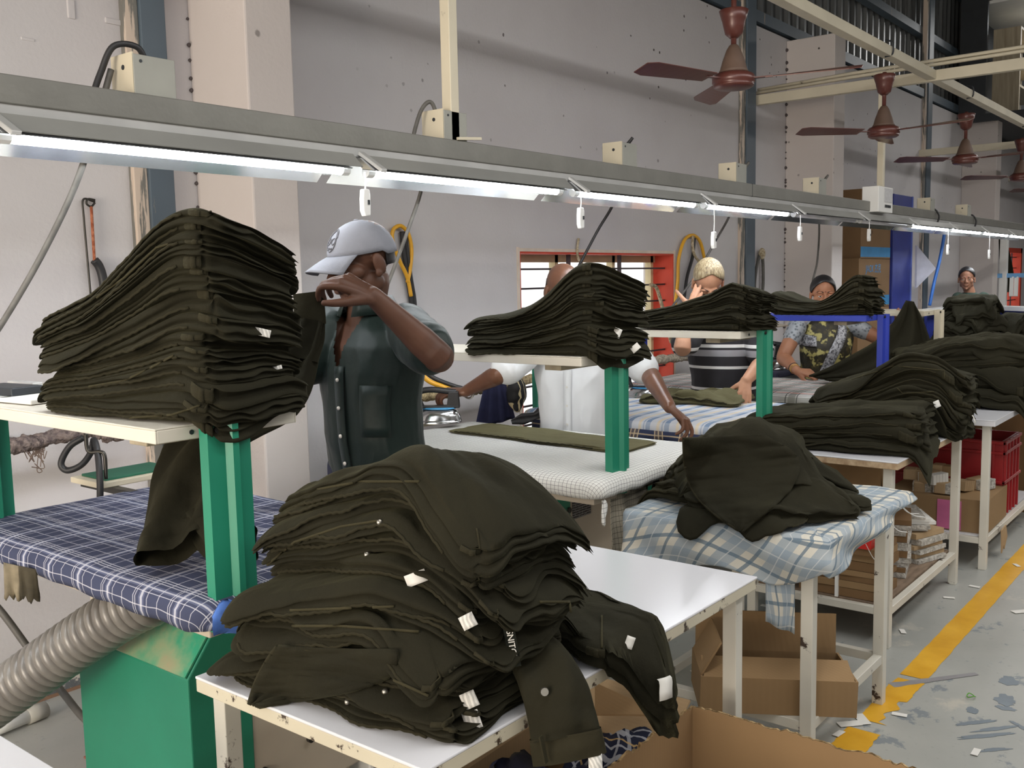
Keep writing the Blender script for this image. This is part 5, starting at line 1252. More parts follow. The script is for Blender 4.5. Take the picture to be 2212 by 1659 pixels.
# the left sleeve is rolled: shorten by adding the bare forearm above, cuff ring
eyes(W, Rm, 1.06, p1)
def strip(path, w, up, mat, name, par, solid=.002, **k):
    g = [[Vector(p)-Vector(up)*w/2, Vector(p)+Vector(up)*w/2] for p in path]; return obj(name, MB().grid(g), mat, par, smooth=True, solid=solid, **k)
# placket with pale buttons, chest pocket, collar
def front_pt(s, z, out=.004, prof=TP, w=1.0, e=.014):
    """point on the shirt front: s = sideways -1..1, z = height"""
    t = (z-pel.z)/(nk.z-pel.z); a = np.interp(t, [p[0] for p in prof], [p[1] for p in prof])*w+e; b = np.interp(t, [p[0] for p in prof], [p[2] for p in prof])*w+e; sh = np.interp(t, [p[0] for p in prof], [p[3] for p in prof])
    c = Vector(pel).lerp(Vector(nk), t); ang = PI/2 - s*PI/2
    return c + fr*sh + sd*(a+out)*math.cos(ang) + fr*(b+out)*math.sin(ang)
zs = np.linspace(pel.z-.02, nk.z-.16, 16)
obj('placket', MB().grid([[front_pt(-.10+.0, z, .007), front_pt(.02, z, .008)] for z in zs]), 'shirt_green', p1, smooth=True, solid=.0025)
for k in range(6):
    z = nk.z-.20-.085*k; p = front_pt(-.04, z, .012); obj('button', MB().tube([p, p+fr*.0035], [.0062, .0058], 12), plain('pearl_button', srgb(220, 214, 204), .2), p1, smooth=True)
obj('pocket', MB().grid([[front_pt(s, z, .008) for s in np.linspace(-.30, -.66, 7)] for z in np.linspace(nk.z-.37, nk.z-.215, 6)]), 'shirt_green', p1, smooth=True, solid=.003)
for q in (-1, 1):
    g = []
    for i in range(9):
        t = i/8; a = PI/2 - q*(.25+2.4*t); c_ = nk + Vector((0, 0, .012-.015*t*0)) + sd*.075*math.cos(a) + fr*(.072*math.sin(a)-.008)
        o_ = sd*math.cos(a)*.03 + fr*math.sin(a)*.03; dn = .062*(1-t*.35)
        g.append([c_ + Vector((0, 0, .022)) - o_*.25, c_ + Vector((0, 0, .035)) , c_ + o_*.8 - Vector((0, 0, dn-.035))])
    obj('collar', MB().grid(g), 'shirt_green', p1, smooth=True, solid=.003)
# cap
def cap(W, Rm, s, par):
    r, f, u = Rm.col[0], Rm.col[1], Rm.col[2]
    g = []; n = 36
    for i in range(10):
        th = (PI/2)*(1-i/9); 
        g.append([W(.0835*math.cos(th)*math.cos(2*PI*k/n)*(1+.006*(k % 6 == 0)), -.010+.105*math.cos(th)*math.sin(2*PI*k/n), .026 + .092*math.sin(th) - .012*(1-math.sin(th))*(math.sin(2*PI*k/n) < -.2)) for k in range(n)])
    c = obj('cap', MB().grid(g, True), 'cap_grey', par, smooth=True, solid=.003)
    b = []
    for i in range(9):
        t = i/8; row = []
        for k in range(15):
            a = (-.5+k/14)*2.0; x = math.sin(a)*(.083+.004*t); y = -.010 + math.cos(a)*.104 + t*.082*math.cos(a*.72); z = .030 - .026*t**1.3 - .028*(math.sin(a)**2)*t - .006*(1-math.cos(a))
            row.append(W(x, y, z))
        b.append(row)
    obj('brim', MB().grid(b), 'cap_grey', c, smooth=True, solid=.004)
    obj('cap_button', MB().lathe([(.0, .004), (.006, .003), (.009, 0), (.008, -.002)], tuple(W(0, -.010, .119)), 12), 'cap_grey', c, smooth=True)
    def dome(a, h, o=.0025):
        th = h; return W((.0835+o)*math.cos(th)*math.sin(a), -.010+(.105+o)*math.cos(th)*math.cos(a), .026+(.092+o)*math.sin(th))
    for q in (-1, 1):
        mb = MB().tube([dome(.14*q+.10*math.cos(t), .52+.10*math.sin(t)) for t in np.linspace(0, 2*PI, 17)], .0016, 5); obj('emblem_line', mb, 'cap_line', c)
    obj('emblem_line', MB().tube(catmull([dome(.26*math.sin(t), .50+.40*math.cos(t)*(1 if math.cos(t) > 0 else .72)) for t in np.linspace(0, 2*PI, 14)], 3), .0016, 5), 'cap_line', c)
    obj('emblem_line', MB().tube([dome(x, .30) for x in np.linspace(-.12, .12, 5)], .0015, 5), 'cap_line', c)
    for x in (-.08, 0, .08): obj('emblem_line', MB().tube([dome(x, .27), dome(x, .33)], .0013, 5), 'cap_line', c)
    obj('emblem_line', MB().tube([dome(-.3, .62), dome(-.2, .85), dome(0, .95), dome(.2, .85), dome(.3, .62)], .002, 5), 'cap_line', c)
    # short hair below the cap
    g = []
    for i in range(6):
        h = .012-.052*i/5
        g.append([W(.0770*math.sin(a)*(1-.05*i/5), -.014-.0965*math.cos(a)*(1-.10*i/5), .015+h+.008) for a in np.linspace(-1.25, 1.25, 17)])
    obj('hair', MB().grid(g), 'hair_black', par, smooth=True, solid=.003)
cap(W, Rm, 1.06, p1)
# ---------------------------------------------------------------- bald man in white
D = 4.5
hc = at(1217, 628, D); nk = at(1240, 706, D+.02); pel = at(1245, 985, D); pel.x = nk.x; pel.y = nk.y
shR = at(1160, 742, D); elR = at(1082, 806, D-.12); wrR = at(1005, 846, D-.02); shL = at(1335, 742, D); elL = at(1400, 806, D-.12); wrL = at(1447, 880, D-.42)
hR = dict(d=at(935, 846, D-.0)-wrR, n=(-.2, -.2, 1), side=1, curl=[(.5, .8, .6), (.55, .8, .6), (.6, .8, .6), (.6, .8, .6)], thumb=(.3, .2), thumb_out=.5, spread=.05)
hL = dict(d=at(1478, 905, D-.44)-wrL, n=(.3, -.6, .7), side=-1, curl=[(.45, .6, .4), (.5, .7, .4), (.7, .7, .4), (.8, .8, .4)], thumb=(.4, .3), thumb_out=.7, spread=.12)
p2, W, Rm, sd, fr = person('bald man in a white shirt reaching across behind the second stack', pel, nk, (-.93, -.36, 0), hc, (-.55, -.72, -.40), (0, 0, 1), 1.03, [(shL, elL, wrL, hL), (shR, elR, wrR, hR)], 'skin2', .0045,
    leg_m='navy_trousers', mat_shirt='shirt_white', sleeve=.85, slv_r=(.076, .070), wr=(.009, (7, 7, 4)), seed=8, w=1.0)
eyes(W, Rm, 1.03, p2)
g = []
for i in range(6):
    h = -.02+.055*i/5
    g.append([W(.0768*math.sin(a)*(1-.02*i/5), -.014-.0965*math.cos(a)*(1-.03*i/5), h) for a in np.linspace(-1.45, 1.45, 19)])
obj('hair', MB().grid(g), plain('stubble_hair', srgb(58, 46, 40), .7), p2, smooth=True, solid=.002)
zs = np.linspace(pel.z-.02, nk.z-.06, 14)
obj('placket', MB().grid([[front_pt(-.06, z, .012), front_pt(.06, z, .012)] for z in zs]), 'shirt_white', p2, smooth=True, solid=.0025)
for k in range(5):
    z = nk.z-.18-.085*k; p = front_pt(0, z, .015); obj('button', MB().tube([p, p+fr*.003], [.0055, .005], 10), 'tag_plain', p2)
mb = MB().tube([wrR + (at(1012, 846, D)-wrR) + Vector((.0, .031*math.cos(a), .031*math.sin(a))) for a in np.linspace(0, 2*PI, 20)], .006, 8)
obj('bracelet', mb, plain('silver_bangle', srgb(206, 204, 200), .25, .8), p2, smooth=True)
# ---------------------------------------------------------------- man in the striped polo
D = 5.45
hc = at(1530, 610, D); nk = at(1560, 672, D+.03); pel = at(1585, 905, D+.02); pel.x = nk.x+.03; pel.y = nk.y
zt_ = lambda y: at(1570, y, D).z
def stripes():
    t = MT('black_striped_jersey', .85); g = t.node('ShaderNodeTexCoord'); sp = t.node('ShaderNodeSeparateXYZ'); t.l.new(g.outputs['Object'], sp.inputs[0]); c = srgb(40, 38, 42)
    z0 = 0
    for a, b, colr in ((742, 749, srgb(226, 224, 222)), (754, 768, srgb(148, 146, 150)), (789, 795, srgb(226, 224, 222)), (836, 842, srgb(226, 224, 222)), (690, 696, srgb(226, 224, 222)), (650, 662, srgb(148, 146, 150)), (880, 886, srgb(226, 224, 222))):
        m = t.math('MULTIPLY', t.math('GREATER_THAN', sp.outputs['Z'], zt_(b)), t.math('LESS_THAN', sp.outputs['Z'], zt_(a))); c = t.mix(m, c, colr)
    t.col(c); t.bump(t.noise(12, 3), .2, .01); return t.m
shR = at(1500, 700, D-.02); elR = at(1474, 752, D-.28); wrR = at(1490, 668, D-.20); shL = at(1628, 700, D); elL = at(1648, 782, D-.16); wrL = at(1612, 822, D-.34)
hR = dict(d=at(1512, 632, D-.15)-wrR, n=(-.7, -.6, .1), side=-1, curl=[(.15, .3, .2), (.15, .3, .2), (.3, .4, .3), (.5, .5, .3)], thumb=(.0, .0), thumb_out=.95, spread=.1)
hL = dict(d=at(1606, 866, D-.40)-wrL, n=(-.6, -.5, .55), side=1, curl=[(.2, .35, .2), (.2, .35, .2), (.25, .4, .2), (.3, .4, .2)], thumb=(.25, .2), thumb_out=.75, spread=.14)
p3, W, Rm, sd, fr = person('fair haired man in a black polo with white stripes rubbing his brow', pel, nk, (-.95, -.30, 0), hc, (-.62, -.45, -.66), (-.4, -.3, .85), 1.05, [(shL, elL, wrL, hL), (shR, elR, wrR, hR)], 'skin3', .005,
    leg_m='navy_trousers', mat_shirt=stripes(), sleeve=.80, slv_r=(.078, .072), wr=(.005, (6, 6, 5)), seed=14, w=1.05, shirt_name='polo_shirt')
eyes(W, Rm, 1.05, p3)
def hair_cap(W, lo, mat, par, front=.06, vol=1.05, seed=1, hang=-.02):
    g = []; n = 40
    for i in range(13):
        th = PI/2 - (PI/2+.62)*i/12; row = []
        for k in range(n):
            a = 2*PI*k/n; fwd_ = math.sin(a)
            lim = math.asin(max(-1, min(1, lo + (front-lo)*max(0, fwd_)**1.0*1.0))) if True else 0
            t2 = max(th, lim); rr_ = vol + .012*noise.noise(Vector((math.cos(a)*6, math.sin(a)*6, i*.25+seed)))
            if t2 > th: rr_ *= .985
            row.append(W(.0765*math.cos(t2)*math.cos(a)*rr_, -.014+.0965*math.cos(t2)*math.sin(a)*rr_, .036+.086*math.sin(t2)*rr_))
        g.append(row)
    return obj('hair', MB().grid(g, True), mat, par, smooth=True, solid=.004)
hair_cap(W, -.45, 'hair_grey', p3, .74, 1.05)
# ---------------------------------------------------------------- woman in the olive sari
D = 6.4
hc = at(1778, 636, D); nk = at(1782, 682, D+.02); pel = at(1795, 880, D+.02); pel.x = nk.x+.02; pel.y = nk.y
TPW = [(-.12, .15, .11, 0), (0, .155, .112, 0), (.22, .135, .10, .005), (.45, .132, .10, .01), (.62, .148, .115, .014), (.76, .158, .10, 0), (.87, .142, .078, -.01), (.95, .085, .058, -.01), (1.0, .052, .05, -.006)]
shR = at(1722, 706, D); elR = at(1692, 772, D-.08); wrR = at(1722, 802, D-.28); shL = at(1842, 704, D); elL = at(1905, 732, D-.05); wrL = at(1940, 700, D-.12)
hR = dict(d=at(1752, 806, D-.32)-wrR, n=(-.5, -.5, .7), side=1, curl=[(.7, .9, .5), (.75, .9, .5), (.8, .9, .5), (.85, .9, .5)], thumb=(.5, .4), thumb_out=.6, sc=.95)
hL = dict(d=at(1958, 662, D-.14)-wrL, n=(-.3, -.2, .9), side=-1, curl=[(1.2, 1.1, .6), (1.25, 1.1, .6), (1.3, 1.1, .6), (1.3, 1.1, .6)], thumb=(.5, .4), thumb_out=.6, sc=.95)
def blouse():
    t = MT('silver_brocade_blouse', .5, .1); t.col(t.ramp(t.voro(46), [(.2, srgb(84, 90, 96)), (.5, srgb(150, 154, 158))])); return t.m
p4, W, Rm, sd, fr = person('woman in an olive and silver sari spreading trousers on the tartan table', pel, nk, (-.93, -.36, 0), hc, (-.86, -.50, -.06), (0, 0, 1), 1.0, [(shL, elL, wrL, hL), (shR, elR, wrR, hR)], 'skin4', .005,
    prof=TPW, mat_shirt=blouse(), sleeve=.42, slv_r=(.062, .056), wr=(.003, (8, 8, 6)), seed=22, shirt_name='blouse', shirt_r=.010)
eyes(W, Rm, 1.0, p4)
hair_cap(W, -.5, 'hair_black', p4, .60, 1.06)
mb = MB(); ball(mb, W(0, -.115, .01), (.04, .032, .042), Rm, 10); obj('hair_bun', mb, 'hair_black', p4, smooth=True)
p = W(0, .0925, .024); obj('bindi', MB().tube([p, p+Rm.col[1]*.002], .0032, 10), plain('maroon_bindi', srgb(90, 20, 30), .5), p4)
def sari():
    t = MT('olive_floral_sari', .6); n = t.voro(26); n2 = t.noise(18, 4); t.col(t.mix(t.ramp(n2, [(.52, (0, 0, 0, 1)), (.58, (1, 1, 1, 1))]), t.ramp(n, [(.2, srgb(62, 54, 26)), (.45, srgb(40, 36, 22))]), srgb(170, 160, 98))); t.bump(t.noise(20, 3, t.co((1, 1, 1))), .5, .02); return t.m
def zari():
    t = MT('silver_sari_border', .45, .2); t.col(t.ramp(t.noise(70, 4, None, .7), [(.42, srgb(70, 70, 74)), (.56, srgb(168, 168, 172))])); return t.m
def front4(s, z, out): return front_pt(s, z, out, TPW, 1.0, .010)
# drape: from the waist at his right up over the left shoulder, pleated
mb = MB(); g = []
for i in range(22):
    t = i/21; z = pel.z-.10 + (nk.z-.03-(pel.z-.10))*t; s0 = .98-.42*t**1.5; s1 = -.98+.12*t
    g.append([front4(s0+(s1-s0)*q/17, z+.04*(q/17)*(1-t), .012+.005*math.sin(q*2.1+t*3)) for q in range(18)])
sa = obj('sari', MB().grid(g), sari(), p4, smooth=True, solid=.004)
g = []
for i in range(22):
    t = i/21; z = pel.z-.06 + (nk.z-.04-(pel.z-.06))*t; s0 = .62-1.0*t; g.append([front4(s0-.36*q/5, z+.012*q, .024) for q in range(6)])
obj('sari_border', MB().grid(g), zari(), sa, smooth=True, solid=.003)
g = []
for i in range(12):
    t = i/11; s0 = .80-.62*t; z = nk.z-.10-.03*t
    g.append([front4(s0, z-.085*q/5*(1-.2*t), .022) for q in range(6)])
obj('sari_border', MB().grid(g), sa.children[0].data.materials[0], sa, smooth=True, solid=.003)
mb = MB(); loft(mb, torso_rings(pel, nk, sd, fr, [(-2.9, .22, .20, 0), (-1.5, .19, .16, 0), (-.5, .17, .13, 0), (.12, .150, .116, 0)]))
obj('sari_skirt', wrinkle(fuse(mb, .015, 2), .008, (12, 12, 2), 5), 'sari_m' if 'sari_m' in M else sa.data.materials[0], p4, smooth=True)
for k, (r_, m_) in enumerate(((.030, 'gold'), (.029, 'gold'), (.031, 'iris'))):
    M.setdefault('gold', plain('gold_bangle', srgb(196, 158, 92), .3, .8)); a0 = (Vector(elR)-Vector(wrR)).normalized(); c_ = Vector(wrR)+a0*(.03+.014*k); x_ = a0.cross(Vector((0, 0, 1))).normalized(); y_ = a0.cross(x_)
    obj('bangle', MB().tube([c_+(x_*math.cos(a)+y_*math.sin(a))*r_ for a in np.linspace(0, 2*PI, 18)], .0035, 6), m_, p4, smooth=True)
# ---------------------------------------------------------------- woman far behind
D = 10.4
hc = at(2088, 602, D); nk = at(2094, 632, D+.03); pel = at(2096, 735, D+.03); pel.x = nk.x; pel.y = nk.y
a1 = [(at(2070, 645, D), at(2062, 690, D-.1), at(2085, 705, D-.3), None), (at(2124, 645, D), at(2134, 690, D-.1), at(2115, 705, D-.3), None)]
p5, W, Rm, sd, fr = person('woman with black hair looking over the dark heaps at the far end', pel, nk, (-.96, -.28, 0), hc, (-.97, -.22, -.05), (0, 0, 1), 1.0, a1, 'skin5', .006, prof=TPW, mat_shirt=plain('dark_green_sari_cloth', srgb(46, 62, 52), .8, 0, .2, 20), sleeve=.7, seed=30, shirt_name='blouse')
eyes(W, Rm, 1.0, p5); hair_cap(W, -.5, 'hair_black', p5, .62, 1.08)
p = W(0, .0925, .024); obj('bindi', MB().tube([p, p+Rm.col[1]*.002], .004, 8), plain('red_bindi', srgb(150, 24, 30), .5), p5)
mb = MB(); loft(mb, torso_rings(pel, nk, sd, fr, [(-3.2, .22, .20, 0), (-1.5, .19, .16, 0), (.1, .160, .12, 0)])); obj('sari_skirt', fuse(mb, .02, 2), plain('dark_green_skirt', srgb(40, 54, 46), .8), p5, smooth=True)
# ================================================================ loose garments, irons and the things along the wall
def cloth_tube(pts, hw, th, sidev, seed, fold=.012, nfold=3, seg=44, k=8, cup=0.0, lean=None):
    """a soft hanging tube of cloth: pts centre line, hw half widths, th half thicknesses, sidev its width direction"""
    P = catmull(pts, k); n = len(pts)-1; g = []
    for i, p in enumerate(P):
        q = i/k; a = float(np.interp(q, range(n+1), hw)); b = float(np.interp(q, range(n+1), th))
        d = (P[min(i+1, len(P)-1)]-P[max(i-1, 0)]).normalized(); s = Vector(sidev); s = (s-d*s.dot(d)).normalized(); f = d.cross(s)
        row = []
        for j in range(seg):
            t = 2*PI*j/seg; x = math.copysign(abs(math.cos(t))**.8, math.cos(t)); y = math.copysign(abs(math.sin(t))**.7, math.sin(t))
            w = fold*(math.sin(x*nfold*2.2 + q*1.3 + seed) + .9*noise.noise(Vector((x*2.2, q*1.1, seed))) - .7*abs(noise.noise(Vector((x*3.0+q*.8, q*1.7, seed+4)))))
            row.append(p + s*(a*x) + f*(b*y + w*(1 if y > 0 else .6)))
        g.append(row)
    return MB().grid(g, True)
right = Vector((.62, -.785, 0))
# trousers in the hand of the capped man, their legs dropping to the navy table
t = thing('held_trousers', 'dark trousers held up by the capped man, legs dropping onto the navy table', 'trousers', tuple(on_z(400, 1180, .886)))
obj('legs', cloth_tube([at(672, 690, 2.66), at(650, 770, 2.66), at(600, 860, 2.60), at(470, 930, 2.50), at(412, 1010, 2.42), at(392, 1090, 2.36), at(390, 1150, 2.31), at(398, 1186, 2.27)], [.035, .05, .07, .085, .088, .085, .10, .112], [.015, .02, .025, .03, .032, .032, .035, .03], right, 3, .017, 2.4), 'olive', t, smooth=True)
obj('fold', cloth_tube([at(420, 1120, 2.34), at(460, 1160, 2.28), at(500, 1168, 2.24), at(540, 1172, 2.2)], [.03, .05, .05, .045], [.02, .028, .028, .02], Vector((0, 0, 1)), 5, .008, 2), 'olive', t, smooth=True)
obj('waistband', cloth_tube([at(664, 632, 2.65), at(668, 660, 2.655), at(670, 700, 2.66)], [.040, .042, .044], [.010, .012, .014], right, 8, .003, 1.2), 'olive_edge', t, smooth=True)
obj('front', cloth_tube([at(668, 690, 2.655), at(664, 730, 2.655), at(652, 775, 2.65)], [.043, .047, .046], [.013, .018, .018], right, 2, .006, 1.5), 'olive', t, smooth=True)
# trousers hanging over the front edge of the nearest white table
t = thing('hanging_trousers', 'dark trousers hanging waistband down over the front edge of the white table', 'trousers', (1.44, 1.0, .6))
obj('legs', cloth_tube([at(1110, 1385, 1.86), at(1160, 1425, 1.80), at(1195, 1480, 1.735), at(1212, 1540, 1.71), at(1222, 1590, 1.70)], [.05, .056, .060, .060, .062], [.02, .024, .022, .018, .017], right, 4, .008, 1.6), 'olive', t, smooth=True)
wb_ = obj('waistband', cloth_tube([at(1221, 1584, 1.70), at(1226, 1612, 1.697), at(1231, 1640, 1.695)], [.0635, .065, .0655], [.018, .018, .015], right, 6, .003, 1.2), 'olive_edge', t, smooth=True)
p = at(1176, 1494, 1.70); obj('button', MB().tube([p, p+Vector((-.003, -.003, .001))], [.008, .007], 12), 'metal', t)
obj('belt_loop', MB().bar(at(1168, 1590, 1.668), at(1180, 1648, 1.668), .011, .003), 'olive_edge', t)
a = at(1285, 1625, 1.69); obj('care_tag', MB().grid([[a+right*x+Vector((0, 0, -z))+Vector((-.01, -.008, 0))*math.sin(z*60) for x in (-.012, 0, .012)] for z in np.linspace(0, .055, 6)]), 'tag', t, smooth=True, solid=.0008, label='white care tag')
obj('brand_tag', MB().cbox(at(1277, 1615, 1.70), (.022, .02, .03)), 'inside', t)
fh2 = Field(1.2, 2.5, .6, 2.0, .60, [(1.05, 2.28, 1.03, 1.66, .781)])
garment(fh2, 1.70, 1.20, math.atan2(-.47, -.16), .50, .21, .058, 811, 2, True, 'folded dark olive trousers lying at the right foot of the large heap', 'large heap on the white table', [(0, .8), (.5, 1), (1, .9)], 0, .006, ((.7, 0),), nu=32, nv=8, droop=.10)
# ---- crumpled heap on the plaid cloth
fc = Field(2.35, 3.9, .7, 2.1, .69, [(2.715, 3.50, 1.005, 1.70, .79)])
rr9 = random.Random(31); NC = 10
for i in range(NC):
    k = i/(NC-1); a = rr9.uniform(0, 6.28) if i < NC-2 else (-2.2, .6)[i-(NC-2)]
    cx = 3.12 + rr9.uniform(-.16, .20)*(1-.3*k); cy = 1.36 + rr9.uniform(-.15, .17)*(1-.3*k)
    if i == NC-2: cx, cy = 2.99, 1.31
    if i == NC-1: cx, cy = 3.12, 1.44
    garment(fc, cx, cy, a, .56+rr9.uniform(-.06, .06)-.1*k, -.0+.40+rr9.uniform(-.05, .05)-.06*k, .025*rr9.uniform(.8, 1.3), 900+i, rr9.choice((1, 2, 2)), i % 2 == 0, ordlab(i, NC, 'the crumpled heap on the plaid cloth'), 'crumpled heap on the plaid cloth', [(0, .7), (.5, 1.1), (1, .7)], 0, .008, nu=30, nv=9, wav=.030, ruck=.026, droop=.055, mx=0, bl=6, loops=False)
# ---- two stacks on the shelf table
f4a = Field(3.6, 5.6, .85, 2.2, .58, [(3.95, 5.07, 1.19, 1.86, .792)])
rr9 = random.Random(41)
for i in range(5):
    garment(f4a, 4.25+rr9.uniform(-.03, .03), 1.52+rr9.uniform(-.03, .03), -PI/2+.25+rr9.uniform(-.15, .15), .74, .44, .032, 1000+i, rr9.choice((1, 2)), i > 1, ordlab(i, 5, 'the low stack on the shelf table'), 'low stack on the shelf table', None, 0, .008, nu=26, nv=8, wav=.024, ruck=.014, droop=.07)
for i in range(7):
    garment(f4a, 4.80+.015*i+rr9.uniform(-.03, .03), 1.50+rr9.uniform(-.03, .03), -PI/2+.15+rr9.uniform(-.14, .14), .70, .42, .038, 1020+i, rr9.choice((1, 2, 2)), True, ordlab(i, 7, 'the tall stack on the shelf table'), 'tall stack on the shelf table', [(0, .6), (.6, 1.15), (1, .95)], 0, .008, tags={2: ((.3, 0),)}.get(i, ()), nu=26, nv=8, wav=.022, ruck=.012, droop=.06)
f5 = Field(4.9, 7.2, .7, 2.3, .60, [(5.32, 6.7, 1.13, 1.86, .793)])
for i in range(7):
    garment(f5, 6.02+rr9.uniform(-.06, .06), 1.46+rr9.uniform(-.06, .06), -PI/2+.3+rr9.uniform(-.4, .4), .84-.03*i, .56, .050, 1040+i, rr9.choice((1, 2)), i % 2 == 1, ordlab(i, 7, 'the heap on the far white table'), 'heap on the far white table', None, 0, .010, nu=24, nv=8, wav=.03, ruck=.02, droop=.08, loops=False)
f6 = Field(9.2, 12.2, 1.4, 3.2, .62, [(9.6, 12.6, 1.7, 2.75, .803)])
for h, (cx, cy, n_, nm) in enumerate(((10.05, 2.38, 8, 'the left heap on the farthest table'), (10.35, 1.98, 5, 'the right heap on the farthest table'))):
    f6 = Field(9.2, 12.2, 1.4, 3.2, .62, [(9.6, 11.1, 1.7, 2.75, .803)])
    for i in range(n_):
        garment(f6, cx+rr9.uniform(-.06, .06), cy+rr9.uniform(-.05, .05), rr9.uniform(0, 6), .62-.03*i, .5-.02*i, .062, 1060+h*20+i, 2, False, ordlab(i, n_, nm), nm[4:], None, 0, .012, nu=16, nv=5, wav=.04, ruck=.03, droop=.08, seam=False, loops=False)
# ---- trousers on the tables
fb = Field(2.2, 5.3, 1.4, 3.5, .80, [(2.6, 3.52, 1.7, 3.1, .886), (3.9, 4.86, 1.86, 3.12, .886), (5.16, 6.04, 1.88, 3.32, .886)])
a = on_z(1018, 925, .89); b = on_z(1385, 968, .89); c_ = (a+b)/2
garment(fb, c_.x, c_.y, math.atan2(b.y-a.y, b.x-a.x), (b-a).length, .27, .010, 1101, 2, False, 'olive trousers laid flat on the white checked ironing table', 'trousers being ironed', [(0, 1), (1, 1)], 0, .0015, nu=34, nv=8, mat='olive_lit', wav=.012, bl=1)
a = on_z(1400, 862, .89); b = on_z(1620, 868, .89); c_ = (a+b)/2
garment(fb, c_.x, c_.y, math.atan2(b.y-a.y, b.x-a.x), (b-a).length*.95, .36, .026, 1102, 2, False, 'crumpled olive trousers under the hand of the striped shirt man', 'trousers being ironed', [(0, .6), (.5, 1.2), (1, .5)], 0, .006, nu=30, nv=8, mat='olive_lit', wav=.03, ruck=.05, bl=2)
# trousers lifted by the woman
t = thing('held_trousers', 'dark trousers lifted by the woman in the sari, spread across the tartan table', 'trousers', tuple(on_z(1800, 812, .886)))
Ld = [(1958, 650, 6.10), (1935, 690, 6.08), (1895, 735, 6.02), (1840, 768, 5.95), (1790, 795, 5.9), (1748, 812, 5.88)]; Rd = [(1974, 652, 6.10), (1996, 700, 6.04), (2010, 760, 5.96), (1985, 800, 5.9), (1900, 822, 5.86), (1795, 822, 5.84)]
Lp = catmull([at(*q) for q in Ld], 5); Rp = catmull([at(*q) for q in Rd], 5); g = []
tv = Vector((-.9, -.43, 0))
for i, (a, b) in enumerate(zip(Lp, Rp)):
    s_ = i/(len(Lp)-1); g.append([a.lerp(b, q/15) + tv*((.045*math.sin(q*.9+s_*2)+.02*math.sin(q*2.3))*min(1, s_*3)*(1-.6*s_)) for q in range(16)])
o = obj('legs', MB().grid(g), 'olive', t, smooth=True, solid=.012)
obj('side_seam', MB().tube([p+tv*.008 for p in Lp], .006, 6), 'olive_edge', t, smooth=True)
# ================================================================ irons
def iron(label, c, ax, s=1.0, body=None, blue=True):
    """c: centre of the sole, ax: towards the nose"""
    ax = Vector(ax).normalized(); sd_ = Vector((-ax.y, ax.x, 0)); t = thing('steam_iron', label, 'iron', c, 'steam irons'); c = Vector(c)
    def ring(z, l0, l1, w): 
        out = []
        for k in range(24):
            a = 2*PI*k/24; x = math.cos(a); y = math.sin(a); x2 = (l1 if x > 0 else l0)*abs(x)**.8*math.copysign(1, x); ww = w*(1-.55*max(0, x)**1.5)
            out.append(c + (ax*x2 + sd_*(ww*y))*s + Vector((0, 0, z*s)))
        return out
    obj('soleplate', MB().grid([ring(0, .09, .135, .058), ring(.012, .09, .135, .058), ring(.013, .08, .12, .05)], True), 'chrome', t, smooth=True)
    obj('hull', MB().grid([ring(.013, .088, .13, .055), ring(.03, .084, .115, .052), ring(.05, .072, .085, .044), ring(.056, .05, .06, .03), ring(.0565, .001, .001, .001)], True), 'chrome', t, smooth=True)
    obj('collar', MB().grid([ring(.056, .068, .075, .038), ring(.062, .068, .075, .038), ring(.0625, .001, .001, .001)], True), 'blue_trim' if blue else 'black_cable', t, smooth=True)
    z = lambda x, h: c + ax*x*s + Vector((0, 0, h*s))
    obj('handle', MB().tube(catmull([z(.07, .062), z(.085, .10), z(.075, .128), z(.03, .135), z(-.03, .128), z(-.07, .122)], 6), .0125*s, 10), 'black_plastic', t, smooth=True)
    m = MB().prism([tuple(z(-.085, .06)+sd_*.018*s), tuple(z(-.03, .06)+sd_*.018*s), tuple(z(-.04, .125)+sd_*.018*s), tuple(z(-.08, .128)+sd_*.018*s)], tuple(-sd_*.036*s)); obj('grip', m, 'black_plastic', t, bevel=.004)
    m = MB().prism([tuple(z(.09, .06)+sd_*.02*s), tuple(z(-.085, .06)+sd_*.02*s), tuple(z(-.08, .07)+sd_*.02*s), tuple(z(.08, .07)+sd_*.02*s)], tuple(-sd_*.04*s)); obj('deck', m, 'black_plastic', t, bevel=.003)
    return t
M['chrome'] = plain('polished_steel', srgb(196, 198, 200), .16, .95, .05); M['black_plastic'] = plain('black_plastic', srgb(34, 34, 36), .42); M['blue_trim'] = plain('blue_trim', srgb(70, 150, 200), .5)
pc = on_z(950, 912, .904); iron('chrome steam iron with black handle under the hand of the bald man', tuple(pc), -right, 1.12)
pc = on_z(1388, 858, .886); iron('small chrome iron behind the forearm of the bald man', tuple(pc), (-.2, 1, 0), .9)
M['bag_black'] = plain('black_rubber_hose_jacket', srgb(40, 42, 44), .6)
# stand with black iron right of the third green post, and its base
p = on_z(1670, 806, .89); st_ = thing('iron_rest', 'dark cushioned iron rest between the third post and the woman', 'iron rest', tuple(p))
obj('tray', MB().cbox(p+Vector((.1, .1, .0)), (.5, .4, .04)), plain('dark_blue_pad', srgb(44, 44, 66), .8), st_, bevel=.012)
iron('black topped steam iron behind the third green post', tuple(p+Vector((.02, .05, .022))), (-.5, .8, 0), 1.35, blue=False)
pb = thing('paper_stack', 'pale papers lying behind the third green post', 'paper', tuple(p+Vector((.22, .1, .02)))); obj('sheet_pack', MB().cbox(p+Vector((.24, .1, .05)), (.12, .2, .055)), 'paper', pb, bevel=.004)
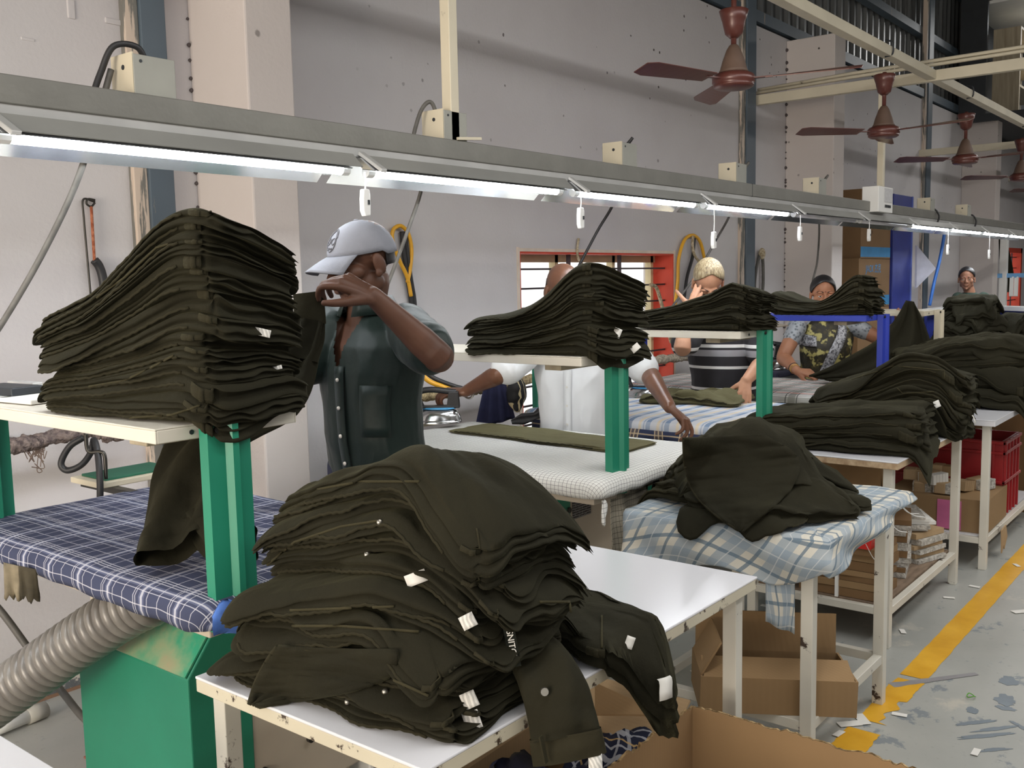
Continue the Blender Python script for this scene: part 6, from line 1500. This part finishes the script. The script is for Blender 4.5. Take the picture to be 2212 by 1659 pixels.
# ================================================================ hung on the wall
def loop_hose(label, pts, d, r, m_, cat='hose', name='air_hose'): return tag(obj(name, MB().tube(catmull([(on_y(x, y, -d) if d < 0 else at(x, y, d)) for x, y in pts], 8), r, 10), m_, smooth=True), label, cat)
M['yellow_hose'] = plain('yellow_air_hose', srgb(226, 168, 44), .4, 0, .06)
loop_hose('yellow air hose looped on the wall hook behind the grey cap', [(888, 640), (880, 600), (862, 560), (848, 520), (850, 496), (866, 488), (882, 505), (889, 540), (886, 580), (880, 610)], -3.59, .0105, 'yellow_hose')
loop_hose('yellow hose curving behind the bald man and the iron', [(905, 800), (925, 822), (955, 835), (985, 846)], 4.6, .012, 'yellow_hose'); 
loop_hose('black cable running beside the yellow hose near the iron', [(905, 790), (935, 815), (975, 832), (1010, 842)], 4.62, .011, 'black_cable', 'cable', 'power_cable')
for k, dx in enumerate((0, 7)): loop_hose('black hose hanging from the hook behind the grey cap, %s strand' % ('left' if k == 0 else 'right'), [(868+dx, 500), (872+dx, 540), (880+dx, 600), (888+dx, 650), (890+dx, 700)], -3.598, .012, 'black_cable', 'hose', 'steam_hose')
loop_hose('yellow air hose arching on the wall behind the fair haired man', [(1452, 700), (1458, 660), (1464, 610), (1466, 560), (1478, 520), (1496, 508), (1512, 522), (1522, 560), (1530, 600)], -3.59, .013, 'yellow_hose')
loop_hose('dark cable hanging below the yellow arch', [(1500, 515), (1496, 555), (1484, 600), (1476, 660), (1470, 700)], -3.598, .012, 'black_cable', 'cable', 'power_cable')
M['rope'] = fuzz('pale_rope', srgb(150, 134, 108), srgb(206, 194, 168))
loop_hose('pale knotted rope under the yellow arch', [(1497, 510), (1496, 530), (1500, 550), (1510, 565), (1520, 580)], -3.57, .011, 'rope', 'rope', 'rope')
loop_hose('pale rope tied in front of the window frame', [(1405, 615), (1418, 622), (1430, 660), (1440, 700), (1450, 740)], -3.60, .013, 'rope', 'rope', 'rope')
loop_hose('grey rope hanging above the window edge', [(1250, 515), (1247, 540), (1250, 560), (1262, 575), (1268, 590)], -3.605, .008, 'rope', 'rope', 'rope')
for k, dx in enumerate((0, 9)): loop_hose('dark hose strand hanging from a knot right of the second steel column, %s' % ('left' if k == 0 else 'right'), [(1643+dx*.4, 545), (1634+dx*1.6, 580), (1630+dx*2, 620), (1634+dx, 660), (1640+dx*.6, 690)], -3.595, .014, 'grey_cable', 'hose', 'steam_hose')
mb = MB(); ball(mb, on_y(1646, 548, 3.58), (.03, .03, .05)); tag(obj('rope_knot', mb, 'rope', smooth=True), 'frayed rope knot on the wall right of the second steel column', 'rope')
loop_hose('bright blue air hose hanging under the small lit tubes', [(2040, 505), (2036, 530), (2028, 570), (2018, 610), (2008, 660)], 10.6, .017, plain('blue_air_hose', srgb(60, 120, 206), .4), 'hose', 'hanging_hose')
# left wall hook with rope and black cable bundle
loop_hose('thin bent steel wire hanging on the wall above the tall stack', [(205, 436), (180, 431), (181, 470), (187, 540), (196, 640)], -3.60, .004, 'bolt', 'wire', 'wire')
loop_hose('steel ring hook on the wall left of the first column', [(205, 432), (190, 430), (187, 440), (197, 446), (205, 438)], -3.60, .004, 'bolt', 'hook', 'hook')
loop_hose('frayed orange string hanging from the ring hook', [(197, 446), (199, 480), (202, 530), (204, 565)], -3.598, .0055, fuzz('orange_string', srgb(150, 84, 60), srgb(196, 130, 100)), 'string', 'string')
loop_hose('black cable bundle tied to the orange string', [(204, 562), (214, 575), (222, 600), (226, 640), (228, 680)], -3.59, .017, 'black_cable', 'cable', 'power_cable')
# cloths hanging by the iron
tp = [at(1046+3.4*i, 832-1*i, 4.95) for i in range(14)]
def bell(name, pts_top, spread, L, seed):
    n = len(pts_top); rings = []; uv = []; m_ = sum(pts_top, Vector())/n
    for j in range(13):
        v = j/12; rings.append([m_ + (p-m_)*(1+spread*v) + Vector((-.8, -.5, 0))*(.018*math.sin(i*1.5+seed)*(.4+v)) - Vector((0, 0, L*v)) for i, p in enumerate(pts_top)]); uv.append([(i*.02, v*L) for i in range(n)])
    return uvmesh(name, rings, uv, False)
tag(obj('navy_cloth', bell('navy_cloth', tp, 1.0, .215, 1), plain('navy_cotton', srgb(34, 36, 66), .9, 0, .2, 14), smooth=True, solid=.004), 'navy blue cloth hanging in folds behind the steam iron', 'cloth')
bp = MT('black_printed_bag', .6); n_ = bp.node('ShaderNodeTexWave', i_Scale=9.0, i_Distortion=9.0); bp.l.new(bp.co(), n_.inputs['Vector']); bp.col(bp.ramp(n_.outputs['Fac'], [(.86, srgb(22, 22, 24)), (.9, srgb(206, 190, 150))]))
mb = MB(); ball(mb, at(1116, 850, 4.9), (.055, .05, .085)); mb.v = [tuple(Vector(v)+Vector((1, 1, 1))*.014*noise.noise(Vector(v)*22)) for v in mb.v]
tag(obj('printed_bag', mb, bp.m, smooth=True), 'black bag with cream scribble print hanging by the window', 'bag')
tag(obj('black_wrap', cloth_tube([at(1105, 912, 4.85), at(1130, 905, 4.85), at(1155, 898, 4.85), at(1170, 890, 4.85)], [.012, .03, .018, .03], [.01, .014, .012, .02], Vector((0, 0, 1)), 3, .004, 2, 20), plain('black_polythene', srgb(60, 60, 64), .35), smooth=True), 'grey black polythene wrap in front of the window bottom', 'wrap')
# ================================================================ far right
def porg(p):
    v = Vector((0, 0, 0))
    while p is not None: v += Vector(p.location); p = p.parent
    return v
def text(body, loc, size, xdir, zdir, mat, par, ext=.0008):
    cu = bpy.data.curves.new('tmp', 'FONT'); cu.body = body; cu.size = size; cu.extrude = ext; q = bpy.data.objects.new('tmp', cu); C.objects.link(q)
    me = bpy.data.meshes.new_from_object(q.evaluated_get(bpy.context.evaluated_depsgraph_get())); bpy.data.objects.remove(q)
    me.materials.clear(); me.materials.append(M[mat] if isinstance(mat, str) else mat); o = bpy.data.objects.new('lettering', me); C.objects.link(o); x = Vector(xdir).normalized(); y = Vector(zdir).normalized(); z = x.cross(y); m = Matrix((x, y, z)).transposed().to_4x4(); m.translation = Vector(loc) - porg(par); o.matrix_local = m
    if par: o.parent = par
    return o
blp = plain('blue_print', srgb(40, 120, 170), .6); bkp = plain('dark_print', srgb(60, 44, 30), .6)
for k, (z0, z1, x0, x1, lab) in enumerate(((1.20, 1.68, 9.58, 10.52, 'lower big brown carton with blue print in the dark corner'), (1.685, 2.35, 9.62, 10.52, 'upper big brown carton with blue tape in the dark corner'))):
    t = thing('carton', lab, 'carton', (10, 3.4, z0), 'big printed cartons')
    for b_ in ((x0, x1, 3.30, 3.306, z0, z1), (x0, x1, 3.594, 3.6, z0, z1), (x0, x0+.006, 3.306, 3.594, z0, z1), (x1-.006, x1, 3.306, 3.594, z0, z1)): obj('side', MB().box(*b_), 'card_dark', t)
    obj('top', MB().box(x0, x1, 3.30, 3.6, z1, z1+.006), 'card_dark', t); obj('base', MB().box(x0, x1, 3.30, 3.6, z0-.004, z0), 'card_dark', t)
    zb = (1.70 if k else 1.21); obj('print_band', MB().box(x0, x1, 3.2985, 3.2995, zb, zb+.10), blp, t)
    text('JACK 杰克', (x0+.2, 3.2988, z1-(.13 if k else .13) - (.20 if k else 0)), .10, (1, 0, 0), (0, 0, 1), blp, t)
    text('◂ ▴ ▾ ▪' if False else 'I I I I', (x0+.25, 3.2988, z1-(.42 if k else .22)), .05, (1, 0, 0), (0, 0, 1), bkp, t)
cbx = thing('carton', 'big brown carton at the foot of the dark corner, mostly hidden', 'carton', (10, 3.4, 0), 'big printed cartons')
obj('side', MB().box(9.58, 10.52, 3.3, 3.6, 0, 1.19), 'card_dark', cbx)
cu = thing('cupboard', 'deep blue steel cupboard beside the brown cartons', 'cupboard', (10.9, 3.45, 0)); bl = plain('blue_cupboard_paint', srgb(40, 52, 128), .4)
obj('body', MB().box(10.56, 11.16, 3.28, 3.60, 0, 2.36), bl, cu, bevel=.006); obj('side_strip', MB().box(11.16, 11.19, 3.27, 3.60, 0, 2.36), plain('pale_blue_strip', srgb(92, 110, 186), .35), cu)
obj('top_strap', MB().box(10.56, 11.2, 3.272, 3.279, 1.98, 2.01), 'dark_steel', cu)
gp_ = at(1986, 605, 10.6); pn = thing('panel', 'pale grey diamond shaped board leaning beside the blue cupboard', 'panel', tuple(gp_))
obj('board', MB().prism([at(1981, 530, 10.7), at(2022, 580, 10.6), at(1980, 622, 10.6)], (0, .02, 0)), plain('grey_board_panel', srgb(190, 190, 202), .5), pn)
# white boards closing the corner under the rail end
bw = thing('board', 'white painted board end beyond the third pilaster', 'board', (14.9, 3.15, 0)); obj('edge', MB().box(14.84, 14.95, 3.08, 3.17, 0, 2.1), 'white_plastic', bw, bevel=.004)
ct = thing('counter', 'long blue counter with white top behind the dark heaps', 'counter', (11.5, 2.6, 0))
A_ = at(2000, 672, 11.2); B_ = at(2085, 642, 12.6); E_ = at(2212, 676, 10.0)
for a, b, n_ in ((A_, B_, 0), (B_, at(2290, 694, 11.0), 1)):
    a = Vector((a.x, a.y, 0)); b = Vector((b.x, b.y, 0)); zt2 = 1.06
    obj('front', MB().bar(a+Vector((0, 0, zt2/2)), b+Vector((0, 0, zt2/2)), .03, zt2), bl, ct); obj('top', MB().bar(a+Vector((0, 0, zt2+.02)), b+Vector((0, 0, zt2+.02)), .22, .05), 'white_plastic', ct)
tr = thing('trestle', 'pale blue steel trestle at the right edge by the far window', 'trestle', tuple(at(2180, 640, 14))); lb = plain('light_blue_steel', srgb(110, 160, 206), .4)
obj('beam', MB().bar(at(2127, 596, 13.5), at(2240, 594, 13.5), .05, .06), lb, tr)
for x in (2186, 2196): obj('leg', MB().bar(at(x, 598, 13.5), at(x-2, 640, 13.5), .05, .05), 'white_plastic', tr)
tag(obj('hanging_garment', cloth_tube([at(2163, 510, 14.5), at(2170, 550, 14.5), at(2176, 600, 14.5), at(2172, 630, 14.5)], [.03, .07, .09, .05], [.03, .05, .05, .03], right, 2, .015, 2, 24), 'olive', smooth=True), 'dark garment hanging by the white board end', 'garment')
for k, (x0_, m_) in enumerate(((2156, 'cream'), (2180, 'steel_blue'))):
    pass
# clothes in the cartons under the white table
fk = Field(1.3, 2.3, .9, 1.8, .20, [(1.48, 2.09, 1.18, 1.55, .30)])
M['navy_cloth'] = cloth_mat('navy_twill', srgb(26, 28, 48), srgb(38, 40, 62)); M['plaid_dark'] = plaid('dark_plaid_shirting', srgb(34, 38, 58), [(0, .09, [(.02, .006), (.05, .003)], srgb(170, 172, 180), .8), (1, .09, [(.02, .006), (.05, .003)], srgb(170, 172, 180), .7), (0, .09, [(.07, .003)], srgb(190, 160, 110), .8)])
tag(garment(fk, 1.62, 1.26, .2, .34, .26, .09, 1201, 2, False, 'navy blue garment spilling from the carton under the white table', 'clothes in the carton under the white table', None, 0, .012, mat='navy_cloth', wav=.03, ruck=.05, nu=26, nv=7, seam=False), 'navy blue garment spilling from the carton under the white table', 'garment', 'clothes in the carton under the white table')
rings = []; uv = []
for i in range(22):
    R1 = []; U1 = []
    for j in range(22):
        x = 1.93 + .24*i/21; y = 1.16 + .26*j/21; z = .36 + .05*noise.noise(Vector((x*9, y*9, 2))) + .03*abs(noise.noise(Vector((x*20, y*20, 5)))) - .25*((i/21-.5)**2+(j/21-.5)**2)
        R1.append((x, y, z)); U1.append((x+.03*math.sin(y*30), y+.03*math.sin(x*26)))
    rings.append(R1); uv.append(U1)
tag(obj('plaid_shirt', uvmesh('plaid_shirt', rings, uv, False), 'plaid_dark', smooth=True, solid=.004), 'dark plaid shirt crumpled behind the torn carton rim', 'shirt')
fl = thing('cardboard_sheet', 'tan cardboard flap lying under the white table beside the plaid shirt', 'cardboard', tuple(on_z(1360, 1520, .37)))
obj('sheet', MB().prism([on_z(1285, 1478, .44), on_z(1440, 1548, .40), on_z(1285, 1546, .40)], (0, 0, .005)), 'card', fl)
# low white plinth of the second machine under the table
tag(obj('plinth', MB().box(1.95, 2.55, 2.15, 2.32, 0, .12), 'white_plastic', bevel=.01), 'long white plinth on the floor behind the white table', 'plinth')
# ================================================================ tags, seams and lettering set on the cloth where the photograph shows them
from mathutils.bvhtree import BVHTree
TREES = []
def root_of(o):
    while o.parent is not None: o = o.parent
    return o
def add_tree(objs):
    V = []; F = []; own = []
    for o in objs:
        r = root_of(o); q = porg(o); b = len(V); n = len(o.data.vertices); co = np.empty(n*3); o.data.vertices.foreach_get('co', co); V += (co.reshape(-1, 3)+np.array(q)).tolist()
        for p in o.data.polygons: F.append([b+i for i in p.vertices]); own.append(r)
    TREES.append((BVHTree.FromPolygons(V, F), own))
add_tree([o for o in C.objects if o.type == 'MESH' and root_of(o).name.split('.')[0] in ('folded_trousers', 'hanging_trousers', 'held_trousers', 'plaid_cloth', 'work_table', 'ironing_table', 'person')])
def hit(px, py):
    d = ROT @ np.array([px - W_PX/2, -(py - H_PX/2), -F_PX]); d = Vector(d/np.linalg.norm(d))
    best = None
    for tr, own in TREES:
        loc, nrm, i, dist = tr.ray_cast(Vector(CAMP), d)
        if loc is not None and (best is None or dist < best[0]): best = (dist, loc, nrm, own[i])
    return None if best is None else (best[1], best[2], best[3], d)
def cloth_root(r): return r.name.split('.')[0] in ('folded_trousers', 'hanging_trousers', 'held_trousers')
RT = Vector((.62, -.785, 0))
def panel(label, group, Lp, Rp, fallback, off=.012, n=18, m=14, th=.008, fold=.010, seed=1):
    Lc = catmull([Vector((x, y, 0)) for x, y in Lp], n); Rc = catmull([Vector((x, y, 0)) for x, y in Rp], n); D = []; 
    for a, b in zip(Lc, Rc):
        row = []
        for j in range(m+1):
            p = a.lerp(b, j/m); q = hit(p.x, p.y); f = ROT @ np.array([0, 0, -1.0])
            row.append((p, (q[0]-Vector(CAMP)).dot(Vector(f)) if q and q[2].name.split('.')[0] in ('folded_trousers', 'plaid_cloth', 'work_table') else fallback))
        D.append(row)
    Z = np.array([[c[1] for c in r] for r in D]); Z = np.minimum(Z, fallback+.25)
    for _ in range(14):
        P = np.pad(Z, 1, mode='edge'); Z2 = (P[2:, 1:-1]+P[:-2, 1:-1]+P[1:-1, 2:]+P[1:-1, :-2])/4; Z = np.minimum(Z2, Z)*.6+Z2*.4
    g = [[at(D[i][j][0].x, D[i][j][0].y, float(Z[i, j]) - off - fold*(abs(noise.noise(Vector((i*.11, j*.35, seed))))*1.6 + .3*noise.noise(Vector((i*.3, j*.5, seed+5))))) for j in range(m+1)] for i in range(len(D))]
    t = thing('folded_trousers', label, 'trousers', tuple(g[0][0]), group); obj('legs', MB().grid(g), 'olive', t, smooth=True, solid=th)
    obj('hem', MB().tube([r[0] for r in g[1:-1]], .004, 6), 'olive_edge', t, smooth=True); add_tree(list(t.children))
panel('dark olive trousers draped over the front of the crumpled heap, corner hanging on plaid cloth', 'crumpled heap on the plaid cloth', [(1476, 946), (1480, 1010), (1500, 1065), (1540, 1108), (1594, 1146)], [(1650, 938), (1722, 985), (1716, 1045), (1664, 1100), (1604, 1150)], 2.92)
panel('dark olive trousers sticking out lowest at the left front of the large heap', 'large heap on the white table', [(600, 1395), (575, 1430), (552, 1475), (538, 1520)], [(860, 1405), (850, 1455), (770, 1490), (560, 1527)], 1.80, .010, seed=4)
def care_tag(px, py, w, h, ang, kind, curl=.3):
    q = hit(px, py)
    if not q or not cloth_root(q[2]): return
    p, n, r, d = q; k = (p-Vector(CAMP)).length/F_PX; dn = Vector((-.1*d.x, -.1*d.y, -1)).normalized(); ax = RT*math.cos(ang)-dn*math.sin(ang)*-1; ay = dn*math.cos(ang)-RT*math.sin(ang)
    off = -d; g = []
    for i in range(5):
        f = i/4-.5; g.append([p + off*(.006+curl*k*h*(f+.5)**2*.6) + ax*(x*w*k) + ay*(f*h*k) for x in (-.5, 0, .5)])
    obj('care_tag', MB().grid(g), 'tag' if kind else 'tag_plain', r, smooth=True, solid=.0008, label='white care tag')
for a in ((567, 718, 34, 16, .25, 1), (596, 795, 26, 8, -.2, 1), (1333, 719, 17, 20, .4, 0), (1372, 752, 22, 14, -.7, 0), (899, 1249, 46, 26, -.35, 0), (1011, 1342, 32, 30, -.45, 1), (1014, 1512, 32, 34, -.4, 1), (1020, 1556, 34, 38, -.3, 1), (2024, 873, 12, 14, -.4, 0), (1360, 1388, 18, 26, .35, 0)): care_tag(*a)
def seam(pts, r_=.0026, n=10):
    P = []
    for (a, b), (c, d) in zip(pts, pts[1:]): P += [(a+(c-a)*i/n, b+(d-b)*i/n) for i in range(n)]
    P.append(pts[-1]); last = None; run = []; root = None
    def flush(run, root):
        if len(run) > 4: obj('seam', MB().tube(run, r_, 5), 'olive_seam2', root, smooth=True)
    for a in P:
        q = hit(*a)
        if not q or not cloth_root(q[2]) or (run and ((q[0]-run[-1]).length > .05 or q[2] != root)):
            flush(run, root); run = []; root = None
            if not q or not cloth_root(q[2]): continue
        root = q[2]; run.append(q[0]-q[3]*.0016)
    flush(run, root)
M['olive_seam2'] = cloth_mat('olive_stitched_seam', srgb(48, 45, 32), srgb(60, 56, 40))
for s_ in (((1430, 979), (1474, 1012), (1522, 994), (1550, 958), (1531, 936)), ((1607, 938), (1660, 970), (1710, 1009)), ((686, 1057), (779, 1040), (905, 1040)), ((577, 1221), (636, 1171), (737, 1137), (821, 1124)), ((627, 1318), (737, 1314), (851, 1310)),
           ((632, 1352), (737, 1352), (905, 1364)), ((653, 1402), (737, 1419), (842, 1465), (926, 1503)), ((209, 643), (270, 599), (338, 535), (371, 525)), ((192, 835), (270, 822), (338, 788), (375, 768)), ((189, 903), (270, 903), (371, 896), (432, 876)),
           ((1840, 820), (1930, 790), (2040, 800), (2040, 850)), ((1930, 830), (1950, 850), (2035, 845)), ((1160, 1300), (1230, 1300), (1240, 1370)), ((1300, 1330), (1300, 1400)), ((1400, 690), (1460, 680), (1560, 640))): seam(s_)
for px, py in ((820, 1128), (793, 1198), (751, 1516), (832, 1494)):
    q = hit(px, py)
    if q and cloth_root(q[2]): obj('rivet', MB().tube([q[0]-q[3]*.0005, q[0]-q[3]*.004], [.0062, .005], 12), 'metal', q[2], smooth=True)
q = hit(1104, 1392)
if q and cloth_root(q[2]):
    p, n, r, d = q; xd = Vector((.12, -.1, -1)).normalized(); yd = RT - xd*RT.dot(xd); zd = xd.cross(yd).normalized()
    if zd.dot(d) > 0: yd = -yd; zd = -zd
    l_ = thing('tmp', '', '') if False else None
    lb_ = obj('neck_label', MB().cbox(p-d*.010+xd*.0, (.012, .012, .012), Matrix((xd, yd.normalized(), zd)).transposed()) if False else MB().prism([p-d*.008+xd*a+yd.normalized()*b for a, b in ((-.032, -.009), (.042, -.009), (.042, .011), (-.032, .011))], -d*.0012), 'inside', r, label='black woven label')
    text('SNITCH', p-d*.0108-xd*.026-yd.normalized()*.004, .016, xd, yd, 'tag_plain', lb_)
